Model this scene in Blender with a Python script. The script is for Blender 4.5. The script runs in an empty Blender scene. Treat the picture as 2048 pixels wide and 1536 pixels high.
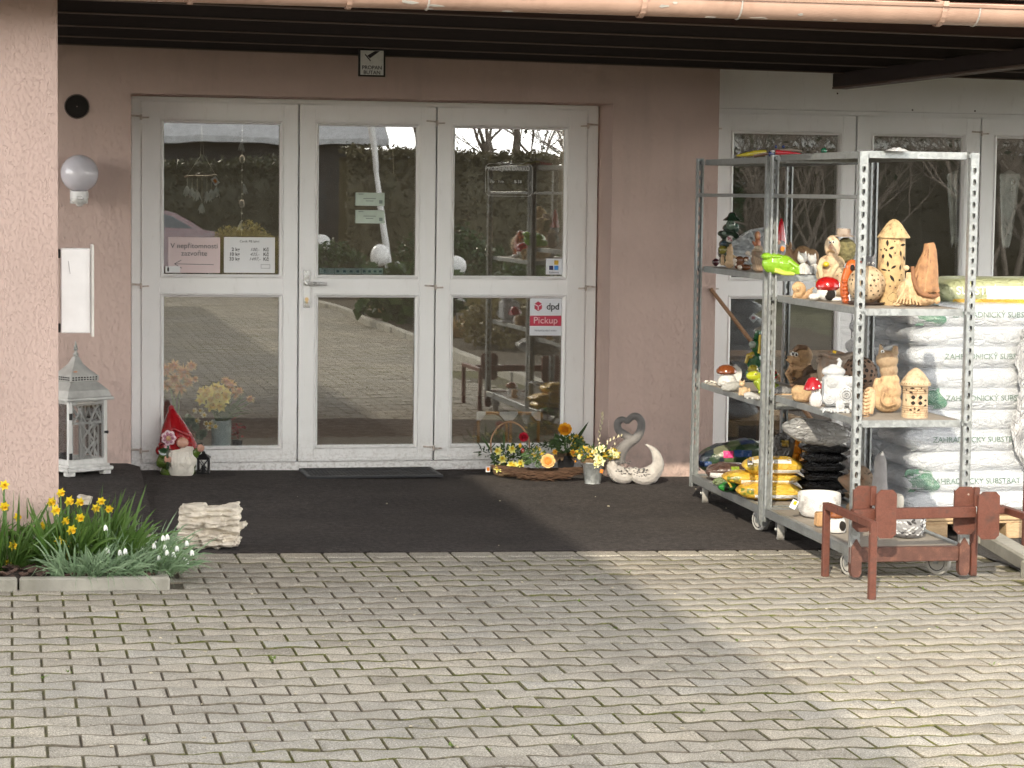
import bpy, bmesh, math, random
import numpy as np
from mathutils import Matrix, Vector, Euler, noise
from mathutils.bvhtree import BVHTree
random.seed(7); rng = np.random.default_rng(7)
R = math.radians; PI = math.pi
sc = bpy.context.scene; COL = sc.collection
# ---------------------------------------------------------------- camera calibration
F_PX = 4699.537; CAMP = Vector((0, -13.9133, 1.7))
AX_R = Vector((0.97782, -0.20824, 0.01309)); AX_W = Vector((0.2085, 0.9747, -0.0810)).normalized()
AX_R = (AX_R - AX_W * AX_R.dot(AX_W)).normalized(); AX_D = AX_W.cross(AX_R)
def ray(u, v): return AX_W + AX_R * ((u - 1024) / F_PX) + AX_D * ((v - 768) / F_PX)
SL = .013
def gz(x): return -SL * (min(max(x, -3), 6.5) - 3.7)
def G(u, v, dz=0):                       # point of the sloping yard seen at a photo pixel
    k = ray(u, v); t = (dz + SL * 3.7 - CAMP.z) / (k.z + SL * k.x); return CAMP + k * t
def Y(u, v, y):                          # point of the plane at depth y
    k = ray(u, v); return CAMP + k * ((y - CAMP.y) / k.y)
def Zp(u, v, z):
    k = ray(u, v); return CAMP + k * ((z - CAMP.z) / k.z)
# ---------------------------------------------------------------- objects
def tag(o, label=None, cat=None, group=None, kind=None):
    if label: o['label'] = label
    if cat: o['category'] = cat
    if group: o['group'] = group
    if kind: o['kind'] = kind
    return o
def thing(name, label, cat, loc=(0, 0, 0), rz=0, group=None, s=1):
    o = bpy.data.objects.new(name, None); COL.objects.link(o); o.empty_display_size = .05
    o.location = loc; o.rotation_euler = (0, 0, rz); o.scale = (s, s, s)
    return tag(o, label, cat, group)
def copy_tree(o, parent=None):
    c = o.copy(); COL.objects.link(c)
    if parent: c.parent = parent
    for ch in o.children: copy_tree(ch, c)
    return c
def link_mesh(name, me, mats, parent=None):
    o = bpy.data.objects.new(name, me); COL.objects.link(o)
    for m in (mats if isinstance(mats, (list, tuple)) else [mats]): me.materials.append(m)
    if parent: o.parent = parent
    return o
def rot(rx=0, ry=0, rz=0): return Euler((rx, ry, rz)).to_matrix().to_4x4()
def T(x, y=0, z=0): return Matrix.Translation(Vector((x, y, z)) if not isinstance(x, Vector) else x)
def S(x, y=None, z=None): return Matrix.Diagonal((x, x if y is None else y, x if z is None else z, 1))
def frame(d, up=(0, 0, 1)):              # matrix whose z axis points along d
    d = Vector(d).normalized(); up = Vector(up)
    if abs(d.dot(up)) > .98: up = Vector((0, 1, 0))
    x = up.cross(d).normalized(); y = d.cross(x)
    return Matrix((x, y, d)).transposed().to_4x4()
class MB:
    def __init__(s): s.v = []; s.f = []; s.mi = []; s.M = Matrix(); s.m = 0; s.c = None; s.fc = []
    def add(s, vs, fs, M=None):
        b = len(s.v); M = s.M @ M if M is not None else s.M
        s.v += [M @ Vector(p) for p in vs]
        for f in fs: s.f.append([b + i for i in f]); s.mi.append(s.m); s.fc.append(s.c)
        return s
    def box(s, c, d, r=None, bev=0):
        x, y, z = [k / 2 for k in d]; M = T(*c) @ (r if r is not None else Matrix())
        b = min(bev, x * .9, y * .9, z * .9)
        if b <= 0:
            vs = [(i * x, j * y, k * z) for i in (-1, 1) for j in (-1, 1) for k in (-1, 1)]
            fs = [(0, 1, 3, 2), (4, 6, 7, 5), (0, 4, 5, 1), (2, 3, 7, 6), (0, 2, 6, 4), (1, 5, 7, 3)]
            return s.add(vs, fs, M)
        vs = []; ix = {}
        for i in (-1, 1):
            for j in (-1, 1):
                for k in (-1, 1):
                    for a, p in enumerate([(i * x, j * (y - b), k * (z - b)), (i * (x - b), j * y, k * (z - b)), (i * (x - b), j * (y - b), k * z)]):
                        ix[i, j, k, a] = len(vs); vs.append(p)
        q = lambda *t: [ix[k] for k in t]; fs = []
        for sg in (-1, 1):
            fs.append(q((sg, -1, -1, 0), (sg, 1, -1, 0), (sg, 1, 1, 0), (sg, -1, 1, 0)))
            fs.append(q((-1, sg, -1, 1), (1, sg, -1, 1), (1, sg, 1, 1), (-1, sg, 1, 1)))
            fs.append(q((-1, -1, sg, 2), (1, -1, sg, 2), (1, 1, sg, 2), (-1, 1, sg, 2)))
            for s2 in (-1, 1):
                fs.append(q((sg, s2, -1, 0), (sg, s2, 1, 0), (sg, s2, 1, 1), (sg, s2, -1, 1)))
                fs.append(q((sg, -1, s2, 0), (sg, 1, s2, 0), (sg, 1, s2, 2), (sg, -1, s2, 2)))
                fs.append(q((-1, sg, s2, 1), (1, sg, s2, 1), (1, sg, s2, 2), (-1, sg, s2, 2)))
                for s3 in (-1, 1): fs.append(q((sg, s2, s3, 0), (sg, s2, s3, 1), (sg, s2, s3, 2)))
        return s.add(vs, fs, M)
    def b2(s, x0, x1, y0, y1, z0, z1, bev=0):
        return s.box(((x0 + x1) / 2, (y0 + y1) / 2, (z0 + z1) / 2), (abs(x1 - x0), abs(y1 - y0), abs(z1 - z0)), None, bev)
    def tube(s, pts, r, n=8, cap=True, closed=False, flat=1):
        pts = [Vector(p) for p in pts]; k = len(pts)
        rs = r if isinstance(r, (list, tuple)) else [r] * k
        vs = []; fs = []; pu = None
        for i, p in enumerate(pts):
            d = (pts[(i + 1) % k] - pts[i - 1]) if closed else (pts[min(i + 1, k - 1)] - pts[max(i - 1, 0)])
            if d.length < 1e-9: d = Vector((0, 0, 1))
            d.normalize()
            if pu is None: pu = Vector((0, 0, 1)) if abs(d.z) < .9 else Vector((0, 1, 0))
            x = pu.cross(d)
            if x.length < 1e-4: x = Vector((1, 0, 0)).cross(d)
            x.normalize(); y = d.cross(x); pu = y
            for a in range(n):
                t = 2 * PI * a / n; vs.append(p + x * (math.cos(t) * rs[i]) + y * (math.sin(t) * rs[i] * flat))
        for i in range(k if closed else k - 1):
            j = (i + 1) % k
            for a in range(n): b = (a + 1) % n; fs.append((i * n + a, i * n + b, j * n + b, j * n + a))
        if cap and not closed: fs += [tuple(range(n))[::-1], tuple(range((k - 1) * n, k * n))]
        return s.add(vs, fs)
    def lathe(s, prof, n=20, M=None, cap=True, wob=None):
        vs = []; fs = []; k = len(prof)
        for (r, z) in prof:
            for a in range(n):
                t = 2 * PI * a / n; q = r * (wob(t, z) if wob else 1); vs.append((q * math.cos(t), q * math.sin(t), z))
        for i in range(k - 1):
            for a in range(n): b = (a + 1) % n; fs.append((i * n + a, i * n + b, (i + 1) * n + b, (i + 1) * n + a))
        if cap: fs += [tuple(range(n))[::-1], tuple(range((k - 1) * n, k * n))]
        return s.add(vs, fs, M)
    def ell(s, c, r, M=None, n=14, k=9):
        r = (r, r, r) if isinstance(r, (int, float)) else r
        prof = [(math.sin(PI * i / k), -math.cos(PI * i / k)) for i in range(k + 1)]
        prof[0] = (.02, -1); prof[-1] = (.02, 1)
        return s.lathe(prof, n, T(*c) @ (M if M is not None else Matrix()) @ S(*r))
    def ext(s, pts, h, M=None):          # polygon in xy extruded along z by h
        k = len(pts); vs = [(x, y, 0) for x, y in pts] + [(x, y, h) for x, y in pts]
        fs = [tuple(range(k))[::-1], tuple(range(k, 2 * k))] + [(i, (i + 1) % k, k + (i + 1) % k, k + i) for i in range(k)]
        return s.add(vs, fs, M)
    def quad(s, a, b, c, d): return s.add([a, b, c, d], [(0, 1, 2, 3)])
    def grid(s, fn, nu, nv):
        vs = [fn(i / nu, j / nv) for j in range(nv + 1) for i in range(nu + 1)]
        fs = [(j * (nu + 1) + i, j * (nu + 1) + i + 1, (j + 1) * (nu + 1) + i + 1, (j + 1) * (nu + 1) + i) for j in range(nv) for i in range(nu)]
        return s.add(vs, fs)
    def leaf(s, p, d, L, w, up=(0, 0, 1), bend=.3, n=3, thick=0):   # a blade: base p, direction d
        d = Vector(d).normalized(); up = Vector(up); sd = d.cross(up)
        if sd.length < 1e-3: sd = Vector((1, 0, 0))
        sd.normalize(); nn = sd.cross(d).normalized(); vs = []; fs = []
        p = Vector(p)
        for i in range(n + 1):
            t = i / n; c = p + d * (L * t) + Vector((0, 0, -bend * L * t * t)); ww = w * (math.sin(PI * min(1, .15 + .85 * t)) ** .7 if t < 1 else .02)
            vs += [c - sd * ww / 2 + nn * ww * .18, c, c + sd * ww / 2 + nn * ww * .18]
        for i in range(n):
            b = i * 3; fs += [(b, b + 1, b + 4, b + 3), (b + 1, b + 2, b + 5, b + 4)]
        return s.add(vs, fs)
    def mesh(s, name, smooth=None):
        me = bpy.data.meshes.new(name); me.from_pydata([tuple(v) for v in s.v], [], s.f)
        if any(s.mi): me.polygons.foreach_set('material_index', s.mi)
        if any(c is not None for c in s.fc):
            at = me.attributes.new('col', 'FLOAT_COLOR', 'CORNER'); k = 0; arr = []
            for f, c in zip(s.f, s.fc): arr += list((c or (.5, .5, .5)) + (1,)) * len(f)
            at.data.foreach_set('color', arr)
        if smooth is not None: shade(me, smooth)
        me.update(); return me
    def build(s, name, mats, parent=None, smooth=35, label=None):
        o = link_mesh(name, s.mesh(name, smooth), mats, parent)
        if label: o['label'] = label
        return o
def shade(me, ang):
    me.polygons.foreach_set('use_smooth', [True] * len(me.polygons))
    if ang < 179: me.set_sharp_from_angle(angle=R(ang))
def sculpt(name, mb, mats, parent=None, vox=.004, it=3, label=None, amp=0, fr=60, col=True):
    """melt the overlapping shapes of mb into ONE continuous surface; each face keeps the paint of the shape it came from"""
    me = bpy.data.meshes.new('tmp'); me.from_pydata([tuple(v) for v in mb.v], [], mb.f)
    bm = bmesh.new(); bm.from_mesh(me); bmesh.ops.recalc_face_normals(bm, faces=bm.faces); bm.to_mesh(me); bm.free()
    o = bpy.data.objects.new('tmp', me); COL.objects.link(o)
    m = o.modifiers.new('r', 'REMESH'); m.mode = 'VOXEL'; m.voxel_size = vox
    if it: m2 = o.modifiers.new('s', 'SMOOTH'); m2.iterations = it; m2.factor = .5
    dg = bpy.context.evaluated_depsgraph_get(); dg.update()
    ev = o.evaluated_get(dg); out = bpy.data.meshes.new_from_object(ev)
    bpy.data.objects.remove(o)
    if amp:
        nv = len(out.vertices); co = np.empty(nv * 3, np.float32); out.vertices.foreach_get('co', co); co = co.reshape(-1, 3)
        no = np.array([v.normal[:] for v in out.vertices])
        d = np.array([noise.noise(Vector(p * fr).xyz) for p in co]); co += (no * d[:, None] * amp).astype(np.float32)
        out.vertices.foreach_set('co', co.ravel())
    if col and any(c is not None for c in mb.fc):
        tree = BVHTree.FromPolygons(mb.v, mb.f)
        at = out.attributes.new('col', 'FLOAT_COLOR', 'POINT'); arr = []
        for v in out.vertices:
            i = tree.find_nearest(v.co)[2]; arr += list((mb.fc[i] or (.5, .5, .5)) + (1,))
        at.data.foreach_set('color', arr)
    out.polygons.foreach_set('use_smooth', [True] * len(out.polygons)); out.name = name
    o = link_mesh(name, out, mats, parent)
    if label: o['label'] = label
    return o
def text_mesh(txt, size=.1, align='CENTER', bold=0, ext=.0006, sx=1, shear=0, spacing=1):
    cu = bpy.data.curves.new('t', 'FONT'); cu.body = txt; cu.size = size; cu.align_x = align; cu.align_y = 'CENTER'
    cu.extrude = ext; cu.offset = bold; cu.shear = shear; cu.space_character = spacing; cu.resolution_u = 3
    o = bpy.data.objects.new('t', cu); COL.objects.link(o)
    dg = bpy.context.evaluated_depsgraph_get(); dg.update()
    me = bpy.data.meshes.new_from_object(o.evaluated_get(dg)); bpy.data.objects.remove(o); bpy.data.curves.remove(cu)
    if sx != 1: me.transform(Matrix.Diagonal((sx, 1, 1, 1)))
    return me
WALLM = rot(PI / 2)                      # text/plates drawn in xy stand up facing -y
def text(txt, loc, size, m, parent, name='lettering', M=WALLM, **k):
    me = text_mesh(txt, size, **k); o = link_mesh(name, me, m, parent); o.matrix_local = T(*loc) @ M; return o
# ---------------------------------------------------------------- materials
class NT:
    def __init__(s, name):
        s.mat = bpy.data.materials.new(name); s.mat.use_nodes = True; s.t = s.mat.node_tree; s.t.nodes.clear()
        s.out = s.n('OutputMaterial'); s._co = None
    def n(s, typ, **kw):
        nd = s.t.nodes.new('ShaderNode' + typ)
        for k, v in kw.items():
            if k.startswith('_'): setattr(nd, k[1:], v)
            else: s.set(nd, k.replace('__', ' '), v)
        return nd
    def set(s, nd, k, v):
        i = nd.inputs[int(k[1:])] if k[0] == 'i' and k[1:].isdigit() else nd.inputs[k]
        if isinstance(v, bpy.types.NodeSocket): s.t.links.new(v, i)
        elif isinstance(v, bpy.types.Node): s.t.links.new(v.outputs[0], i)
        else:
            if isinstance(v, tuple) and len(v) == 3 and i.type == 'RGBA': v = v + (1,)
            i.default_value = v
    def co(s, sc_=(1, 1, 1), kind='Object', r=(0, 0, 0)):
        c = s.n('TexCoord'); return s.n('Mapping', i0=c.outputs[kind], Scale=sc_, Rotation=r)
    def noise(s, scale, detail=4, rough=.55, v=None, dist=0):
        return s.n('TexNoise', Vector=v if v is not None else s.co(), Scale=scale, Detail=detail, Roughness=rough, Distortion=dist).outputs[0]
    def ramp(s, fac, *st, interp='LINEAR'):
        r = s.n('ValToRGB', Fac=fac); e = r.color_ramp; e.interpolation = interp
        while len(e.elements) < len(st): e.elements.new(.5)
        for el, (p, c) in zip(e.elements, st):
            el.position = p; el.color = (c, c, c, 1) if isinstance(c, (int, float)) else tuple(c) + (1,)
        return r.outputs[0]
    def mix(s, f, a, b, mode='MIX'):
        m = s.n('Mix', _data_type='RGBA', _blend_type=mode); m.inputs[0].default_value = 0
        s.set(m, 'i0', f); s.set(m, 'i6', a); s.set(m, 'i7', b); return m.outputs[2]
    def math(s, op, a, b=0):
        m = s.n('Math', _operation=op); s.set(m, 'i0', a); s.set(m, 'i1', b); return m.outputs[0]
    def bump(s, h, st=.3, d=.01, nrm=None):
        b = s.n('Bump', Height=h, Strength=st, Distance=d)
        if nrm is not None: s.set(b, 'Normal', nrm)
        return b.outputs[0]
    def bsdf(s, **kw):
        p = s.n('BsdfPrincipled', **kw); s.t.links.new(p.outputs[0], s.out.inputs[0]); return p
def mul(c, k): return tuple(min(1, x * k) for x in c)
_mc = {}
def pm(name, c, rough=.55, metal=0, var=.18, scale=9, bump=.15, bscale=90, bdist=.002, dirt=0, dcol=(.06, .05, .04), coat=0, stretch=(1, 1, 1), attr=False, spec=.5, rvar=.1, sheen=0, sss=0):
    """painted / plain surface: base colour with blotchy variation, dirt and a fine bump"""
    if name in _mc: return _mc[name]
    t = NT(name); co = t.co(stretch)
    if attr:
        base = t.n('Attribute', _attribute_name='col').outputs['Color']
        nz = t.noise(scale, 5, .6, co); col = t.mix(1, base, t.ramp(nz, (.3, 1 - var), (.7, 1 + var * .6)), 'MULTIPLY')
    else:
        nz = t.noise(scale, 5, .6, co); col = t.ramp(nz, (.28, mul(c, 1 - var)), (.72, mul(c, 1 + var)))
    if dirt:
        d = t.noise(scale * .6, 8, .7, t.co((stretch[0] * 1.3, stretch[1] * 1.3, stretch[2] * .9)))
        col = t.mix(t.math('MULTIPLY', t.ramp(d, (.5, 0), (.68, 1)), dirt), col, dcol)
    p = t.bsdf(Base__Color=col, Metallic=metal, Roughness=t.ramp(t.noise(scale * 2, 3, .5, co), (.3, max(0, rough - rvar)), (.7, min(1, rough + rvar))))
    p.inputs['Specular IOR Level'].default_value = spec
    if coat: p.inputs['Coat Weight'].default_value = coat; p.inputs['Coat Roughness'].default_value = .12
    if sheen: p.inputs['Sheen Weight'].default_value = sheen
    if sss: p.inputs['Subsurface Weight'].default_value = sss; p.inputs['Subsurface Radius'].default_value = (.01, .008, .006)
    if bump: t.set(p, 'Normal', t.bump(t.noise(bscale, 5, .6, co), bump, bdist))
    _mc[name] = t.mat; return t.mat
# ---------------------------------------------------------------- special surfaces
def m_plaster():
    t = NT('scratched_plaster'); co = t.co((1, 1, .38))
    n1 = t.noise(150, 3, .5, co, .6); v = t.n('TexVoronoi', Vector=t.co((1, 1, .3)), Scale=120, _feature='F1').outputs[0]
    worm = t.ramp(n1, (.36, 0), (.47, 1)); grain = t.ramp(v, (.1, 1), (.6, .55))
    big = t.noise(1.1, 5, .6); streak = t.noise(2.2, 6, .65, t.co((3, 3, .35)))
    col = t.ramp(big, (.3, (.53, .40, .355)), (.7, (.60, .455, .405)))
    col = t.mix(t.math('MULTIPLY', t.ramp(streak, (.5, 0), (.8, 1)), .3), col, (.36, .28, .25))
    sep = t.n('SeparateXYZ', Vector=t.n('NewGeometry').outputs['Position']); low = t.n('MapRange', Value=sep.outputs[2], i1=.02, i2=.42, i3=1., i4=0.)
    col = t.mix(t.math('MULTIPLY', low, t.ramp(t.noise(14, 6, .7), (.42, 0), (.66, .55))), col, (.27, .215, .19))
    h = t.math('ADD', worm, t.math('MULTIPLY', grain, .35))
    p = t.bsdf(Base__Color=col, Roughness=.92); p.inputs['Specular IOR Level'].default_value = .2
    t.set(p, 'Normal', t.bump(h, .75, .0035)); return t.mat
def m_pvc():
    t = NT('white_plastic_frame'); co = t.co()
    n = t.noise(2.2, 6, .65, t.co((1, 1, .5))); d = t.noise(28, 6, .7, t.co((1, 1, .25)))
    col = t.ramp(n, (.3, (.84, .84, .825)), (.7, (.90, .90, .895)))
    col = t.mix(t.math('MULTIPLY', t.ramp(d, (.58, 0), (.75, 1)), .22), col, (.42, .39, .34))
    sep = t.n('SeparateXYZ', Vector=t.n('NewGeometry').outputs['Position'])
    low = t.n('MapRange', Value=sep.outputs[2], i1=.03, i2=.26, i3=1., i4=0.)      # splash dirt near the ground
    sp = t.noise(60, 5, .7)
    col = t.mix(t.math('MULTIPLY', low, t.ramp(sp, (.46, 0), (.62, .55))), col, (.34, .29, .24))
    t.set(t.bsdf(Base__Color=col, Roughness=.42), 'Normal', t.bump(t.noise(35, 4, .6), .08, .002)); return t.mat
def m_glass(name='window_glass', fac=.19, tint=(.95, .965, .955)):
    t = NT(name); co = t.co()
    nb = t.bump(t.noise(1.7, 2, .5, co), .25, .002)
    g = t.n('BsdfGlossy', Color=(1, 1, 1), Roughness=.004, Normal=nb); tr = t.n('BsdfTransparent', Color=tint)
    fr = t.n('Fresnel', IOR=1.5)
    dust = t.noise(3, 6, .7); 
    m = t.n('MixShader', i0=t.math('ADD', t.math('MULTIPLY', fr, .9), fac - .035), i1=tr.outputs[0], i2=g.outputs[0])
    d = t.n('BsdfDiffuse', Color=(.55, .55, .53))
    m2 = t.n('MixShader', i0=t.math('MULTIPLY', t.ramp(dust, (.4, .3), (.75, 1)), .022), i1=m.outputs[0], i2=d.outputs[0])
    t.t.links.new(m2.outputs[0], t.out.inputs[0]); return t.mat
def m_pavers():
    t = NT('concrete_pavers'); ob = t.co()
    rnd = t.n('NewGeometry').outputs['Random Per Island']
    a = t.ramp(rnd, (0, (.245, .218, .18)), (.12, (.33, .30, .25)), (.45, (.375, .343, .287)), (.75, (.395, .355, .29)), (.9, (.365, .345, .305)), (1, (.285, .25, .20)))
    big = t.noise(.55, 6, .62, ob); a = t.mix(t.ramp(big, (.38, 0), (.62, .8)), a, (.30, .285, .255))
    bl = t.noise(7, 6, .65, ob); a = t.mix(1, a, t.ramp(bl, (.3, .80), (.7, 1.12)), 'MULTIPLY')
    gr = t.noise(210, 2, .7, ob); a = t.mix(1, a, t.ramp(gr, (.34, .45), (.5, 1.0), (.66, 1.5)), 'MULTIPLY')
    vo = t.n('TexVoronoi', Vector=ob, Scale=95, _feature='F1')
    keep = t.math('GREATER_THAN', t.n('SeparateColor', i0=vo.outputs['Color']).outputs[0], .76)
    a = t.mix(t.math('MULTIPLY', keep, t.ramp(vo.outputs[0], (.18, .9), (.30, 0))), a, (.58, .55, .49))
    ms = t.noise(1.1, 6, .7, ob); mm = t.math('MULTIPLY', t.ramp(ms, (.49, 0), (.64, 1)), t.ramp(t.noise(26, 4, .7, ob), (.52, 0), (.66, .55)))
    a = t.mix(mm, a, (.20, .19, .08))
    st = t.ramp(t.noise(.9, 5, .75, t.co((1, 1, 1), r=(0, 0, 1))), (.56, 0), (.70, .42)); a = t.mix(st, a, (.18, .165, .145))
    p = t.bsdf(Base__Color=a, Roughness=.9); p.inputs['Specular IOR Level'].default_value = .25
    t.set(p, 'Normal', t.bump(gr, .5, .002, t.bump(t.noise(14, 5, .6, ob), .25, .004))); return t.mat
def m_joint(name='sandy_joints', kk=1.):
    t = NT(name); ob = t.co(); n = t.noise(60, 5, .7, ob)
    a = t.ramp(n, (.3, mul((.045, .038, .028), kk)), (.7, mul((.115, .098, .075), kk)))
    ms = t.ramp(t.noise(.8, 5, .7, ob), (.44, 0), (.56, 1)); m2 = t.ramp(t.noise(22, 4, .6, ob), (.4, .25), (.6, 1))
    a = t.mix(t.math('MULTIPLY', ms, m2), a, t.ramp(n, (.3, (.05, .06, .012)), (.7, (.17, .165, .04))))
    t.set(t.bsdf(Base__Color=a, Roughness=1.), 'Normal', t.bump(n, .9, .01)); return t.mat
def m_carpet():
    t = NT('dark_carpet'); ob = t.co(); f = t.noise(150, 4, .85, ob); b = t.noise(1.6, 6, .65, ob)
    a = t.ramp(b, (.3, (.035, .0305, .0298)), (.7, (.056, .048, .046))); a = t.mix(1, a, t.ramp(f, (.32, .3), (.68, 2.0)), 'MULTIPLY')
    a = t.mix(1, a, t.ramp(t.noise(38, 3, .6, ob), (.32, .62), (.68, 1.4)), 'MULTIPLY')
    a = t.mix(t.ramp(t.noise(.9, 4, .6, t.co((.5, 1.4, 1), r=(0, 0, .2))), (.5, 0), (.68, .35)), a, (.075, .064, .056))
    du = t.ramp(t.noise(9, 7, .75, t.co((.6, 1.6, 1))), (.46, 0), (.8, .45)); a = t.mix(du, a, (.045, .037, .031))
    sp = t.n('TexVoronoi', Vector=ob, Scale=24); k = t.math('GREATER_THAN', t.n('SeparateColor', i0=sp.outputs['Color']).outputs[0], .93)
    a = t.mix(t.math('MULTIPLY', k, t.ramp(sp.outputs[0], (.06, .8), (.1, 0))), a, (.26, .23, .19))
    p = t.bsdf(Base__Color=a, Roughness=1.); p.inputs['Sheen Weight'].default_value = .02; p.inputs['Specular IOR Level'].default_value = .1
    t.set(p, 'Normal', t.bump(f, .8, .004)); return t.mat
def m_galv(name='galvanised_steel', k=1.):
    t = NT(name); ob = t.co(); v = t.n('TexVoronoi', Vector=ob, Scale=70).outputs['Color']
    s = t.n('SeparateColor', i0=v).outputs[0]; n = t.noise(9, 6, .7, ob)
    a = t.ramp(s, (0, mul((.36, .385, .39), k)), (1, mul((.50, .525, .525), k))); a = t.mix(t.ramp(n, (.45, 0), (.8, .45)), a, mul((.30, .29, .27), k))
    t.bsdf(Base__Color=a, Metallic=.55, Roughness=t.ramp(s, (0, .34), (1, .52))); return t.mat
def m_rust(name, c1, c2, sc_=14):
    t = NT(name); ob = t.co(); n = t.noise(sc_, 7, .7, ob); f = t.noise(160, 3, .7, ob)
    a = t.ramp(n, (.35, c1), (.52, mul(c1, 1.25)), (.66, c2)); a = t.mix(1, a, t.ramp(f, (.3, .8), (.7, 1.2)), 'MULTIPLY')
    ch = t.n('TexVoronoi', Vector=ob, Scale=26); k = t.math('GREATER_THAN', t.n('SeparateColor', i0=ch.outputs['Color']).outputs[1], .88)
    a = t.mix(t.math('MULTIPLY', k, t.ramp(ch.outputs[0], (.08, .8), (.14, 0))), a, (.45, .36, .3))
    t.set(t.bsdf(Base__Color=a, Roughness=t.ramp(n, (.3, .42), (.7, .7))), 'Normal', t.bump(f, .15, .001)); return t.mat
def m_film(name, c, c2=None, rough=.28, fold=11, st=.7, stretch=(1, 1, 1), coat=.3, d=.02):
    """thin plastic packaging: creased and shiny"""
    t = NT(name); ob = t.co(stretch)
    h1 = t.noise(fold, 5, .62, ob, 1.2); h2 = t.n('TexVoronoi', Vector=t.n('Mapping', i0=ob, Scale=(1, 1, 1)), Scale=fold * 1.7, _feature='DISTANCE_TO_EDGE').outputs[0]
    n = t.noise(fold * .45, 3, .5, ob); a = t.ramp(n, (.35, c), (.65, c2 or mul(c, 1.12)))
    p = t.bsdf(Base__Color=a, Roughness=rough); p.inputs['Coat Weight'].default_value = coat; p.inputs['Coat Roughness'].default_value = .15
    h = t.math('ADD', t.ramp(h1, (.35, 0), (.7, 1)), t.math('MULTIPLY', t.ramp(h2, (0, 0), (.12, 1)), .4))
    t.set(p, 'Normal', t.bump(h, st, d)); return t.mat
def m_wood(name, c1, c2, sc_=(2, 2, 14), rough=.6, ring=7):
    t = NT(name); ob = t.co(sc_); n = t.noise(ring, 5, .6, ob, 1.5); a = t.ramp(n, (.3, c1), (.7, c2))
    t.set(t.bsdf(Base__Color=a, Roughness=rough), 'Normal', t.bump(n, .2, .002)); return t.mat
def m_leaf(name, c1, c2, rough=.45, tr=.25, scale=30):
    t = NT(name); ob = t.co(); n = t.noise(scale, 3, .6, ob); rnd = t.n('NewGeometry').outputs['Random Per Island']
    a = t.mix(rnd, t.ramp(n, (.3, c1), (.7, mul(c1, 1.35))), t.ramp(n, (.3, c2), (.7, mul(c2, 1.3))))
    p = t.n('BsdfPrincipled', Base__Color=a, Roughness=rough); p.inputs['Specular IOR Level'].default_value = .35
    tl = t.n('BsdfTranslucent', Color=a); m = t.n('MixShader', i0=tr, i1=p.outputs[0], i2=tl.outputs[0])
    t.t.links.new(m.outputs[0], t.out.inputs[0]); return t.mat
def m_wicker(name, c1, c2, s=(1, 1, 1), f=60):
    t = NT(name); ob = t.co(s); w = t.n('TexWave', Vector=ob, Scale=f, Distortion=6., Detail=3., _bands_direction='Z').outputs[0]
    n = t.noise(40, 5, .7, t.co((.5, .5, 3))); a = t.mix(w, c1, c2); a = t.mix(1, a, t.ramp(n, (.3, .5), (.7, 1.35)), 'MULTIPLY')
    t.set(t.bsdf(Base__Color=a, Roughness=.8), 'Normal', t.bump(w, .8, .006)); return t.mat
JOINTD = None
PLASTER = m_plaster(); PVC = m_pvc(); GLASS = m_glass(); PAVER = m_pavers(); JOINT = m_joint(); JOINTD = m_joint('dirty_shaded_paver_edges', 2.1); CARPET = m_carpet()
GALV = m_galv(k=.85); GALVD = m_galv('dull_galvanised_steel', .7)
BROWN = m_rust('brown_steel_paint', (.105, .034, .021), (.075, .035, .026), 20); RUST = m_rust('rusted_steel', (.085, .036, .026), (.17, .075, .05), 22)
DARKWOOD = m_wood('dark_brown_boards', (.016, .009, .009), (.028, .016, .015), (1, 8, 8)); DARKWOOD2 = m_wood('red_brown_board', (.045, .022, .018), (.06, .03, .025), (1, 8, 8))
COPPER = pm('terracotta_paint', (.50, .335, .26), .42, 0, .12, 5, .08, 40, dirt=.35, dcol=(.28, .15, .10))
BLACK = pm('black_plastic', (.018, .018, .02), .45); BLACKM = pm('black_metal', (.02, .02, .021), .5, .3)
WHITEP = pm('white_paint', (.80, .80, .80), .4, 0, .06); PAPER = pm('white_paper', (.80, .81, .82), .8, 0, .03, 3, 0)
CHROME = pm('brushed_metal', (.55, .55, .54), .3, .9, .15); RUBBER = pm('grey_rubber', (.42, .41, .38), .75, 0, .25, 14, dirt=.5, dcol=(.16, .14, .12))
CONC = pm('kerb_concrete', (.36, .345, .30), .9, 0, .2, 6, .6, 120, .004, dirt=.5, dcol=(.17, .16, .12))
SOIL = pm('dark_soil', (.045, .032, .026), 1, 0, .5, 30, 1, 60, .02)
INK = pm('black_ink', (.02, .02, .024), .6, 0, .05); INKG = pm('green_ink', (.03, .12, .08), .5, 0, .1); INKW = pm('white_ink', (.75, .76, .76), .6, 0, .05)
CERAM = pm('painted_ceramic', (1, 1, 1), .42, 0, .16, 26, .25, 60, .003, attr=True, dirt=.16, dcol=(.12, .07, .04), coat=.15)
GLAZE = pm('glossy_glaze', (1, 1, 1), .16, 0, .10, 22, .06, 40, attr=True, coat=.6)
CLAY = pm('washed_clay', (1, 1, 1), .72, 0, .22, 34, .45, 70, .003, attr=True, dirt=.85, dcol=(.22, .11, .055))
STONE = pm('cast_stone', (1, 1, 1), .85, 0, .2, 22, .6, 90, .004, attr=True, dirt=.35, dcol=(.2, .19, .18))
PETAL = pm('coloured_petal', (1, 1, 1), .6, 0, .14, 40, .2, 60, attr=True, sss=.12)
HOLE = pm('dark_hollow', (.012, .009, .007), .9, 0, .1, 5, 0)
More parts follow.
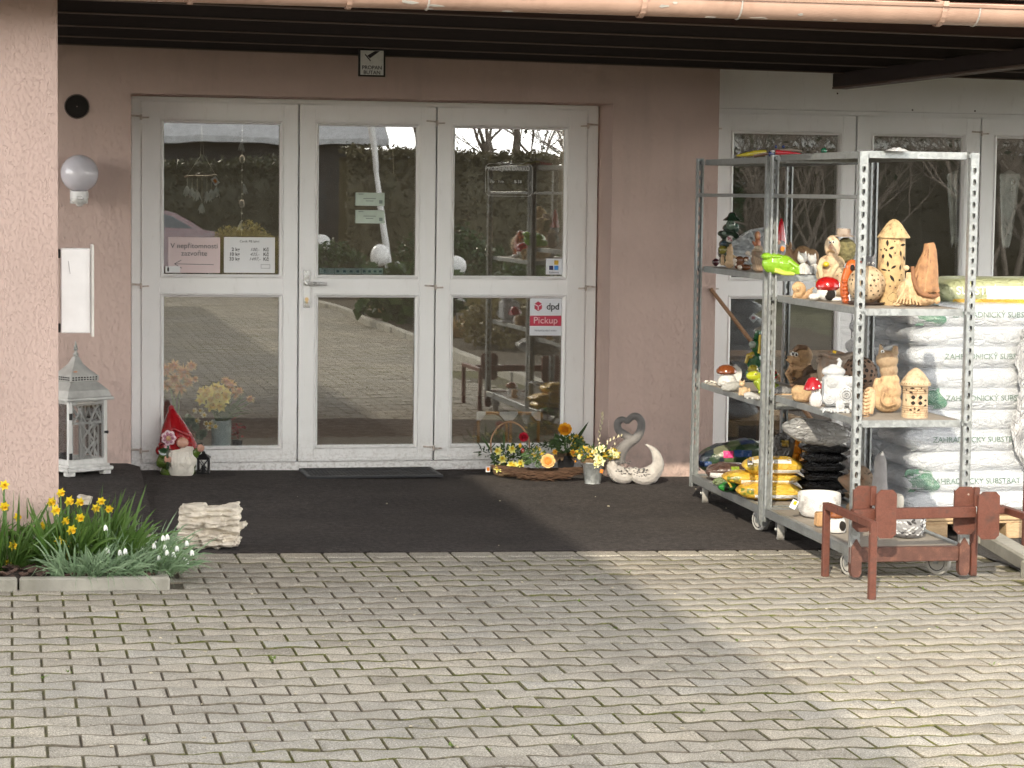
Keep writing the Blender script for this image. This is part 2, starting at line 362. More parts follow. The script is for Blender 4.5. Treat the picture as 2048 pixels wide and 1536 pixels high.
# ---------------------------------------------------------------- the shop
WY = -.33
shop = thing('shop_building', 'pink plastered garden shop front with white glazed doors under a brown porch roof', 'building', (2, 0, gz(2)))
shop.location = (0, 0, 0)
w = MB()
w.b2(-2.2, .672, WY, .1, -.1, 2.62); w.b2(3.497, 4.152, WY, .1, -.1, 2.62); w.b2(.672, 3.497, WY, .1, 2.236, 2.62)
w.build('wall', PLASTER, shop, 20)
# pillar carrying the porch roof
MB().b2(-.42, .198, -3.72, -3.28, -.1, 2.56, .006).build('pillar', PLASTER, shop, 20)
# porch ceiling: boards above, purlins below
c = MB()
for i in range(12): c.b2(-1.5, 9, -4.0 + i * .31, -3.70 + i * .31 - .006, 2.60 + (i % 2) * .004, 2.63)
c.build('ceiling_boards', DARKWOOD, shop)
def zb(x): return 2.452 + .0115 * (4.1 - x)
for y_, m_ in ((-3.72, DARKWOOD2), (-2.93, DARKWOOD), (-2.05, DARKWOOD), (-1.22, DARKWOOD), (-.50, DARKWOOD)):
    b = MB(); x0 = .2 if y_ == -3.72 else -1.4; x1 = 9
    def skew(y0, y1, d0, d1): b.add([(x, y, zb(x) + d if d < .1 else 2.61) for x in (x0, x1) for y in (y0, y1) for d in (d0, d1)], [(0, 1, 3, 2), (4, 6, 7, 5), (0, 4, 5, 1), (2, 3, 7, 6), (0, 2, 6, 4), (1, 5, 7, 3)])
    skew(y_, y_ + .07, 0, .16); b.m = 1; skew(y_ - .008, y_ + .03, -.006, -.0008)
    b.build('purlin', [m_, pm('board_edge_highlight', (.12, .085, .07), .7)], shop)  # paler strip: edge highlight painted along the purlin and beam undersides
b = MB(); b.b2(4.868, 4.955, -3.95, WY + .02, 2.365, 2.446, .004); b.m = 1; b.b2(4.866, 4.957, -3.95, WY + .02, 2.352, 2.3645, .002)
b.build('beam', [DARKWOOD, pm('board_edge_highlight', 0)], shop)
# gutter with brackets and drip flashing
gy, gzc, gr_ = -4.165, 2.535, .078
g = MB(); prof = [(gy + gr_ * math.cos(a), gzc + gr_ * math.sin(a)) for a in [PI + PI * i / 14 for i in range(15)]]
prof = [(gy - gr_ - .002, gzc + .012), (gy - gr_ - .014, gzc + .006), (gy - gr_ - .008, gzc - .006)] + prof
inn = [(y_ + (gy - y_) * .06, z_ + (gzc - z_) * .06) for y_, z_ in prof[3:]][::-1]
pr = prof + [(gy + gr_, gzc + .03)] + inn; X0, X1 = -1.6, 9.
n_ = len(pr); vs = [(X0, y_, z_) for y_, z_ in pr] + [(X1, y_, z_) for y_, z_ in pr]
g.add(vs, [(i, (i + 1) % n_, n_ + (i + 1) % n_, n_ + i) for i in range(n_)])
gut = g.build('gutter', None and [] or [COPPER], shop, 50)
for x_ in (.72, 1.37, 2.62, 3.965, 5.3, 6.6, 7.9):
    k = MB(); pts = [(x_, gy - (gr_ + .006) * math.cos(a), gzc - (gr_ + .006) * math.sin(a)) for a in [PI * i / 10 for i in range(11)]]
    for p, q in zip(pts[:-1], pts[1:]):
        m = (Vector(p) + Vector(q)) / 2; d = Vector(q) - Vector(p); k.box(m, (.022, .004, d.length * 1.15), rot(math.atan2(-d.y, d.z) if 0 else 0) @ frame(d, (1, 0, 0)) @ rot(0, 0, PI / 2))
    k.box((x_, gy - gr_ - .014, gzc + .005), (.026, .02, .024), None, .003); k.box((x_, gy + .01, gzc + .03), (.02, gr_ * 2.4, .004), rot(.22))
    k.build('bracket', COPPER, gut)
for i in range(15):
    k = MB()
    x_ = random.choice([1.75, 1.8, 2.9, 3.0, 3.45, 4.25, 4.7, 1.9]) + random.uniform(-.35, .35); a = random.uniform(.15, 1.35); L_ = random.uniform(.008, .05)
    p = Vector((x_, gy - (gr_ + .0012) * math.cos(a), gzc - (gr_ + .0012) * math.sin(a)))
    pts = [(math.cos(t) * L_ * random.uniform(.6, 1.1), math.sin(t) * .006 * random.uniform(.5, 1.6)) for t in [2 * PI * j / 9 for j in range(9)]]
    k.ext(pts, .001, T(p) @ Matrix(((1, 0, 0, 0), (0, math.sin(a), -math.cos(a), 0), (0, -math.cos(a), -math.sin(a), 0), (0, 0, 0, 1))))
    k.build('flaked_paint_patch', pm('bare_zinc', (.55, .53, .5), .6, .2), gut)
for x_ in (1.70, 3.05, 4.13, 5.7):
    k = MB()
    pts = [(x_, gy - (gr_ + .0015) * math.cos(a), gzc - (gr_ + .0015) * math.sin(a)) for a in [PI * i / 12 for i in range(9)]]; k.tube(pts, .004, 6)
    k.build('soldered_joint', pm('bare_zinc', 0), gut)
f = MB(); f.quad((X0, gy + .02, 2.578), (X1, gy + .02, 2.578), (X1, gy - .012, 2.60), (X0, gy - .012, 2.60))
f.b2(X0, X1, gy - .018, gy - .008, 2.574, 2.70, .003); f.build('drip_flashing', COPPER, shop)
r = MB(); r.add([(X0, gy, 2.66), (X1, gy, 2.66), (X1, 6, 4.4), (X0, 6, 4.4), (X0, gy, 2.70), (X1, gy, 2.70), (X1, 6, 4.44), (X0, 6, 4.44)], [(0, 1, 2, 3), (7, 6, 5, 4), (0, 4, 5, 1), (1, 5, 6, 2), (2, 6, 7, 3), (3, 7, 4, 0)])
r.build('roof', COPPER, shop)
# white panel above the second doors, vent pipe
p = MB(); p.b2(4.156, 7.6, -.02, .04, 2.236, 2.50); p.m = 1
for u, v in ((1675, 187), (1825, 220), (1950, 222)):
    q = Y(u, v, -.021); p.lathe([(.006, 0), (.005, .003)], 8, T(q) @ rot(PI / 2))
p.build('panel', [PVC, pm('rusty_screw', (.1, .06, .04))], shop)
q = Y(154, 213, WY); v = MB(); M_ = T(q) @ rot(PI / 2)
v.lathe([(.066, -.09), (.066, .003), (.070, .004), (.070, -.03)], 28, M_, cap=False); v.m = 1
v.lathe([(.0650, .0022), (.003, .0016)], 28, M_, cap=False); v.build('vent_pipe', [pm('grey_pipe', (.10, .07, .06)), HOLE], shop)
# doors
BX = [(.745, 1.665, .878, 1.555), (1.670, 2.490, 1.787, 2.372), (2.495, 3.420, 2.605, 3.280)]
ZS = (2.083, 1.200, 1.067, .183)
def leafmesh(x0, x1, g0, g1):
    m = MB(); yf, yb = -.026, .03; zt, zb = 2.205, .085; b = .003
    m.b2(x0 + .002, g0 - .022, yf, yb, zb, zt, b); m.b2(g1 + .022, x1 - .002, yf, yb, zb, zt, b)
    for z0, z1 in ((ZS[0] + .022, zt), (ZS[2] + .022, ZS[1] - .022), (zb, ZS[3] - .022)): m.b2(g0 - .022, g1 + .022, yf + .0015, yb, z0, z1, 0)
    for (zt_, zb_) in ((ZS[0], ZS[1]), (ZS[2], ZS[3])):     # glazing beads: bevelled ring
        o, i_ = .0215, 0; O = [(g0 - o, zb_ - o), (g1 + o, zb_ - o), (g1 + o, zt_ + o), (g0 - o, zt_ + o)]; I = [(g0, zb_), (g1, zb_), (g1, zt_), (g0, zt_)]
        J = [(x_ + (.006 if x_ < (g0 + g1) / 2 else -.006), z_ + (.006 if z_ < (zt_ + zb_) / 2 else -.006)) for x_, z_ in O]
        vs = [(x_, yf + .004, z_) for x_, z_ in O] + [(x_, yf - .004, z_) for x_, z_ in J] + [(x_, yf + .012, z_) for x_, z_ in I] + [(x_, yf + .03, z_) for x_, z_ in I]
        m.add(vs, [(r_ * 4 + k, r_ * 4 + (k + 1) % 4, r_ * 4 + 4 + (k + 1) % 4, r_ * 4 + 4 + k) for r_ in range(3) for k in range(4)])
    m.b2(x0 + .01, x1 - .01, yf - .006, yf, zb + .004, zb + .03, .002)
    return m
def hinge(x, z, flip, par):
    h = MB(); h.box((x - .03 * flip, -.032, z + .004), (.07, .012, .010), rot(0, .06), .002); h.box((x + .022 * flip, -.036, z - .006), (.05, .012, .009), rot(0, -.04), .002)
    h.lathe([(.007, -.02), (.007, .012)], 8, T(x, -.036, z)); h.build('hinge', pm('rusty_white_hinge', (.55, .5, .45), .5, 0, .3, 60, dirt=.6, dcol=(.25, .12, .07)), par)
def doorset(sx, nm):
    fr = MB(); x0, x1 = .689 + sx, 3.487 + sx
    fr.b2(x0, .7445 + sx, -.02, .05, .03, 2.233, .003); fr.b2(3.4205 + sx, x1, -.02, .05, .03, 2.233, .003)
    fr.b2(.7445 + sx, 3.4205 + sx, -.018, .05, 2.207, 2.233); fr.b2(.7445 + sx, 3.4205 + sx, -.022, .05, .028, .083, .003)
    for xg in (1.6675, 2.4925): fr.b2(xg - .03 + sx, xg + .03 + sx, .031, .05, .083, 2.207)
    fr.build(nm + '_frame', PVC, shop)
    for i, (a, b, g0, g1) in enumerate(BX):
        L = leafmesh(a + sx, b + sx, g0 + sx, g1 + sx).build('door_leaf', PVC, shop)
        for zt_, zb_ in ((ZS[0], ZS[1]), (ZS[2], ZS[3])):
            MB().b2(g0 + sx - .004, g1 + sx + .004, .002, .02, zb_ - .004, zt_ + .004).build('glass_pane', GLASS, L)
        if i == 0: [hinge(.745 + sx, z_, 1, L) for z_ in (2.115, 1.135, .165)]
        if i == 1: [hinge(2.4925 + sx, z_, 1, L) for z_ in (2.115, 1.135, .165)]
        if i == 2: [hinge(3.42 + sx, z_, -1, L) for z_ in (2.115, 1.135)]
        if i == 1:
            h = MB(); xh = 1.717 + sx; h.b2(xh - .021, xh + .021, -.032, -.026, 1.005, 1.23, .002)
            h.build('lock_plate', CHROME, L)
            h = MB(); h.lathe([(.014, 0), (.014, .02), (.010, .022), (.010, .05)], 12, T(xh, -.032, 1.152) @ rot(PI / 2))
            h.tube([(xh, -.075, 1.152), (xh + .06, -.078, 1.150), (xh + .115, -.072, 1.149)], [.012, .011, .0095], 10); h.build('handle', pm('worn_alu_handle', (.75, .75, .73), .3, .5), L)
            h = MB(); h.lathe([(.012, 0), (.012, .007)], 14, T(xh, -.032, 1.056) @ rot(PI / 2)); h.box((xh, -.035, 1.045), (.013, .007, .03), None, .002); h.build('lock_cylinder', pm('brass', (.55, .40, .20), .3, .8), L)
doorset(0, 'entrance'); doorset(3.469, 'side_entrance')
# the room behind the glass
rm = MB(); rm.b2(.1, 7.6, 5.0, 5.1, 0, 2.62); rm.b2(0, .1, .1, 5, 0, 2.62); rm.b2(7.6, 7.7, .1, 5, 0, 2.62); rm.b2(4.0, 4.1, .1, 4.0, 0, 2.62)
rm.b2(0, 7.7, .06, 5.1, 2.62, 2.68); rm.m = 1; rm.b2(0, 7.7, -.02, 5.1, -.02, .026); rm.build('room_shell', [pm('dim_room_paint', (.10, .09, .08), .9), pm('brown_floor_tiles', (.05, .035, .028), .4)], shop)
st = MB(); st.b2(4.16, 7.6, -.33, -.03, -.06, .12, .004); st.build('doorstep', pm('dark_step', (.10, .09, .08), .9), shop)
# ---------------------------------------------------------------- ground
def tilted(name, x0, x1, y0, y1, dz, m, nx=12, ny=2, kind='structure'):
    g = MB(); g.grid(lambda a, b: (x0 + (x1 - x0) * a, y0 + (y1 - y0) * b, gz(x0 + (x1 - x0) * a) + dz), nx, ny)
    o = g.build(name, m, None, 180); return tag(o, kind=kind)
# far ground sheet
g = MB(); xs = [-400, -60, -20, -8, -3, 0, 3, 6.5, 10, 20, 60, 400]; ys = [-400, -80, -40, -30, -20, -10, 0, 30, 400]
g.add([(x, y, gz(x) - .045) for y in ys for x in xs], [(j * 12 + i, j * 12 + i + 1, (j + 1) * 12 + i + 1, (j + 1) * 12 + i) for j in range(8) for i in range(11)])
tag(g.build('ground', pm('earth_and_grass', (.085, .085, .045), 1, 0, .5, 3, .8, 30, .03), None, 180), kind='structure')
tilted('paving_bed', -6, 9, -34, -3.2, -.0055, JOINT, 20, 10)
# wave shaped pavers 0.20 x 0.132 m, laid in half bond, rows parallel to the shop front
PL, PW, Y00 = .2, .1322, -3.354
def wavef(t):                            # trapezoid wave, period 1, high at 0
    t = (t % 1.); t = np.minimum(t, 1 - t) * 2; return np.clip((.5 - t) / .28, -1, 1) * .5
def pave(xa, xb, ka, kb, N, name, keep):
    xs_ = np.linspace(0, 1, N); rows = []
    for k in range(ka, kb):
        off = (k % 2) * .5; n0 = int(np.floor(xa / PL)); n1 = int(np.ceil(xb / PL))
        for n in range(n0, n1):
            rows.append((n + off, k))
    B = np.array(rows, float); xl = B[:, 0] * PL; yt = Y00 - B[:, 1] * PW
    ok = keep(xl + PL / 2, yt - PW / 2); B, xl, yt = B[ok], xl[ok], yt[ok]; nb = len(B); am = .022
    def ring(inset, z):
        jx, jy = .0026 + inset * .9, .0040 + inset * 1.6
        x = xl[:, None] + jx + (PL - 2 * jx) * xs_[None, :]
        ph = (x / PL - B[:, :1])         # 0..1 along own brick
        top = yt[:, None] + am * wavef(ph) - jy; bot = (yt - PW)[:, None] - am * wavef(ph) + jy
        X = np.concatenate([x, x[:, ::-1]], 1); Yy = np.concatenate([top, bot[:, ::-1]], 1)
        return np.stack([X, Yy, np.full_like(X, z)], -1)
    rs = [ring(0, -.03), ring(0, -.0034), ring(.0032, 0.)]
    V = np.stack(rs, 1).reshape(nb, -1, 3); m = 2 * N
    tl = np.clip(rng.normal(0, .008, (nb, 2)), -.014, .014); dz = np.clip(rng.normal(0, .0012, nb), -.0018, .003)
    cx = (xl + PL / 2)[:, None]; cy = (yt - PW / 2)[:, None]
    V[:, :, 2] += dz[:, None] + (V[:, :, 0] - cx) * tl[:, :1] + (V[:, :, 1] - cy) * tl[:, 1:] + (-SL * (np.clip(V[:, :, 0], -3, 6.5) - 3.7))
    fs = []
    for r_ in range(2):
        for i in range(m): j = (i + 1) % m; fs.append((r_ * m + i, (r_ + 1) * m + i, (r_ + 1) * m + j, r_ * m + j))
    for i in range(N - 1): fs.append((2 * m + i, 2 * m + m - 1 - i, 2 * m + m - 2 - i, 2 * m + i + 1))
    fs = np.array(fs); FA = (fs[None] + (np.arange(nb) * 3 * m)[:, None, None]).reshape(-1, 4)
    me = bpy.data.meshes.new(name); me.vertices.add(nb * 3 * m); me.vertices.foreach_set('co', V.astype(np.float32).ravel())
    me.loops.add(FA.size); me.loops.foreach_set('vertex_index', FA.astype(np.int32).ravel())
    me.polygons.add(len(FA)); me.polygons.foreach_set('loop_start', np.arange(len(FA), dtype=np.int32) * 4)
    mi_ = np.tile(np.array([1] * (2 * m) + [0] * (N - 1), np.int32), nb); me.polygons.foreach_set('material_index', mi_)  # edge faces get joint dirt and the brick fronts' shade as one dark colour
    me.update(calc_edges=True); me.validate()
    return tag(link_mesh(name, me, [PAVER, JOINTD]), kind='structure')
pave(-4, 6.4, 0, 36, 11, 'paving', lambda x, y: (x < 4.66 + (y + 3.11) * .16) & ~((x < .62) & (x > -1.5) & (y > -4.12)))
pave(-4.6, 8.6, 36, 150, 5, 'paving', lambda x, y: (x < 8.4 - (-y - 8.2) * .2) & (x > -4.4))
# pale border course along the carpet
k = MB()
for i in range(-8, 24):
    x0 = i * .2 + .005
    if x0 > 4.5: break
    k.box((x0 + .095, -3.285, gz(x0 + .1) - .012), (.19, .126, .03), rot(0, SL), .005)
tag(k.build('paving_border', PAVER, None, 30), kind='structure')
# carpet: the main sheet and the raised left one
def sheet(name, fn, nx, ny, m, th=.006):
    g = MB(); g.grid(fn, nx, ny); g.grid(lambda a, b: fn(1 - a, b) - Vector((0, 0, th)), nx, ny)
    nb = (nx + 1) * (ny + 1)
    def P_(i, j): return Vector(fn(i / nx, j / ny))
    for i in range(nx):
        for j in (0, ny):
            a, b = P_(i, j), P_(i + 1, j); z = Vector((0, 0, th)); g.add([a, b, b - z, a - z], [(0, 1, 2, 3)])
    for j in range(ny):
        for i in (0, nx):
            a, b = P_(i, j), P_(i, j + 1); z = Vector((0, 0, th)); g.add([a, b, b - z, a - z], [(0, 1, 2, 3)])
    return g.build(name, m, None, 60)
def carpet_pt(a, b):
    x = .3 + (4.62 - .3) * a; yf = -3.212 - .012 * math.sin(x * 1.1) + .012 * noise.noise(Vector((x * 3.5, 0, 2))) + .006 * noise.noise(Vector((x * 13, 0, 5))) - (.02 * max(0, x - 3)) ; y = yf + (-.0 - yf) * b
    return Vector((x, y, gz(x) + .008 + .0018 * noise.noise(Vector((x * 2.2, y * 2.2, 0))) + .0012 * noise.noise(Vector((x * 7, y * 7, 3)))))
cp = sheet('carpet', carpet_pt, 60, 44, CARPET); tag(cp, 'wide dark grey outdoor carpet in front of the entrance doors', 'carpet')
def carpet2_pt(a, b):
    y = -2.95 + 2.62 * b; xr = .678 + .045 * b; x = -2.15 + (xr + 2.15) * a
    z = .052 + .072 * b + (0 if a < .985 else -.02) + .003 * noise.noise(Vector((x * 3, y * 3, 7)))
    return Vector((x, y, z + .01 * math.exp(-((y + 1.0 + .2 * x) / .05) ** 2) * .6))
c2 = sheet('carpet', carpet2_pt, 40, 60, CARPET, .05); tag(c2, 'raised strip of dark carpet at the left, under the white lantern', 'carpet')

# weeds and grit in the joints
m = MB(); rd = random.Random(12)
for i in range(42):
    k = rd.randint(2, 30); n = rd.randint(-4, 20); x_ = (n + .5 * (k % 2)) * PL + rd.uniform(-.01, .01); y_ = Y00 - k * PW - rd.uniform(0, 1) * PW
    if x_ > 4.3 or (x_ < .7 and y_ > -4.2): continue
    for j in range(rd.randint(3, 9)): a = rd.uniform(0, 2 * PI); m.leaf((x_ + rd.uniform(-.006, .006), y_ + rd.uniform(-.02, .02), gz(x_) - .004), (math.cos(a), math.sin(a), rd.uniform(.4, 1.6)), rd.uniform(.010, .030), .005, (0, 0, 1), .3, 2)
tag(m.build('weeds', m_leaf('weed_green', (.10, .17, .03), (.17, .23, .05)), None, 180), 'tiny green weeds sprouting from the paving joints', 'weeds', kind='stuff')
m = MB()
for i in range(260):
    x_, y_ = rd.uniform(-.3, 4.2), rd.uniform(-7.2, -.5)
    if x_ < .75 and y_ > -4.25 or (y_ > -3.25 and i % 7): continue
    r_ = rd.uniform(.002, .006); m.ell((x_, y_, gz(x_) + (.010 if y_ > -3.2 else .002)), (r_ * 1.5, r_, r_ * .6), rot(0, 0, rd.uniform(0, 3)), 6, 4)
tag(m.build('grit', pm('pale_grit', (.42, .37, .28), .9, 0, .4), None, 180), 'scattered pale crumbs of grit and leaf litter on the ground', 'grit', kind='stuff')
# ---------------------------------------------------------------- the yard behind the camera (it is what the glass shows)
def cloud(name, pts, size, m, parent=None, asp=.55, kind=None, nrm=None):
    """many leaf sized faces at pts"""
    pts = np.asarray(pts, float); n = len(pts); a = rng.normal(size=(n, 3)); a /= np.linalg.norm(a, axis=1)[:, None]
    b = rng.normal(size=(n, 3)); b -= a * (a * b).sum(1)[:, None]; b /= np.linalg.norm(b, axis=1)[:, None]
    s = size * rng.uniform(.6, 1.3, (n, 1)); a *= s; b *= s * asp; nn = np.cross(a, b) / s * .35
    V = np.stack([pts - a, pts + b * .9 + nn, pts + a, pts - b * .9 + nn], 1).reshape(-1, 3)
    me = bpy.data.meshes.new(name); me.vertices.add(4 * n); me.vertices.foreach_set('co', V.astype(np.float32).ravel())
    me.loops.add(4 * n); me.loops.foreach_set('vertex_index', np.arange(4 * n, dtype=np.int32)); me.polygons.add(n)
    me.polygons.foreach_set('loop_start', np.arange(n, dtype=np.int32) * 4); me.update(calc_edges=True)
    return link_mesh(name, me, m, parent)
HEDGE = m_leaf('hedge_green', (.028, .036, .018), (.052, .054, .026)); DEEP = m_leaf('deep_green', (.020, .045, .016), (.045, .075, .025), .3)
OLIVE = m_leaf('golden_green', (.24, .19, .06), (.30, .26, .09)); TAN = m_leaf('dry_grass', (.26, .17, .09), (.36, .27, .15), .7); BARK = pm('bark', (.20, .165, .135), .95, 0, .4, 14, .8, 40, .01)
TWIG = pm('twig', (.10, .075, .06), .9); GLOSSY = m_leaf('glossy_leaf', (.03, .06, .02), (.055, .085, .03), .18)
def hedge(name, x0, x1, y, d, h0, h1, n, label, m=HEDGE):
    t = thing(name, label, 'hedge', (x0, y, gz(x0)))
    b = MB(); b.grid(lambda a, c: Vector(((x1 - x0) * a, (.12 if 0 < c < 1 else 0) + .05 * noise.noise(Vector((a * 9, c * 9, 1))), (h0 + (h1 - h0) * a) * c * .95)), 30, 6)
    b.grid(lambda a, c: Vector(((x1 - x0) * (1 - a), -d + .12, (h1 + (h0 - h1) * a) * c * .95)), 10, 3)
    b.grid(lambda a, c: Vector(((x1 - x0) * a, .05 - d * c, (h0 + (h1 - h0) * a) * .95)), 30, 2); b.build('twig_core', m, t, 180)
    u = rng.uniform(size=(n, 3)); H = h0 + (h1 - h0) * u[:, 0]; face = rng.uniform(size=n)
    px = (x1 - x0) * u[:, 0]; py = np.where(face < .7, rng.normal(.08, .07, n), .1 - d * u[:, 1]); pz = np.where(face < .7, H * u[:, 2], H + rng.normal(-.02, .05, n))
    e = face > .92; px = np.where(e, (x1 - x0) + rng.normal(0, .05, n), px); pz = np.where(e, H * u[:, 2], pz)
    cloud('foliage', np.stack([px, py, pz], 1), .055, m, t); return t
hedge('hedge', -6.5, 4.95, -29.6, 1.1, 1.70, 2.16, 22000, 'long clipped dark hedge in front of the grey roofed house')
hedge('hedge', 5.62, 12.5, -26.2, 1.0, 2.42, 2.25, 15000, 'clipped brownish hedge behind the globe lamps, right of the grey house', m_leaf('brown_hedge', (.055, .055, .028), (.085, .072, .036)))
h = thing('grey_roofed_house', 'low dark boarded house with a wide grey roof behind the hedge', 'house', (0, -33, 0))
b = MB(); b.b2(-9, 6.9, -7, 0, -.1, 2.75); b.build('wall', pm('dark_boards', (.035, .034, .036), .8, stretch=(5, 1, .4)), h)
b = MB(); b.add([(-9.6, .7, 2.72), (7.35, .7, 2.72), (7.35, -3.6, 5.2), (-9.6, -3.6, 5.2), (-9.6, -7.8, 2.72), (7.35, -7.8, 2.72), (-9.6, .7, 2.60), (7.35, .7, 2.60), (-9.6, -7.8, 2.6), (7.35, -7.8, 2.6)], [(0, 1, 2, 3), (3, 2, 5, 4), (0, 6, 7, 1), (6, 8, 9, 7), (1, 7, 9, 5, 2), (0, 3, 4, 8, 6)])
b.build('roof', pm('grey_roofing', (.52, .53, .55), .7), h)
b = MB(); b.b2(5.6, 6.2, -.01, .03, 1.0, 1.9); b.build('window', pm('dark_window', (.05, .06, .07), .15), h)
# neighbouring house on the left: its eaves throw the long shadow over the yard
h = thing('neighbouring_house', 'three storey pale house along the left side of the yard', 'house', (-3.3, -21, 0))
b = MB(); b.b2(-8, 0, -11, 8.3, -.1, 7.95); b.build('wall', pm('pale_render', (.50, .46, .40), .9), h)
b = MB(); b.add([(.53, -11.5, 8.0), (.53, 8.8, 8.0), (-4, 8.8, 10.6), (-4, -11.5, 10.6), (-8.5, 8.8, 8.0), (-8.5, -11.5, 8.0), (.53, -11.5, 7.9), (.53, 8.8, 7.9), (-8.5, 8.8, 7.9), (-8.5, -11.5, 7.9)], [(0, 1, 2, 3), (3, 2, 4, 5), (0, 6, 7, 1), (7, 6, 9, 8), (1, 7, 8, 4, 2), (0, 3, 5, 9, 6)])
b.build('roof', pm('red_roof_tiles', (.25, .10, .07), .8), h)
for y_ in (-9, -5, -1, 3, 6.6):
    for z_ in (1.0, 3.6, 6.0):
        f = MB(); f.b2(-.005, .05, y_ - .6, y_ + .6, z_, z_ + 1.4, .01); w_ = f.build('window', PVC, h); p = MB(); p.b2(.05, .056, y_ - .52, y_ + .52, z_ + .08, z_ + 1.32); p.build('pane', pm('dark_window', 0), w_)
# bed and kerb along the right side of the yard
g = MB(); g.grid(lambda a, c: Vector((4.62 + 5.2 * a, -27 + 22.9 * c, gz(4.62 + 5 * a) + .05 + .05 * noise.noise(Vector((a * 9, c * 30, 2))))), 20, 60); tag(g.build('flower_bed_soil', pm('mossy_soil', (.07, .055, .035), 1, 0, .5, 20, 1, 40, .03), None, 180), kind='structure')
g = MB()
for i in range(22):
    y1 = -4.05 - i; x_ = 4.53 + .02 * math.sin(i); g.box((x_, y1 - .5, gz(x_) + .01), (.1, .985, .14), None, .008)
for (x0, y0, x1, y1) in ((4.80, -2.45, 4.695, -3.10), (4.693, -3.112, 4.545, -4.04)):
    m_ = Vector(((x0 + x1) / 2, (y0 + y1) / 2, gz(4.6) - .01)); d = Vector((x1 - x0, y1 - y0, 0)); g.box(m_ + Vector((.05, 0, 0)), (.10, d.length - .004, .16), frame(d, (0, 0, 1)) @ rot(PI / 2) if 0 else rot(0, 0, math.atan2(d.y, d.x) - PI / 2), .01)
tag(g.build('kerb', CONC, None, 30), kind='structure')
g = MB(); g.grid(lambda a, c: Vector((4.56 + 4 * a, -4.3 + 4.0 * c, gz(4.6 + 4 * a) + .004 + .008 * min(1, a * 20) + .006 * noise.noise(Vector((a * 60, c * 60, 2))))), 60, 60)
tag(g.build('gravel', pm('dark_gravel', (.085, .08, .078), 1, 0, .55, 90, 1, 130, .02), None, 180), kind='structure')
for i, (x_, y_, z_) in enumerate(((5.0, -24.6, .84), (5.4, -20.8, .76), (5.62, -16.0, .76))):
    t = thing('globe_lamp', ['white globe lamp on a black post, farthest down the yard', 'white globe lamp on a black post beside the broad leaved shrub', 'white globe lamp on a black post, nearest to the shop'][i], 'garden lamp', (x_, y_, gz(x_)), group='globe lamps in the bed')
    b = MB(); b.lathe([(.05, 0), (.035, .02), (.03, z_ - .14), (.06, z_ - .13), (.06, z_ - .11)], 12); b.build('post', BLACK, t)
    b = MB(); b.ell((0, 0, z_), .155, None, 20, 12); b.build('globe', pm('white_globe', (.85, .85, .85), .25), t)
def blob_pts(c, r, n, shell=.75):
    d = rng.normal(size=(n, 3)); d /= np.linalg.norm(d, axis=1)[:, None]; q = d * (shell + (1 - shell) * rng.uniform(size=(n, 1))) * (1 + .16 * np.sin(d[:, :1] * 7 + d[:, 1:2] * 5))
    return q * np.array(r) + np.array(c)
def shrub(name, label, x, y, r, n, m, size, cat='shrub', stems=7, group=None, shell=.6):
    t = thing(name, label, cat, (x, y, gz(x) + .03), group=group)
    p = blob_pts((0, 0, r[2] * .95), r, n, shell); p = p[p[:, 2] > .02]; cloud('foliage', p, size, m, t)
    s = MB()
    for i in range(stems):
        a = 2 * PI * i / stems; s.tube([(0, 0, 0), (.3 * r[0] * math.cos(a), .3 * r[1] * math.sin(a), r[2] * .7), (.7 * r[0] * math.cos(a), .7 * r[1] * math.sin(a), r[2] * 1.4)], [.015, .011, .004], 5)
    s.build('stem', TWIG, t); return t
shrub('golden_shrub', 'rounded golden green shrub in front of the long hedge', 3.85, -25.6, (.62, .5, .55), 6000, OLIVE, .035)
shrub('broadleaf_shrub', 'glossy broad leaved shrub spilling over the kerb', 5.0, -15.6, (.75, .6, .42), 420, GLOSSY, .12)
shrub('dark_shrub', 'dark green low shrub at the foot of the farthest globe lamp', 4.9, -22.9, (.7, .5, .45), 2600, DEEP, .045)
shrub('dark_shrub', 'dark green shrub behind the middle globe lamp', 6.6, -21.6, (.9, .6, .6), 3000, DEEP, .05)
shrub('dark_shrub', 'loose dark shrub beside the nearest globe lamp', 6.5, -14.2, (.8, .7, .5), 2000, GLOSSY, .07)
shrub('flowering_shrub', 'low brownish shrub along the kerb near the shop', 5.3, -11.0, (.6, .8, .32), 2200, m_leaf('brown_green', (.10, .075, .03), (.14, .12, .05)), .04)
for i, (x_, y_, s_) in enumerate(((4.95, -17.6, .7), (5.0, -12.6, .6), (5.6, -9.4, .6), (5.1, -19.4, .6))):
    t = thing('grass_tussock', ['tall tan grass tussock behind the broad leaved shrub', 'tan grass tussock between the shrubs by the kerb', 'tan grass tussock nearest to the shop', 'small tan grass tussock under the lamps'][i], 'grass', (x_, y_, gz(x_) + .04), group='dry grass tussocks')
    b = MB()
    for k in range(170):
        a = random.uniform(0, 2 * PI); b.leaf((.08 * math.cos(a), .08 * math.sin(a), 0), (math.cos(a) * random.uniform(.1, .9), math.sin(a) * random.uniform(.1, .9), 1), s_ * random.uniform(.6, 1.1), .012, bend=.5)
    b.build('blades', TAN, t)
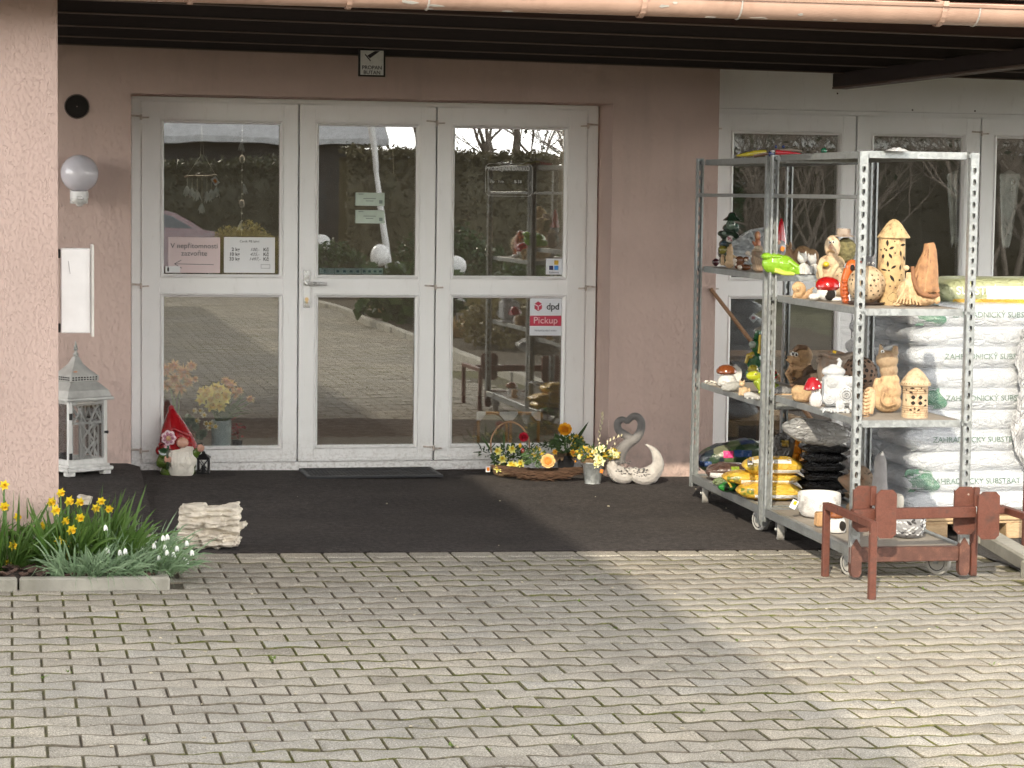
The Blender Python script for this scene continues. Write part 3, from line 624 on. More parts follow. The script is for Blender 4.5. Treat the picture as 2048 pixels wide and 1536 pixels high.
def bare_tree(name, label, x, y, h, seed, spread=.5, n=4, leaf=0, mm=DEEP, cat='tree', base=None):
    rd = random.Random(seed); t = thing(name, label, cat, (x, y, gz(x)), group='bare trees and bushes beyond the yard'); b = MB(); tips = []
    def grow(p, d, L, r, k):
        q = [p]; 
        for i in range(3):
            d = (d + Vector((rd.uniform(-.22, .22), rd.uniform(-.22, .22), rd.uniform(-.05, .18)))).normalized(); p = p + d * L / 3; q.append(p)
        b.tube(q, [r, r * .85, r * .7, r * .55], 6 if k > 2 else 4, False)
        if k == 0: tips.append(p); return
        for i in range(3 if k > 1 else 4):
            a = rd.uniform(0, 2 * PI); s = Vector((math.cos(a), math.sin(a), rd.uniform(-.2, .5))) * spread
            grow(q[rd.choice([1, 2, 3, 3])], (d + s).normalized(), L * rd.uniform(.6, .85), r * .55, k - 1)
    for i in range(base or 1):
        a = 2 * PI * i / (base or 1); grow(Vector((.25 * math.cos(a), .25 * math.sin(a), 0)) if base else Vector(), Vector((.35 * math.cos(a), .35 * math.sin(a), 1)).normalized() if base else Vector((0, 0, 1)), h * .36, h * (.013 if base else .017), n)
    b.build('trunk', BARK, t, 60)
    if leaf:
        P = np.array([[*(p + Vector((rd.gauss(0, .2), rd.gauss(0, .2), rd.gauss(0, .2))))] for p in tips for _ in range(leaf)]); cloud('crown', P, .06, mm, t)
    return t
for i, (x_, y_, h_) in enumerate(((10.6, -28, 5.2), (13.2, -25.5, 4.6), (15.2, -28, 5.0), (17.6, -26, 4.8), (19.8, -28.5, 5.2), (22, -27, 5.0), (12., -29.5, 5.4))):
    bare_tree('bare_bush', 'tangled bare bush %s' % ['behind the brownish hedge end', 'in front of the side doors, left one', 'with dense twigs opposite the side doors', 'of fine twigs beside the white cottage', 'on the right of the white cottage', 'at the right end of the far shrubbery', 'tallest of the far shrubbery'][i], x_, y_, h_, 40 + i, .75, 4, 1, HEDGE, 'bush', 4)
bare_tree('bare_tree', 'tall bare tree rising behind the brownish hedge', 8.6, -34, 8, 3, .6, 5); bare_tree('bare_tree', 'bare tree beside the grey roofed house', 10.8, -38, 9, 5, .6, 5)
t = thing('conifer', 'dense dark conifer at the right of the far yard', 'tree', (11.6, -27, gz(9)))
n_ = 9000; zz = rng.uniform(.15, 1, n_); aa = rng.uniform(0, 2 * PI, n_); rr = (1 - zz) ** .7 * 1.7 * (.55 + .45 * rng.uniform(size=n_)); cloud('foliage', np.stack([rr * np.cos(aa), rr * np.sin(aa), .3 + zz * 5.2], 1), .07, DEEP, t)
b = MB(); b.tube([(0, 0, 0), (0, 0, 5)], [.16, .03], 8); b.build('trunk', BARK, t)
hedge('hedge', 12.6, 26, -30.5, 1.2, 2.6, 2.9, 9000, 'dark thicket closing the yard behind the bare bushes', m_leaf('thicket', (.06, .05, .03), (.09, .075, .045)))
h = thing('white_cottage', 'small white cottage with a window cross beyond the bushes', 'house', (19.5, -36, -.2))
b = MB(); b.b2(-4, 4, -6, 0, 0, 3.4); b.build('wall', pm('white_render', (.7, .7, .68), .9), h); b = MB(); b.add([(-4.4, .5, 3.3), (4.4, .5, 3.3), (4.4, -3, 5.8), (-4.4, -3, 5.8), (4.4, -6.5, 3.3), (-4.4, -6.5, 3.3)], [(0, 1, 2, 3), (3, 2, 4, 5), (0, 5, 4, 1)]); b.build('roof', pm('brown_roof', (.16, .09, .07), .8), h)
for x_ in (-2.4, 0, 2.4): f = MB(); f.b2(x_ - .6, x_ + .6, -.01, .03, .9, 2.2); f.build('window', pm('dark_window', 0), h)
# the red car standing by the hedge, nose to the right
t = thing('parked_car', 'red hatchback parked in front of the long hedge', 'car', (2.2, -27.2, gz(2)), rz=0)
pf = [(-2.0, .32), (-2.02, .75), (-1.9, .95), (-1.35, 1.42), (-.2, 1.46), (.55, 1.28), (1.0, .98), (1.75, .82), (2.0, .62), (2.02, .32)]
def carsec(w, k, grow=0): return [(x_, s_ * w * (1 - .16 * max(0, (z_ - .9) / .55)), z_) for x_, z_ in pf for s_ in (1,)]
b = MB(); L_ = [Vector((x_, -(.84 - .17 * max(0, (z_ - .85) / .6)), z_)) for x_, z_ in pf]; n_ = len(pf); b.add(L_ + [Vector((p.x, -p.y, p.z)) for p in L_], [tuple(range(n_)), tuple(range(n_, 2 * n_))[::-1]] + [(i, n_ + i, n_ + (i + 1) % n_, (i + 1) % n_) for i in range(n_)])
bd = b.build('body', pm('red_car_paint', (.10, .004, .006), .18, .1, .05, coat=1, bump=0), t, 50)
CG = pm('car_glass', (.10, .12, .14), .05, 0, .02, bump=0)
for nm, q in (('windscreen', [(.62, 1.235), (.98, 1.0)]), ('rear_window', [(-1.42, 1.37), (-1.84, 1.02)])):
    (xa, za), (xb, zb) = q; o = .012 if xa > 0 else -.012; f = MB(); wa, wb = .66, .74; f.add([(xa + o, -wa, za + .012), (xa + o, wa, za + .012), (xb + o, wb, zb + .012), (xb + o, -wb, zb + .012)], [(0, 1, 2, 3)]); f.build(nm, CG, t)
for s_ in (1, -1):
    f = MB(); f.add([(x_, s_ * (.852 - .17 * max(0, (z_ - .85) / .6)), z_) for x_, z_ in ((-1.6, 1.02), (-1.25, 1.36), (-.2, 1.39), (.5, 1.22), (.82, 1.0))], [tuple(range(5))]); f.build('side_window', CG, t)
    for x_ in (-1.3, 1.25):
        f = MB(); f.lathe([(.18, -.1), (.31, -.1), (.32, -.05), (.32, .05), (.31, .1), (.18, .1)], 20, T(x_, s_ * .78, .31) @ rot(PI / 2)); w_ = f.build('wheel', BLACK, t)
        f = MB(); f.lathe([(.01, 0), (.19, .012)], 14, T(x_, s_ * .885, .31) @ rot(PI / 2 * -s_)); f.build('rim', CHROME, w_)
    f = MB(); f.ell((1.9, s_ * .62, .70), (.11, .17, .07)); f.build('headlight', CHROME, t)
# far hills
g = MB(); g.grid(lambda a, c: Vector((-300 + 700 * a, -330 - 60 * c, -3 + c * (9.5 + 6 * noise.noise(Vector((a * 9, 0, 4)))))), 40, 3); tag(g.build('hills', pm('wooded_hills', (.06, .07, .06), 1, 0, .4, .05), None, 180), kind='structure')

# white banner pole leaning in the yard
def YV_(u, v, y): p = Y(u, v, -y); return Vector((p.x, y, p.z))
pa, pb = YV_(738, 236, -24.), YV_(783, 560, -24.); pg = pb + (pb - pa) * (pb.z / (pa.z - pb.z)) * .96; t = thing('banner_pole', 'white leaning banner pole with a rolled flag at its upper end, in the yard', 'flag pole', pg)
m = MB(); m.tube([Vector(), (pa - pg) * .99], [.06, .045], 10); m.build('pole', WHITEP, t); m = MB(); q0 = pa - pg; q1 = q0.lerp(Vector(), .30); m.box((q0 + q1) / 2, (.27, .07, (q0 - q1).length), frame(q0 - q1, (0, 1, 0)) @ rot(0, 0, PI / 2), .01); m.build('rolled_flag', pm('white_cloth', (.78, .78, .78), .8), t)
m = MB(); m.lathe([(.09, -.02), (.09, .05), (.07, .08), (.065, .2), (.03, .2)], 14); m.build('socket', BLACKM, t)
# ---------------------------------------------------------------- things in front of the doors
CRZ = math.atan2(AX_R.y, AX_R.x)         # things that face the street
def smooth_path(P, r, k=4):
    q = []; w = []; n = len(P)
    for i in range(n - 1):
        a, b, c, d = P[max(i - 1, 0)], P[i], P[i + 1], P[min(i + 2, n - 1)]
        for j in range(k):
            t = j / k; q.append(.5 * ((2 * b) + (c - a) * t + (2 * a - 5 * b + 4 * c - d) * t * t + (3 * b - a - 3 * c + d) * t ** 3)); w.append(r[i] + (r[i + 1] - r[i]) * t)
    return q + [P[-1]], w + [r[-1]]
class Fig:
    """a thing whose base stands at photo pixel (u,v) on height z (None: on the yard); shapes are given in photo pixels and turned into metres"""
    def __init__(s, name, label, cat, u, v, z=None, group=None, dz=0, back=0, rz=CRZ, y=None):
        p = Y(u, v, y) if y is not None else Zp(u, v, z) if z is not None else G(u, v, dz)
        s.s = F_PX / (p - CAMP).dot(AX_W); s.u, s.v = u, v
        p = p + Vector((-math.sin(CRZ), math.cos(CRZ), 0)) * (back / s.s)
        s.o = thing(name, label, cat, p, rz, group); s.p = p
    def x(s, u): return (u - s.u) / s.s
    def z(s, v): return (s.v - v) / s.s
    def pt(s, u, v, d=0): return Vector((s.x(u), d / s.s, s.z(v)))
    def e(s, m, u, v, ru, rv, rd=None, d=0, c=None, M=None, n=14, k=9):
        if c: m.c = c
        return m.ell(s.pt(u, v, d), (ru / s.s, (rd if rd is not None else ru) / s.s, rv / s.s), M, n, k)
    def t(s, m, pts, r, c=None, n=8, closed=False, flat=1):
        if c: m.c = c
        P = [s.pt(*p) for p in pts]; r = [q / s.s for q in r] if isinstance(r, (list, tuple)) else [r / s.s] * len(P)
        if len(P) > 3: P, r = smooth_path(P, r)
        return m.tube(P, r, n, True, closed, flat)
    def l(s, m, u, prof, c=None, n=20, d=0, wob=None, M=None):   # lathe round the vertical at u: prof = [(radius px, v)]
        if c: m.c = c
        return m.lathe([(r / s.s, s.z(v)) for r, v in prof], n, T(s.x(u), d / s.s, 0) @ (M or Matrix()), True, wob)
    def part(s, name, m, mat, smooth=40, parent=None): return m.build(name, mat, parent or s.o, smooth)
    def sc(s, name, m, mat, vox=1.1, it=2, amp=0, fr=60, parent=None): return sculpt(name, m, mat, parent or s.o, vox / s.s, it, None, amp / s.s, fr)
SKIN = (.62, .34, .25)
# --- big white lantern, turned 45 degrees
fl = Zp(146, 953, .115); lan = thing('floor_lantern', 'tall white wooden lantern with crossed lattice panes and grey metal roof', 'lantern', fl + Vector((.02, .155, 0)), CRZ + R(43))
WOODW = pm('whitewashed_wood', (.68, .68, .66), .7, 0, .18, 6, .35, 30, stretch=(4, 4, .6), dirt=.5, dcol=(.33, .32, .30)); ZINCW = pm('washed_zinc', (.46, .46, .44), .5, .25, .3, 9, .2, 30, dirt=.3, dcol=(.25, .25, .24))
a_ = .125; b = MB()
b.box((0, 0, .035), (2 * a_ + .05, 2 * a_ + .05, .022), None, .004); b.box((0, 0, .053), (2 * a_ + .02, 2 * a_ + .02, .014), None, .003)
for i in (-1, 1):
    for j in (-1, 1): b.box((i * .115, j * .115, .012), (.05, .05, .024), None, .004)
b.build('base', WOODW, lan)
b = MB(); zt = .415
for i in (-1, 1):
    for j in (-1, 1): b.box((i * (a_ - .011), j * (a_ - .011), (zt + .06) / 2), (.022, .022, zt - .06), None, .003)
for z_ in (zt - .01, .07):
    for k in range(4): b.box((0, 0, 0), (2 * a_ - .046, .02, .02), T(0, 0, z_) @ rot(0, 0, k * PI / 2) @ T(0, a_ - .012, 0), .002)
b.build('frame', WOODW, lan)
for k in range(4):
    b = MB(); M_ = rot(0, 0, k * PI / 2) @ T(0, a_ - .008, 0) @ rot(PI / 2); w_ = a_ - .024
    def st(x0, z0, x1, z1, wd=.009): b.box((0, 0, 0), (math.hypot(x1 - x0, z1 - z0), wd, .008), M_ @ T((x0 + x1) / 2, (z0 + z1) / 2, 0) @ rot(0, 0, math.atan2(z1 - z0, x1 - x0)))
    for x_ in (-w_, w_): st(x_, .08, x_, zt - .02, .014)
    st(-w_, .29, w_, .29, .012); st(-w_, .082, w_, .082, .012); st(-w_, zt - .022, w_, zt - .022, .012)
    for sx in (-1, 1): st(-sx * w_ * .45, .085, sx * w_ * .45, .19); st(sx * w_ * .45, .19, -sx * w_ * .45, .29); st(sx * w_ * .1, .29, sx * w_ * .7, zt - .02); st(sx * w_ * .9, .29, sx * w_ * .3, zt - .02)
    st(-w_ * .45, .085, -w_ * .45, .29, .006); st(w_ * .45, .085, w_ * .45, .29, .006)
    lt = b.build('lattice', WOODW, lan)
    g = MB(); g.box((0, 0, 0), (2 * w_, zt - .1, .002), M_ @ T(0, .25, -.006)); g.build('pane', m_glass('lantern_glass', .06, (.93, .93, .93)) if k == 0 else bpy.data.materials['lantern_glass'], lt)
def sq(prof, mb, c=None): mb.lathe([(r * math.sqrt(2), z) for r, z in prof], 4, rot(0, 0, PI / 4))
b = MB(); sq([(.15, zt), (.152, zt + .006), (.150, zt + .016), (.142, zt + .02), (.128, zt + .055), (.10, zt + .085), (.083, zt + .10), (.080, zt + .104)], b); b.build('roof', ZINCW, lan, 20)
b = MB(); sq([(.088, zt + .102), (.091, zt + .106), (.091, zt + .132), (.088, zt + .136)], b); b.m = 1
for k in range(4):
    for i in range(9):
        for j in range(2): b.box((0, 0, 0), (.011, .003, .007), rot(0, 0, k * PI / 2) @ T((i - 4) * .0185, .0915, zt + .113 + j * .012))
b.build('gallery', [ZINCW, HOLE], lan, 20)
b = MB(); sq([(.084, zt + .136), (.082, zt + .14), (.055, zt + .165), (.030, zt + .195), (.018, zt + .222), (.012, zt + .236)], b); b.build('cupola', ZINCW, lan, 20)
b = MB(); b.lathe([(.004, zt + .23), (.014, zt + .24), (.016, zt + .25), (.008, zt + .258), (.007, zt + .268), (.015, zt + .274), (.008, zt + .282), (.011, zt + .292), (.004, zt + .303), (.005, zt + .312), (.001, zt + .322)], 12); b.build('finial', ZINCW, lan)
for z_ in (.11, .33):
    b = MB(); b.box((-a_ + .012, -a_ - .002, z_), (.02, .006, .036), None, .002); b.build('hinge', BLACKM, lan)
b = MB(); b.box((a_ - .008, -a_ - .003, .235), (.024, .01, .012), None, .002); b.lathe([(.007, 0), (.009, .012)], 8, T(a_ - .012, -a_ - .006, .235) @ rot(PI / 2)); b.build('latch', BLACKM, lan)
b = MB(); b.box((-.045, -.062, zt + .15), (.022, .004, .018), rot(.6)); b.build('price_tag', pm('orange_sticker', (.75, .22, .02)), lan)
# --- gnome
gn = Fig('garden_gnome', 'garden gnome in red pointed hat with white beard, holding a pink flower', 'garden gnome', 357, 951, None, back=10); OX, OY, K = 300, 570, 3.747
def Q(x, y): return OX + x / K, OY + y / K
def qe(m, x, y, rx, ry, rd=None, d=0, c=None, M=None): u, v = Q(x, y); gn.e(m, u, v, rx / K, ry / K, (rd if rd else rx) / K, d / K, c, M)
m = MB(); GR = (.10, .16, .03)
qe(m, 205, 1350, 135, 95, 120, 0, GR); qe(m, 200, 1290, 110, 80, 100); qe(m, 150, 1405, 80, 45, 100, -20); qe(m, 270, 1405, 70, 40, 90, -20)
for p, r in (([(110, 1280, -60), (95, 1330, -110), (140, 1310, -150)], [46, 40, 30]), ([(300, 1260, -50), (345, 1260, -90), (375, 1225, -110)], [42, 36, 26])): gn.t(m, [(*Q(x, y), d / K) for x, y, d in p], [q / K for q in r], GR)
gn.sc('coat', m, GLAZE, 1.3)
m = MB(); RD = (.34, .010, .014)
for i in range(20): q_ = i / 19; y_ = 1215 - 275 * q_; r_ = 20 + 132 * (1 - q_) ** 1.05 * (1 + .55 * q_); qe(m, 202 - 50 * q_ ** 1.2, y_, r_, 34, r_ * .9, 18 * q_, RD)
gn.t(m, [(*Q(150, 950), 5), (*Q(142, 925), 4), (*Q(155, 912), 3), (*Q(172, 918), 2)], [6, 4, 3, 1.6]); qe(m, 62, 1245, 28, 36, 40, 0); qe(m, 322, 1212, 20, 34, 36, -20)
for i in range(2): gn.t(m, [(*Q(75 + 18 * i, 1190 - 60 * i), -25), (*Q(190, 1130 - 62 * i), -35 + 4 * i), (*Q(325 - 24 * i, 1190 - 65 * i), -20)], 3.2)
qe(m, 255, 1255, 90, 80, 60, -140, None) if 0 else None
gn.sc('hat', m, GLAZE, 1.2)
m = MB(); qe(m, 248, 1295, 112, 108, 58, -92, (.80, .76, .67)); qe(m, 245, 1375, 98, 84, 58, -104); qe(m, 235, 1430, 38, 30, 30, -100); qe(m, 180, 1215, 26, 26, 26, -95); qe(m, 310, 1225, 28, 26, 26, -90)
for i in range(7): gn.t(m, [(*Q(190 + 18 * i, 1235), -36), (*Q(178 + 24 * i, 1320), -41), (*Q(205 + 10 * i, 1425), -37)], [2.4, 3.2, 1.5])
gn.sc('beard', m, CERAM, 1.0, 1)
m = MB(); qe(m, 258, 1167, 46, 40, 40, -150, SKIN); gn.part('nose', m, CERAM)
for x_, y_, d_ in ((150, 1295, -165), (390, 1210, -125)):
    m = MB(); qe(m, x_, y_, 26, 30, 22, d_, SKIN)
    for i in range(4): gn.t(m, [(*Q(x_ - 14 + 9 * i, y_ - 22 + 3 * i), d_ / K), (*Q(x_ - 10 + 11 * i, y_ - 6), d_ / K - 6), (*Q(x_ - 8 + 9 * i, y_ + 14), d_ / K - 5)], [2.6, 2.5, 2])
    gn.t(m, [(*Q(x_ + 20, y_ + 10), d_ / K), (*Q(x_ + 22, y_ - 16), d_ / K - 3)], 2.4); gn.sc('hand', m, CERAM, .8, 1)
for x_, w_ in ((180, 48), (303, 42)): m = MB(); qe(m, x_, 1432, w_, 28, 60, -80, (.045, .02, .018)); gn.part('boot', m, GLAZE)
m = MB(); gn.t(m, [(*Q(158, 1160), -44), (*Q(150, 1250), -48), (*Q(155, 1360), -47)], [2.2, 2.6, 3.2], (.03, .05, .02)); gn.part('stem', m, GLAZE)
m = MB(); m.c = (.025, .055, .025); u, v = Q(150, 1240); m.leaf(gn.pt(u, v, -48), (-1, -.1, .35), .055, .048, (0, -1, 0), .1, 4); gn.part('leaf', m, GLAZE)
m = MB()
for i in range(7):
    a = 2 * PI * i / 7; u, v = Q(160 + 34 * math.cos(a), 1130 + 36 * math.sin(a)); gn.e(m, u, v, 6.2, 6.2, 2.2, -48, (.66, .46, .50)); gn.e(m, *Q(160 + 30 * math.cos(a), 1130 + 31 * math.sin(a)), 3.4, 3.4, 1.4, -50, (.40, .16, .22))
fo = gn.part('flower', m, GLAZE); m = MB(); gn.e(m, *Q(160, 1133), 5, 5, 2.5, -51, (.48, .30, .14)); gn.part('flower_centre', m, CERAM, 40, fo)
# small black lantern in its hand
lf = Fig('hand_lantern', 'small black metal tealight lantern hanging from the raised hand of the gnome', 'lantern', 407, 949, None, dz=.002); m = MB()
for i in (-1, 1):
    for j in (-1, 1): m.box((i * .03, j * .03, .055), (.006, .006, .08))
m.box((0, 0, .012), (.074, .074, .008), None, .002); m.box((0, 0, .094), (.07, .07, .008), None, .002)
for k in range(4):
    for sx in (-1, 1): m.box((0, 0, 0), (.0035, .0035, .09), rot(0, 0, k * PI / 2) @ T(0, .031, .053) @ rot(0, sx * .62))
for i in (-1, 1):
    for j in (-1, 1): m.lathe([(.005, 0), (.006, .01)], 6, T(i * .03, j * .03, 0))
lf.part('frame', m, BLACKM); m = MB(); m.lathe([(.055, .097), (.056, .101), (.026, .118), (.014, .124), (.012, .134), (.004, .138)], 4, rot(0, 0, PI / 4)); lf.part('roof', m, BLACKM, 20)
m = MB(); m.tube([(-.003, 0, .138), (-.004, 0, .155), (0, 0, .178), (.003, 0, .155), (.003, 0, .138)], .0014, 5); lf.part('wire_handle', m, CHROME); m = MB(); m.lathe([(.013, .016), (.013, .05), (.004, .052)], 12); lf.part('candle', m, BLACK)
# --- layered stone on the carpet and two more behind the plants
LIME = pm('weathered_limestone', (.70, .64, .54), .9, 0, .25, 12, .8, 55, .01, dirt=.45, dcol=(.30, .23, .17))
def boulder(label, u, v, w, h, d, seed, tilt=0, cols=7):
    f = Fig('limestone_block', label, 'stone', u, v, None, dz=.006, back=d * .35, group='pale limestone blocks'); m = MB(); rd = random.Random(seed)
    m.box(f.pt(u, v - h / 2, 0), (w * .94 / f.s, d * .9 / f.s, h * .96 / f.s), rot(.04, tilt, .05))
    for i in range(cols * 3):
        sx = rd.uniform(-.46, .46); sz = rd.uniform(.08, .95); m.box(f.pt(u + sx * w, v - sz * h, rd.uniform(-.2, .2) * d), (rd.uniform(.15, .4) * w / f.s, d * rd.uniform(.85, 1.04) / f.s, rd.uniform(.10, .22) * h / f.s), rot(rd.uniform(-.08, .08), tilt + rd.uniform(-.15, .15), rd.uniform(-.2, .2)))
    o = f.sc('stone_tmp', m, LIME, 1.1, 2, 0); o.name = 'strata'; me = o.data; me.name = 'strata'
    PN = [(v_.co.copy(), v_.normal.copy()) for v_ in me.vertices]
    for v_, (p, nn) in zip(me.vertices, PN): v_.co = p + nn * (.016 * noise.noise(Vector((p.x * 9, p.y * 9, p.z * 52))) + .010 * noise.noise(Vector((p.x * 26, p.y * 26, p.z * 100))) + .012 * noise.noise(Vector((p.x * 7, p.y * 7, p.z * 9)))) * min(1, w / 90)
    return f
boulder('pale layered limestone block lying on the front edge of the carpet', 416, 1098, 126, 84, 70, 3, -.05)
boulder('small pale stone behind the daffodils near the pillar', 168, 1022, 26, 30, 24, 5, .2, 4); boulder('low pale stone half hidden behind the snowdrops', 275, 1082, 44, 16, 24, 8, 0, 3)
# --- planter: kerb, bark and bulbs
k = MB()
for i in range(3): x1 = .645 - i * .62; k.box((x1 - .31, -4.155, gz(x1 - .3) - .012), (.612, .055, .13), rot(0, SL), .008)
k.box((.618, -3.55, gz(.6) - .012), (.05, 1.15, .12), None, .008)
bed = thing('flower_bed', 'low concrete edged flower bed in the front left corner, topped with bark', 'flower bed', (0, -3.6, 0)); bed.location = (0, 0, 0); k.build('edging', CONC, bed, 30)
k = MB(); k.grid(lambda a, c: Vector((-1.6 + 2.2 * a, -4.13 + 1.15 * c, gz(-1.6 + 2.2 * a) + .028 + .02 * noise.noise(Vector((a * 12, c * 8, 5))) + .03 * math.sin(PI * c))), 44, 24); k.build('soil', SOIL, bed, 180)
k = MB()
for i in range(520):
    x_, y_ = random.uniform(-.4, .58), random.uniform(-4.12, -3.4) if random.random() < .75 else random.uniform(-3.4, -3.05); k.box((x_, y_, gz(x_) + .048 + random.uniform(-.01, .02)), (random.uniform(.02, .07), random.uniform(.012, .03), .008), rot(random.uniform(-.5, .5), random.uniform(-.4, .4), random.uniform(0, 6)), .002)
bk = k.build('bark_mulch', pm('bark_chips', (.085, .05, .038), .95, 0, .6, 16, .6, 60, .006), bed); bk['kind'] = 'stuff'
DAFL = m_leaf('daffodil_leaf', (.060, .13, .022), (.11, .19, .045), .4, .3); SNOL = m_leaf('snowdrop_leaf', (.16, .25, .14), (.24, .33, .20), .45, .25)
STEMG = pm('green_stem', (.10, .19, .05), .5, bump=0)
def daff(mb, p, d, r, c1=(.84, .66, .03), c2=(.85, .53, .015)):
    d = Vector(d).normalized(); M_ = T(p) @ frame(d)
    mb.c = c1
    for i in range(6):
        a = PI / 3 * i + .2; q = [(0, -.22, 0), (.45, -.34, .06), (1, 0, .14), (.45, .34, .06), (0, .22, 0)]; mb.add([(x * r * math.cos(a) - y * r * math.sin(a), x * r * math.sin(a) + y * r * math.cos(a), z * r * (1 if i % 2 else .6)) for x, y, z in q], [(0, 1, 2, 3, 4)], M_)
    mb.c = c2; mb.lathe([(.16 * r, 0), (.24 * r, .3 * r), (.28 * r, .6 * r), (.40 * r, .78 * r), (.30 * r, .72 * r), (.12 * r, .25 * r)], 10, M_, False, lambda t, z: 1 + .1 * math.sin(t * 6))
fl_px = [(20, 985), (290, 1020), (330, 1060), (245, 1065), (380, 1065), (485, 1060), (460, 1095), (525, 1098), (20, 1085), (85, 1135), (235, 1095), (265, 1105), (385, 1140), (313, 1155), (200, 1180), (342, 1198), (320, 1265), (62, 1275), (282, 1250), (320, 1328), (35, 1360)]
clumps = [(-.02, -3.85), (.10, -3.62), (.22, -3.86), (.33, -3.60), (.40, -3.82), (-.14, -3.62)]
dl = ['tall daffodil clump at the left picture edge beside the pillar', 'daffodil clump in front of the pink pillar', 'daffodil clump at the front of the flower bed', 'daffodil clump with raised yellow flowers right of the pillar', 'daffodil clump next to the snowdrops', 'daffodil clump at the far left behind the others']
cl = [dict(o=thing('daffodil_clump', dl[i], 'daffodils', (x_, y_, gz(x_) + .05), group='daffodil clumps in the flower bed'), x=x_, y=y_, f=[]) for i, (x_, y_) in enumerate(clumps)]
for (a, c) in fl_px:
    u, v = a / 2.4, 560 + c / 2.4; w_ = min(cl, key=lambda q: abs(Y(u, v, q['y']).x - q['x']) + random.uniform(0, .05)); w_['f'].append(Y(u, v, w_['y'] + random.uniform(-.12, .02)))
for q in cl:
    b = MB(); base = q['o'].location
    for i in range(150):
        a = random.uniform(0, 2 * PI); rr = .10 * math.sqrt(random.random()); sp = random.uniform(.05, .62); L_ = random.uniform(.2, .42)
        b.leaf((rr * math.cos(a), rr * math.sin(a), -.01), (math.cos(a) * sp + random.uniform(-.1, .25), math.sin(a) * sp, 1), L_, random.uniform(.010, .016), (math.sin(a), -math.cos(a), .3), random.uniform(.1, .7), 4)
    b.build('leaves', DAFL, q['o'], 180)
    for p in q['f']:
        p = p - base; s_ = MB(); b0 = Vector((p.x * .35 + random.uniform(-.03, .03), p.y * .3, 0)); s_.tube([b0, b0.lerp(p, .55) + Vector((0, 0, .02)), p + Vector((0, .012, .008)), p], [.0045, .004, .0035, .003], 6)
        st_ = s_.build('stalk', STEMG, q['o']); f_ = MB(); daff(f_, p, (random.uniform(-.7, .8), -1, random.uniform(-.5, .25)), random.uniform(.021, .028)); f_.build('flower', PETAL, st_, 50)
sn_px = [(505, 1180), (575, 1300), (705, 1258), (740, 1245), (738, 1268), (782, 1230), (802, 1225), (848, 1280), (832, 1310), (762, 1325), (895, 1255), (920, 1300), (885, 1335), (895, 1342), (800, 1300), (515, 1290), (600, 1293), (680, 1290), (790, 1275)]
sc_ = [(.40, -4.02), (.50, -3.80), (.58, -3.95), (.55, -3.55), (.30, -4.05)]; slb = ['snowdrop clump beside the front edging, left of the others', 'grey green snowdrop clump in the middle of the bed end', 'snowdrop clump hanging over the corner of the edging', 'snowdrop clump nearest to the limestone block', 'low grey green snowdrop leaves under the daffodils']
cl2 = [dict(o=thing('snowdrop_clump', slb[i], 'snowdrops', (x_, y_, gz(x_) + .045), group='snowdrop clumps in the flower bed'), x=x_, y=y_, f=[]) for i, (x_, y_) in enumerate(sc_)]
for (a, c) in sn_px:
    u, v = a / 2.4, 560 + c / 2.4; w_ = min(cl2, key=lambda q: abs(Y(u, v, q['y']).x - q['x'] - .03) + random.uniform(0, .06)); w_['f'].append(Y(u, v, w_['y'] + random.uniform(-.12, .0)))
for q in cl2:
    b = MB(); base = q['o'].location
    for i in range(190):
        a = random.uniform(0, 2 * PI); rr = .13 * math.sqrt(random.random()); sp = random.uniform(.1, 1.1); b.leaf((rr * math.cos(a), rr * math.sin(a), -.01), (math.cos(a) * sp + .15, math.sin(a) * sp, 1), random.uniform(.13, .30), random.uniform(.006, .0095), (math.sin(a), -math.cos(a), .3), random.uniform(.2, .9), 4)
    b.build('leaves', SNOL, q['o'], 180)
    for p in q['f']:
        p = p - base; s_ = MB(); b0 = Vector((p.x * .4, p.y * .4, 0)); s_.tube([b0, b0.lerp(p, .6) + Vector((0, 0, .035)), p + Vector((-.006, 0, .018)), p + Vector((0, 0, .006))], .002, 5); st_ = s_.build('stalk', STEMG, q['o'])
        f_ = MB(); f_.c = (.82, .84, .80)
        for i in range(3): a = 2.1 * i; f_.ell(p + Vector((.004 * math.cos(a), .004 * math.sin(a), -.008)), (.0055, .0055, .0135), rot(0, 0, a) @ rot(0, -.28), 8, 6)
        f_.c = (.2, .35, .1); f_.ell(p + Vector((0, 0, .006)), (.003, .003, .004), None, 6, 4); f_.build('flower', PETAL, st_, 60)
# --- door mat
p0, p1 = G(599, 940), G(862, 964); mt = thing('doormat', 'dark grey ribbed rubber doormat with raised edge below the middle door', 'doormat', (2.075, -.235, gz(2.07) + .012)); m = MB(); mw, md = .40, .21
m.box((0, 0, .005), (2 * mw, 2 * md, .010), None, .003); m.build('tray', pm('mat_rubber', (.035, .036, .04), .7), mt); m = MB()
for x0, y0, dx, dy in ((0, md - .012, 2 * mw, .022), (0, -md + .012, 2 * mw, .022), (mw - .012, 0, .022, 2 * md - .046), (-mw + .012, 0, .022, 2 * md - .046)): m.box((x0, y0, .0125), (dx, dy, .006), None, .002)
m.build('raised_edge', pm('mat_edge', (.06, .062, .066), .6), mt); m = MB()
for i in range(34): m.box((-mw + .04 + i * (2 * mw - .08) / 33, 0, .0115), (.010, 2 * md - .06, .005))
m.build('ribs', pm('mat_carpet', (.05, .05, .054), .95, bump=.6, bscale=300), mt)
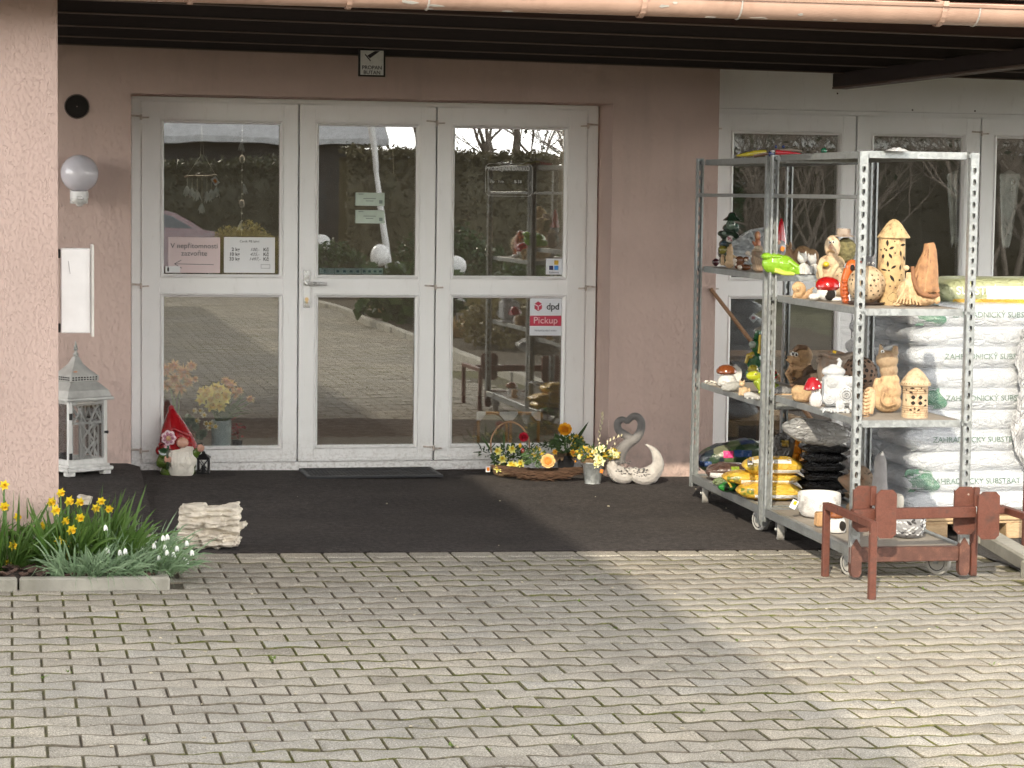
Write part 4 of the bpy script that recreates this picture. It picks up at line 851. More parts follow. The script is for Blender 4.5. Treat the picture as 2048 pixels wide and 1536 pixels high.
# --- swan pair with a heart of necks
sw = Fig('swan_statue', 'two stone swans with grey necks bent into an open heart, against the wall', 'statue', 1278, 970, None, dz=.008, back=14); K4 = 4.096
def S4(x, y, d=0): return (900 + x / K4, 760 + y / K4, d)
m = MB(); PALE = (.52, .49, .46); GREY = (.20, .19, .185)
sw.t(m, [S4(1345, 640), S4(1335, 710), S4(1375, 775), S4(1450, 790), S4(1505, 740)], [7, 14, 18, 17, 8], PALE, 12)
sw.t(m, [S4(1490, 735), S4(1535, 785), S4(1610, 795), S4(1680, 745), S4(1705, 680), S4(1680, 600), S4(1640, 555), S4(1598, 530)], [8, 16, 19, 16, 12, 8, 4, 1.5], PALE, 12)
sw.e(m, *S4(1425, 790)[:2], 19, 15, 17, 0, PALE); sw.e(m, *S4(1620, 805)[:2], 22, 14, 18)
sw.sc('bodies', m, STONE, 1.3, 2, .5, 90)
m = MB(); sw.t(m, [S4(1375, 690), S4(1395, 600), S4(1450, 530), S4(1520, 480), S4(1555, 420), S4(1562, 350), S4(1530, 305), S4(1490, 303), S4(1455, 335), S4(1448, 362)], [13, 13, 11, 9.5, 8.5, 8, 7.5, 7, 6, 3.5], GREY, 12)
sw.t(m, [S4(1525, 505), S4(1490, 490), S4(1430, 455), S4(1380, 420), S4(1365, 370), S4(1385, 335), S4(1420, 330), S4(1448, 358)], [5, 8, 8.5, 8, 7.5, 7, 6, 3.5], GREY, 12)
sw.sc('necks', m, STONE, 1.2, 3)
m = MB(); rd = random.Random(2)
for i in range(70):
    x_, y_ = (rd.uniform(1335, 1480), rd.uniform(665, 775)) if i % 2 else (rd.uniform(1500, 1640), rd.uniform(720, 790)); cx, cy = (1415, 740) if i % 2 else (1600, 775)
    dd = -math.sqrt(max(0, 1 - ((x_ - cx) / 120) ** 2 - ((y_ - cy) / 120) ** 2)) * 17.5; sw.e(m, *S4(x_, y_)[:2], rd.uniform(1.6, 2.6), rd.uniform(.8, 1.3), 1.2, dd, (.13, .125, .12), rot(0, rd.uniform(-.5, .5)), 7, 5)
sw.part('feather_marks', m, STONE)['kind'] = 'stuff'
# ---------------------------------------------------------------- spring arrangements by the door
def F4(x, y): return 900 + x / K4, 760 + y / K4
ARR = m_leaf('silk_leaf', (.05, .10, .035), (.09, .14, .05), .5); WICK = m_wicker('woven_wicker', (.20, .12, .06), (.36, .24, .13))
def rose(m, p, d, r, c1, c2):
    M_ = T(p) @ frame(d); m.c = c2; m.ell(p + Vector(d).normalized() * r * .18, (r * .42, r * .42, r * .36), frame(d) , 9, 6)
    for ring, (n_, rr, tilt) in enumerate(((8, .78, .30), (8, .62, .62), (7, .46, .9), (6, .30, 1.1), (5, .16, 1.25))):
        m.c = c1 if ring < 2 else c2
        for i in range(n_):
            a = 2 * PI * (i + .5 * ring) / n_ + .3 * ring; w_ = r * (.62 - .07 * ring); L_ = r * (.62 - .05 * ring)
            q = [(0, -w_ * .35, 0), (L_ * .6, -w_ * .6, .12 * L_), (L_, -w_ * .3, .32 * L_), (L_ * 1.03, w_ * .3, .32 * L_), (L_ * .6, w_ * .6, .12 * L_), (0, w_ * .35, 0)]
            m.add(q, [(0, 1, 2, 3, 4, 5)], M_ @ rot(0, 0, a) @ T(r * rr * .45, 0, .05 * r * ring) @ rot(0, -tilt))
def greens(f, name, u, v, ru, rv, n, L, w, mat, d=0, parent=None, up=.8):
    m = MB()
    for i in range(n):
        a = random.uniform(0, 2 * PI); q = random.random() ** .5; p = f.pt(u + ru * q * math.cos(a), v + rv * q * math.sin(a), d + random.uniform(-.6, .6) * ru)
        dr = (math.cos(a) * q + random.uniform(-.4, .4), random.uniform(-.8, .3), -math.sin(a) * q * .6 + up * random.uniform(.1, 1)); m.leaf(p, dr, L / f.s * random.uniform(.6, 1.3), w / f.s, (random.uniform(-1, 1), -1, .4), random.uniform(0, .5), 3)
    return m.build(name, mat, parent or f.o, 180)
# handled basket
bk = Fig('flower_basket', 'round wicker flower basket with a hoop handle, yellow daffodils and white berries', 'flower basket', 1015, 953, None, dz=.006, back=12); m = MB()
bk.l(m, 1015, [(22, 953), (28, 949), (33, 936), (32, 933), (24, 933)], n=24); bk.part('basket', m, WICK)
m = MB(); bk.t(m, [F4(335, 600), F4(335, 480), F4(400, 380), F4(490, 345), F4(580, 385), F4(640, 480), F4(645, 590)], 1.5); bk.part('hoop_handle', m, pm('bent_cane', (.38, .22, .12), .6))
greens(bk, 'foliage', 1020, 915, 34, 22, 230, 11, 4, ARR); greens(bk, 'side_sprig', 972, 905, 14, 14, 30, 12, 2.4, DEEP); greens(bk, 'side_sprig', 1057, 900, 14, 16, 40, 10, 2.6, ARR)
for q in ((250, 460, 345, 600), (435, 425, 440, 560)):
    m = MB(); m.leaf(bk.pt(*F4(q[2], q[3])), bk.pt(*F4(q[0], q[1])) - bk.pt(*F4(q[2], q[3])), math.hypot(q[0] - q[2], q[1] - q[3]) / K4 / bk.s, 4 / bk.s, (0, -1, 0), 0, 4); bk.part('tall_leaf', m, ARR)
for i, (x_, y_) in enumerate(((395, 575), (505, 560), (430, 640), (395, 715), (500, 685), (580, 670), (530, 690))):
    m = MB(); p = bk.pt(*F4(x_, y_), -30); daff(m, p, (random.uniform(-.5, .5), -1, random.uniform(0, .5)), .030, (.78, .76, .22), (.75, .58, .04)); bk.part('daffodil', m, PETAL, 60)
m = MB(); rose(m, bk.pt(*F4(598, 465), -14), (.1, -1, .3), .032, (.55, .02, .05), (.45, .01, .03)); bk.part('red_flower', m, PETAL, 60)
for x_, y_, c in ((572, 530, (.85, .55, .03)), (592, 572, (.72, .10, .08))): m = MB(); bk.e(m, *F4(x_, y_), 3.4, 5, 3.4, -20, c); bk.part('tulip_bud', m, PETAL)
m = MB()
for i in range(46): bk.e(m, 1020 + random.uniform(-30, 32), 912 + random.uniform(-18, 16), 1.2, 1.2, 1.2, -22 + random.uniform(-8, 4), (.8, .8, .76), None, 6, 4)
bk.part('white_berries', m, PETAL); m = MB(); m.box(bk.pt(*F4(310, 727), -20), (.026, .003, .036), rot(0, 0, .2)); t_ = bk.part('price_tag', m, PAPER); m = MB(); m.box(bk.pt(*F4(312, 727), -21.5), (.015, .003, .02), rot(0, 0, .2)); bk.part('sticker', m, pm('orange_sticker', 0), parent=t_)
# bark trough with the pale orange rose
tr = Fig('bark_trough', 'long boat shaped trough of frayed brown bark holding a pale orange rose', 'planter', 1084, 964, None, dz=.006, back=16); m = MB()
def trp(a, c):
    t_ = a * 2 - 1; w_ = max(.02, (1 - abs(t_) ** 2.2)); an = PI * c; return Vector((t_ * 92 / tr.s, -math.cos(an) * w_ * 24 / tr.s, (21 - math.sin(an) * w_ * 19 + 9 * abs(t_) ** 2 + 2.2 * noise.noise(Vector((a * 30, c * 9, 1)))) / tr.s))
m.grid(trp, 60, 14); m.grid(lambda a, c: trp(1 - a, c) + Vector((0, 0, .006)), 60, 14); tr.part('bark_shell', m, m_wicker('frayed_bark', (.085, .045, .025), (.20, .115, .07), (.5, 1, 1.4), 90), 180)
m = MB()
for i in range(420):
    a = random.random(); c = random.random() * .5; p = trp(a, c); d = Vector((random.choice((-1, 1)) * random.uniform(.5, 1), random.uniform(-.25, .05), random.uniform(-.3, .3))); m.tube([p + Vector((0, -.001, 0)), p + d * .02 + Vector((0, -.004, 0)), p + d * .042], .0011, 4)
q_ = tr.part('bark_fibres', m, pm('bark_fibre', (.16, .09, .055), .9)); q_['kind'] = 'stuff'
m = MB(); rose(m, tr.pt(*F4(800, 668), -12), (0, -1, .35), .048, (.88, .58, .25), (.85, .46, .12)); tr.part('orange_rose', m, PETAL, 70)
greens(tr, 'foliage', 1068, 915, 20, 17, 130, 10, 3.4, ARR); greens(tr, 'foliage', 1075, 908, 8, 12, 26, 8, 3, m_leaf('yellow_sprig', (.55, .38, .03), (.62, .46, .06)))
# black pot with orange ranunculus
bp = Fig('flower_pot', 'black pot wrapped in brown paper with one big orange ranunculus and a green sprig', 'flower pot', 1132, 957, None, dz=.006, back=22); m = MB()
bp.l(m, 1132, [(12, 957), (13.5, 954), (18.5, 918), (19.8, 917), (19.8, 912), (17, 912)], n=24); bp.part('pot', m, BLACK)
m = MB()
for i in range(60): a = random.uniform(0, 2 * PI); m.leaf(bp.pt(1132 + 12 * math.cos(a), 914 - 6 * random.random(), 12 * math.sin(a)), (math.cos(a + 1.3), math.sin(a + 1.3), random.uniform(-.1, .7)), .07, .03, (0, 0, 1), .5, 3)
bp.part('paper_wrap', m, pm('brown_paper', (.24, .16, .10), .9))
greens(bp, 'foliage', 1135, 890, 30, 16, 200, 12, 4, ARR, 4); greens(bp, 'side_sprig', 1098, 893, 16, 6, 34, 9, 2.4, DEEP); greens(bp, 'yellow_blossoms', 1152, 884, 14, 12, 60, 6, 4, m_leaf('yellow_sprig', 0, 0) if 0 else bpy.data.materials['yellow_sprig'])
m = MB(); bp.t(m, [(1132, 915), (1130, 890), (1129, 872)], 1.6); bp.part('stem', m, STEMG); m = MB(); rose(m, bp.pt(*F4(937, 415), -6), (0, -1, .55), .046, (.80, .42, .02), (.74, .34, .02)); bp.part('ranunculus', m, PETAL, 70)
m = MB(); m.leaf(bp.pt(*F4(985, 560)), bp.pt(*F4(1132, 368)) - bp.pt(*F4(985, 560)), 59 / bp.s, 7 / bp.s, (0, -1, 0), -.1, 5); bp.part('long_leaf', m, DEEP)
for x_, y_ in ((855, 590), (1000, 590), (1012, 605)): m = MB(); daff(m, bp.pt(*F4(x_, y_), -22), (.2, -1, .2), .021, (.85, .50, .04), (.78, .30, .02)); bp.part('small_daffodil', m, PETAL, 60)
m = MB(); bp.e(m, *F4(1024, 667), 2.2, 2.6, .6, -19.5, (.75, .30, .02)); bp.part('price_sticker', m, CERAM)
# zinc bucket
zb = Fig('zinc_bucket', 'small galvanised bucket of pale yellow flowers with pussy willow twigs', 'flower pot', 1186, 969, None, dz=.006, back=17); m = MB()
zb.l(m, 1186, [(15.5, 969), (16.5, 968.5), (16, 966), (21.5, 928), (22.6, 927), (22.6, 925), (20.5, 926), (18, 945)], n=28); zb.part('bucket', m, GALV)
m = MB(); zb.l(m, 1180, [(19, 927), (20, 921), (12, 917)], n=16); zb.part('straw_nest', m, WICK)
greens(zb, 'foliage', 1190, 908, 34, 14, 150, 10, 3.4, ARR, -4); greens(zb, 'yellow_blossoms', 1170, 905, 14, 10, 50, 7, 4, bpy.data.materials['yellow_sprig'], -14); greens(zb, 'yellow_blossoms', 1222, 908, 14, 10, 60, 7, 4, bpy.data.materials['yellow_sprig'], -12)
for x_, y_, r_ in ((1185, 580, .030), (1210, 640, .034), (1230, 665, .034), (1195, 690, .026), (1240, 560, .028), (1320, 590, .024), (1345, 610, .022)): m = MB(); daff(m, zb.pt(*F4(x_, y_), -20), (random.uniform(-.4, .4), -1, random.uniform(0, .5)), r_, (.82, .80, .50), (.80, .74, .32)); zb.part('pale_flower', m, PETAL, 60)
for pts in ([(1235, 640), (1215, 520), (1225, 400), (1240, 320), (1237, 268)], [(1240, 640), (1280, 520), (1330, 480), (1395, 452)], [(1250, 650), (1310, 560), (1352, 522)]):
    m = MB(); q = [(*F4(*p), -6) for p in pts]; zb.t(m, q, [1.1, 1, .8, .6, .5][:len(q)]); tw = zb.part('willow_twig', m, TWIG); m = MB()
    P_, _ = smooth_path([zb.pt(*p) for p in q], [1] * len(q)) if len(q) > 3 else ([zb.pt(*p) for p in q], 0)
    for k_, p in enumerate(P_[2:] if len(P_) > 4 else P_[1:]): m.c = (.74, .66, .46); m.ell(p + Vector((.004 * (-1) ** k_, -.003, 0)), (.0045, .0045, .009), rot(0, .3 * (-1) ** k_), 8, 5)
    m.build('catkins', PETAL, tw)
for x_, y_, r_ in ((1058, 632, 5), (1362, 612, 6)): m = MB(); zb.e(m, *F4(x_, y_), r_, r_ * 1.25, r_, -16, (.72, .68, .30)); zb.part('easter_egg', m, PETAL)
m = MB(); m.box(zb.pt(*F4(1238, 742), -23), (.018, .003, .022), rot(0, .3)); zb.part('price_sticker', m, pm('orange_sticker', 0))
# ---------------------------------------------------------------- the two plant trolleys
CYW = -.02426; CN = Vector((math.cos(CYW), math.sin(CYW), 0)); CD = Vector((math.sin(CYW), -math.cos(CYW), 0)); C0 = Vector((3.7127, -1.3548, 0))
def cpt(t, w, z): return C0 + CD * t + CN * w + Vector((0, 0, z))
PLY = m_wood('weathered_plywood', (.24, .21, .18), (.36, .32, .27), (3, 14, 3), .8, 5)
def holed(mb, x0, x1, z0, z1, y, ny, pitch=.05):
    """steel strip in the xz plane with a hole at every pitch, alternately D shaped and round"""
    z = z0; i = 0; cx = (x0 + x1) / 2; hw = (x1 - x0) * .22
    def q(vs): mb.add(vs, [tuple(range(len(vs)))])
    while z < z1 - pitch * .5:
        za = z + pitch; cz = z + pitch / 2; hh = .0150 if i % 2 else .0135; n = 12
        ho = []
        for k in range(n):
            a = 2 * PI * (k + .5) / n; c_, s_ = math.cos(a), math.sin(a)
            if i % 2 == 0 and s_ > 0: c_ = math.copysign(1, c_) if abs(c_) > .3 else c_ * 1.2; s_ = min(1, s_ * 1.3)
            ho.append((cx + hw * c_, y, cz + hh * s_))
        ou = []
        for k in range(n):
            a = 2 * PI * (k + .5) / n; c_, s_ = math.cos(a), math.sin(a); m_ = max(abs(c_), abs(s_)); ou.append((cx + (x1 - x0) / 2 * c_ / m_, y, cz + pitch / 2 * s_ / m_))
        b = len(mb.v); mb.add(ou + ho, [(k, (k + 1) % n, n + (k + 1) % n, n + k) for k in range(n)])
        for sx in (-1, 1):             # square corners of the strip
            for sz in (-1, 1): pass
        z = za; i += 1
    return z
def post(par, x, y, sx, sy, mat, z0=.14, z1=1.905, plain=False):
    """U channel: holed web across x, flanges running in y"""
    m = MB(); w = .036; xa, xb = (x, x + w) if sx > 0 else (x - w, x); zt = z0 + .16 if plain else holed(m, xa, xb, z0 + .16, z1 - .06, y, 1)
    m.b2(xa, xb, y - .0012, y + .0012, z0 - .06, z0 + .16); m.b2(xa, xb, y - .0012, y + .0012, zt, z1)
    for xx in (xa, xb): m.b2(xx - .0014, xx + .0014, y, y + sy * .030, z0 - .06, z1)
    for xx, d in ((xa, 1), (xb, -1)): m.b2(xx, xx + d * .008, y + sy * .030 - .0014, y + sy * .030 + .0014, z0 - .06, z1)
    m.b2(xa - .004, xb + .004, y - .004 * sy - .001, y - .004 * sy + .001, z0 - .06, z0 + .17); return m.build('post', mat, par, 20)
W_, L_ = .55, 1.35
def castor(par, x, y, ang, label=None):
    M_ = T(x, y, 0) @ rot(0, 0, ang); m = MB(); m.M = M_
    m.lathe([(.026, -.017), (.052, -.019), (.0585, -.013), (.0585, .013), (.052, .019), (.026, .017)], 22, T(0, .02, .0585) @ rot(PI / 2)); w = m.build('castor_wheel', RUBBER, par)
    m = MB(); m.M = M_; m.lathe([(.004, -.016), (.030, -.014), (.040, -.0195), (.041, -.0195)], 16, T(0, .02, .0585) @ rot(PI / 2), False); m.lathe([(.041, .0195), (.040, .0195), (.03, .014), (.004, .016)], 16, T(0, .02, .0585) @ rot(PI / 2), False); m.build('rim', BLACK, w)
    m = MB(); m.M = M_
    for s_ in (-1, 1): m.add([(-.026, s_ * .026, .13), (.026, s_ * .026, .13), (.014, s_ * .026, .05), (-.010, s_ * .026, .05), (-.026, s_ * .023, .13), (.026, s_ * .023, .13), (.014, s_ * .023, .05), (-.010, s_ * .023, .05)], [(0, 1, 2, 3), (7, 6, 5, 4), (0, 4, 5, 1), (1, 5, 6, 2), (2, 6, 7, 3), (3, 7, 4, 0)], T(0, .02, 0))
    m.box((0, .02, .128), (.06, .06, .006)); m.lathe([(.008, -.03), (.008, .03)], 8, T(0, .02, .0585) @ rot(PI / 2)); m.build('castor_fork', GALVD, w)
def trolley(name, label, tnear, zs, base_near, ceil=True):
    o = cpt(tnear, 0, 0); o.z = gz(3.95) + .002; t = thing(name, label, 'plant trolley', o, CYW, 'plant trolleys with garden ornaments'); dz = -o.z
    m = MB(); m.b2(.03, W_ - .03, .035, L_ - .035, .130, .142, .002); m.build('base_board', PLY, t)
    m = MB(); m.b2(0, .030, .03, L_ - .03, .105, .150, .002); m.b2(W_ - .03, W_, .03, L_ - .03, .105, .15, .002); m.b2(.03, W_ - .03, L_ - .03, L_, .105, .15, .002)
    if base_near is GALV: m.b2(.03, W_ - .03, 0, .03, .105, .15, .002)
    m.build('base_frame', GALVD, t)
    if base_near is not GALV:
        m = MB(); m.b2(.045, W_ - .045, -.012, .030, .085, .150, .003); m.build('end_bar', RUST, t)
        for x_ in (.022, W_ - .022):
            m = MB(); m.ext([(-.024, .04), (-.014, .02), (.014, .02), (.024, .04), (.024, .15), (.0, .19), (-.024, .15)], .04, T(x_, .02, 0) @ rot(PI / 2)); m.build('corner_socket', RUST, t)
    else:
        for x_ in (.022, W_ - .022): m = MB(); m.ext([(-.024, .065), (-.012, .045), (.012, .045), (.024, .065), (.024, .15), (-.024, .15)], .04, T(x_, .036, 0) @ rot(PI / 2)); m.build('corner_socket', GALVD, t)
    for x_, sx in ((0, 1), (W_, -1)):
        for y_, sy in ((.0, 1), (L_, -1)): post(t, x_, y_, sx, sy, GALV, plain=base_near is GALV and y_ == 0)
    for i, z_ in enumerate(zs):
        z_ += dz; m = MB(); m.b2(.048, W_ - .048, .03, L_ - .03, z_ - .004, z_ + .004); s = m.build('shelf_board', PLY, t)
        m = MB(); h = .026
        for a in ((.045, W_ - .045, .026, .029), (.045, W_ - .045, L_ - .029, L_ - .026), (.0435, .0465, .03, L_ - .03), (W_ - .0465, W_ - .0435, .03, L_ - .03)): m.b2(*a, z_ - h, z_ + .006, .001)
        m.b2(.045, W_ - .045, .029, .05, z_ - h, z_ - h + .002); m.build('shelf_rim', GALV, s)
        m = MB()
        for x_ in (.03, W_ - .03):
            for y_ in (.014, L_ - .014): m.box((x_, y_, z_ - .012), (.026, .028, .02), None, .003)
        m.build('hook_lug', GALVD, s)
    m = MB()
    for x_ in (.02,): m.b2(x_ - .012, x_ + .012, .03, L_ - .03, 1.693 + dz, 1.712 + dz, .002)
    m.build('upper_rail', GALVD, t)
    for x_ in (.07, W_ - .07):
        for y_, a in ((.15, .25 + x_), (L_ - .15, -.2 - x_)): castor(t, x_, y_, PI / 2 + a)
    return t
SH1 = (.6576, 1.3036, 1.892); SH2 = (.708, 1.2056, 1.900)
trolley('plant_trolley', 'galvanised steel plant trolley standing behind, nearer to the wall, with green witch figurine', 1.35, SH1, GALV)
trolley('plant_trolley', 'galvanised steel plant trolley in front, with rusty end bar and tower shaped lanterns', 2.755, SH2, RUST)
# ---------------------------------------------------------------- ornaments on the trolleys
def P5(x, y): return 1340 + x / 4.8, 280 + y / 4.8
def P5b(x, y): return 1400 + x / 10.97, 420 + y / 10.97
def P6(x, y): return 1640 + x / 4.267, 280 + y / 4.267
def P7(x, y): return 1340 + x / 4.517, 560 + y / 4.517
def P8(x, y): return 1640 + x / 4.8, 580 + y / 4.8
def P9(x, y): return 1340 + x / 5.12, 820 + y / 5.12
def P2(x, y): return 1580 + x / 4.267, 860 + y / 4.267
ZA, ZB, ZC, ZD = .6616, 1.3076, .712, 1.2096; ZBASE = .146
BEI = (.60, .43, .26); BEI2 = (.50, .36, .22); TERR = (.40, .15, .07); WHT = (.70, .69, .66); DBR = (.11, .05, .028); CREAM = (.58, .44, .28)
def ee(f, m, P, x, y, rx, ry, k, d=0, c=None, M=None, rd=None): u, v = P(x, y); f.e(m, u, v, rx / k, ry / k, (rd if rd is not None else rx) / k, d / k, c, M)
def tt(f, m, P, pts, r, k, c=None, n=8): f.t(m, [(*P(p[0], p[1]), (p[2] if len(p) > 2 else 0) / k) for p in pts], [q / k for q in r] if isinstance(r, (list, tuple)) else r / k, c, n)
def eyes(f, P, k, pts, r, d, white=(.85, .85, .82)):
    for x, y in pts:
        m = MB(); ee(f, m, P, x, y, r, r, k, d, white); o = f.part('eye', m, GLAZE); m = MB(); ee(f, m, P, x, y, r * .5, r * .6, k, d - r * .75, (.015, .012, .01)); f.part('pupil', m, GLAZE, 40, o)
GFIG = 'ceramic figures on the trolley shelves'
# green witch
f = Fig('witch_figurine', 'dark green witch figurine in a hat, holding a white bowl', 'figurine', 1457, 529, ZB, GFIG, back=6); k = 10.97; m = MB(); DG = (.025, .05, .03)
for q in ((610, 1120, 200, 120), (610, 950, 225, 170), (620, 760, 215, 140), (630, 560, 205, 130), (650, 400, 170, 110)): ee(f, m, P5b, *q, k, 0, DG)
for q in ((470, 520, 100, 70), (760, 600, 90, 110)): ee(f, m, P5b, *q, k, -60, DG)
f.sc('robe', m, GLAZE, .9)
m = MB(); ee(f, m, P5b, 650, 330, 105, 120, k, -110, (.13, .19, .14)); ee(f, m, P5b, 612, 350, 26, 46, k, -215); ee(f, m, P5b, 780, 390, 60, 100, k, -90, (.10, .16, .13)); f.sc('head', m, GLAZE, .7)
eyes(f, P5b, k, ((615, 290), (700, 300)), 20, -205, (.05, .06, .05))
m = MB(); f.l(m, P5b(690, 0)[0], [(19, P5b(0, 235)[1]), (17, P5b(0, 205)[1]), (10, P5b(0, 150)[1]), (7, P5b(0, 80)[1]), (4, P5b(0, 55)[1]), (.5, P5b(0, 50)[1])], DG, 18); f.part('hat', m, GLAZE)
m = MB(); f.l(m, P5b(640, 0)[0], [(3, P5b(0, 725)[1]), (8, P5b(0, 690)[1]), (8.8, P5b(0, 640)[1]), (7, P5b(0, 580)[1]), (3, P5b(0, 540)[1]), (2.2, P5b(0, 500)[1]), (.4, P5b(0, 480)[1])], WHT, 16, -13); o = f.part('bowl', m, GLAZE)
m = MB(); [ee(f, m, P5b, x, y, 20, 20, k, -235, (.45, .15, .18)) for x, y in ((600, 640), (630, 620), (660, 660), (590, 600))]; f.part('painted_roses', m, GLAZE, 40, o)
for x, y in ((500, 510), (720, 640)): m = MB(); ee(f, m, P5b, x, y, 52, 40, k, -190, (.17, .23, .19)); [tt(f, m, P5b, [(x - 30 + 20 * i, y - 20, -215), (x - 22 + 22 * i, y + 30, -225)], [13, 9], k) for i in range(4)]; f.sc('hand', m, GLAZE, .5, 1)
m = MB(); ee(f, m, P5b, 490, 880, 110, 110, k, -120, (.20, .18, .03)); f.part('yellow_apron', m, GLAZE); m = MB(); ee(f, m, P5b, 520, 740, 100, 70, k, -110, (.05, .09, .12)); f.part('blue_sash', m, GLAZE)
f = Fig('glass_ball', 'small dark maroon ball at the left corner of the upper shelf', 'ball', 1432, 532, ZB, back=7); m = MB(); f.e(m, 1432, 524.5, 7.4, 7.4, 7.4, 0, (.055, .008, .014)); f.part('ball', m, GLAZE); m = MB(); f.l(m, 1432, [(2.5, 532.5), (3, 531)], (.03, .01, .01), 10); f.part('foot', m, GLAZE)
f = Fig('couple_figurine', 'beige clay figurine of a small standing pair with round head, before the witch', 'figurine', 1460, 537, ZB, GFIG, back=2); m = MB()
for q in ((650, 1180, 110, 100), (650, 1050, 95, 110), (650, 930, 75, 80), (650, 850, 70, 55)): ee(f, m, P5b, *q, k, 0, BEI2, rd=75)
ee(f, m, P5b, 665, 780, 34, 36, k, 0); tt(f, m, P5b, [(500, 1220, 40), (490, 1090, 40), (500, 985, 30)], [45, 45, 40], k); tt(f, m, P5b, [(720, 1000, -30), (770, 1040, -40), (800, 1010, -20)], [28, 22, 14], k); f.sc('body', m, CLAY, .7, 1)
f = Fig('mushroom_group', 'brown glazed mushroom group with white bits, left of the owl', 'figurine', 1482, 541, ZB, GFIG, back=5); m = MB()
for q in ((870, 1120, 110, 110), (1000, 1260, 130, 70), (850, 1230, 90, 80), (1010, 1080, 70, 60)): ee(f, m, P5b, *q, k, 0, (.14, .055, .022), rd=80)
f.sc('cap', m, GLAZE, .8)
for x, y, r in ((760, 1110, 48), (1000, 1100, 36), (870, 1260, 55), (760, 1180, 40), (1100, 1010, 30), (1040, 950, 60)): m = MB(); ee(f, m, P5b, x, y, r, r * .9, k, -80, (.62, .56, .48), rot(0, .5)); f.part('white_chip', m, CLAY)
f = Fig('owl_figurine', 'grey brown feathered owl figurine with straw hat, left of the middle post', 'figurine', 1519, 546, ZB, GFIG, back=9); m = MB(); OW = (.26, .20, .15)
for q in ((1300, 1240, 160, 130), (1270, 1100, 150, 160), (1250, 960, 130, 90)): ee(f, m, P5b, *q, k, 0, OW, rd=110)
for i in range(9): tt(f, m, P5b, [(1160 + 18 * i, 1000 + 8 * i, -105), (1200 + 22 * i, 1180, -120), (1250 + 24 * i, 1340 - abs(4 - i) * 6, -90)], [13, 17, 9], k, (.40, .29, .19) if i % 2 else OW)
f.sc('feathers', m, CLAY, .8, 1)
m = MB(); f.l(m, P5b(1280, 0)[0], [(12.5, P5b(0, 905)[1]), (13.5, P5b(0, 890)[1]), (9, P5b(0, 860)[1]), (7.5, P5b(0, 800)[1]), (3, P5b(0, 785)[1])], (.50, .41, .30), 18); f.part('straw_hat', m, WICK if 0 else CLAY)
f = Fig('hare_figurine', 'slim terracotta hare figurine standing upright behind the owl', 'figurine', 1517, 538, ZB, GFIG, back=30); m = MB(); tt(f, m, P5b, [(1290, 1290), (1290, 1000), (1290, 760), (1290, 680)], [75, 75, 70, 60], k, TERR); ee(f, m, P5b, 1285, 580, 68, 110, k, 0, TERR); tt(f, m, P5b, [(1230, 780, -40), (1180, 710, -60), (1165, 690, -60)], [30, 24, 14], k); ee(f, m, P5b, 1270, 570, 40, 70, k, -50, (.50, .26, .13)); f.sc('body', m, CERAM, .8, 1)
f = Fig('foil_wrapped_bale', 'bale wrapped in silvery film on the upper shelf behind the owl', 'bale', 1505, 533, ZB, back=92); m = MB(); P_ = P5b
m.grid(lambda a, c: f.pt(1470 + 82 * a, 534 - c * (46 + 38 * a ** .7) + 2 * math.sin(a * 9), 10 * math.sin(c * 4) + 6 * noise.noise(Vector((a * 8, c * 8, 0)))), 40, 30)
m.grid(lambda a, c: f.pt(1552 - 82 * a, 534 - c * (46 + 38 * (1 - a) ** .7) + 2 * math.sin((1 - a) * 9), 46 - 6 * math.sin(c * 4)), 40, 30)
m.grid(lambda a, c: f.pt(1470 + 82 * a, 534 - (46 + 38 * a ** .7) + 2 * math.sin(a * 9), 10 * math.sin(4) + 6 * noise.noise(Vector((a * 8, 8, 0))) + c * 36), 40, 2); f.part('film', m, m_film('silver_film', (.42, .45, .47), (.62, .65, .66), .22, 9, .9, (1, 1, 4)), 180)
# red capped gnome
f = Fig('gnome_figurine', 'small gnome in a tall red cap behind the lime green frog', 'garden gnome', 1562, 549, ZB, GFIG, back=22); m = MB(); f.l(m, P5(1070, 0)[0], [(11, 490), (10.5, 484), (8, 466), (5, 448), (2, 439), (.5, 437)], (.42, .012, .02), 16, M=rot(0, .0)); f.part('cap', m, GLAZE)
m = MB(); ee(f, m, P5, 1060, 1060, 62, 70, 4.8, 0, (.28, .28, .30)); ee(f, m, P5, 1060, 1180, 70, 90, 4.8, 0, (.09, .13, .10)); ee(f, m, P5, 1065, 1020, 50, 60, 4.8, -30, (.36, .36, .37)); f.sc('body', m, CERAM, .9); m = MB(); ee(f, m, P5, 1040, 985, 24, 22, 4.8, -62, SKIN); f.part('nose', m, CERAM); m = MB(); m.box(f.pt(*P5(1075, 1045), -19), (.02, .002, .022), rot(0, .5)); f.part('price_tag', m, pm('orange_sticker', 0))
# lime frog
LIME_G = (.24, .46, .03); f = Fig('lime_frog', 'bright lime green ceramic frog right behind the middle post', 'figurine', 1566, 552, ZB, GFIG, back=6); m = MB()
for q in ((1090, 1200, 110, 95), (1000, 1190, 120, 105), (1180, 1240, 55, 50), (930, 1120, 60, 40), (1000, 1120, 90, 30)): ee(f, m, P5, *q, 4.8, 0, LIME_G, rd=90)
tt(f, m, P5, [(1130, 1160, -40), (1215, 1220, -70), (1225, 1285, -70)], [38, 30, 24], 4.8); tt(f, m, P5, [(1000, 1250, -70), (1090, 1280, -80), (1190, 1285, -60)], [26, 22, 16], 4.8, (.55, .62, .10)); f.sc('body', m, GLAZE, 1.0)
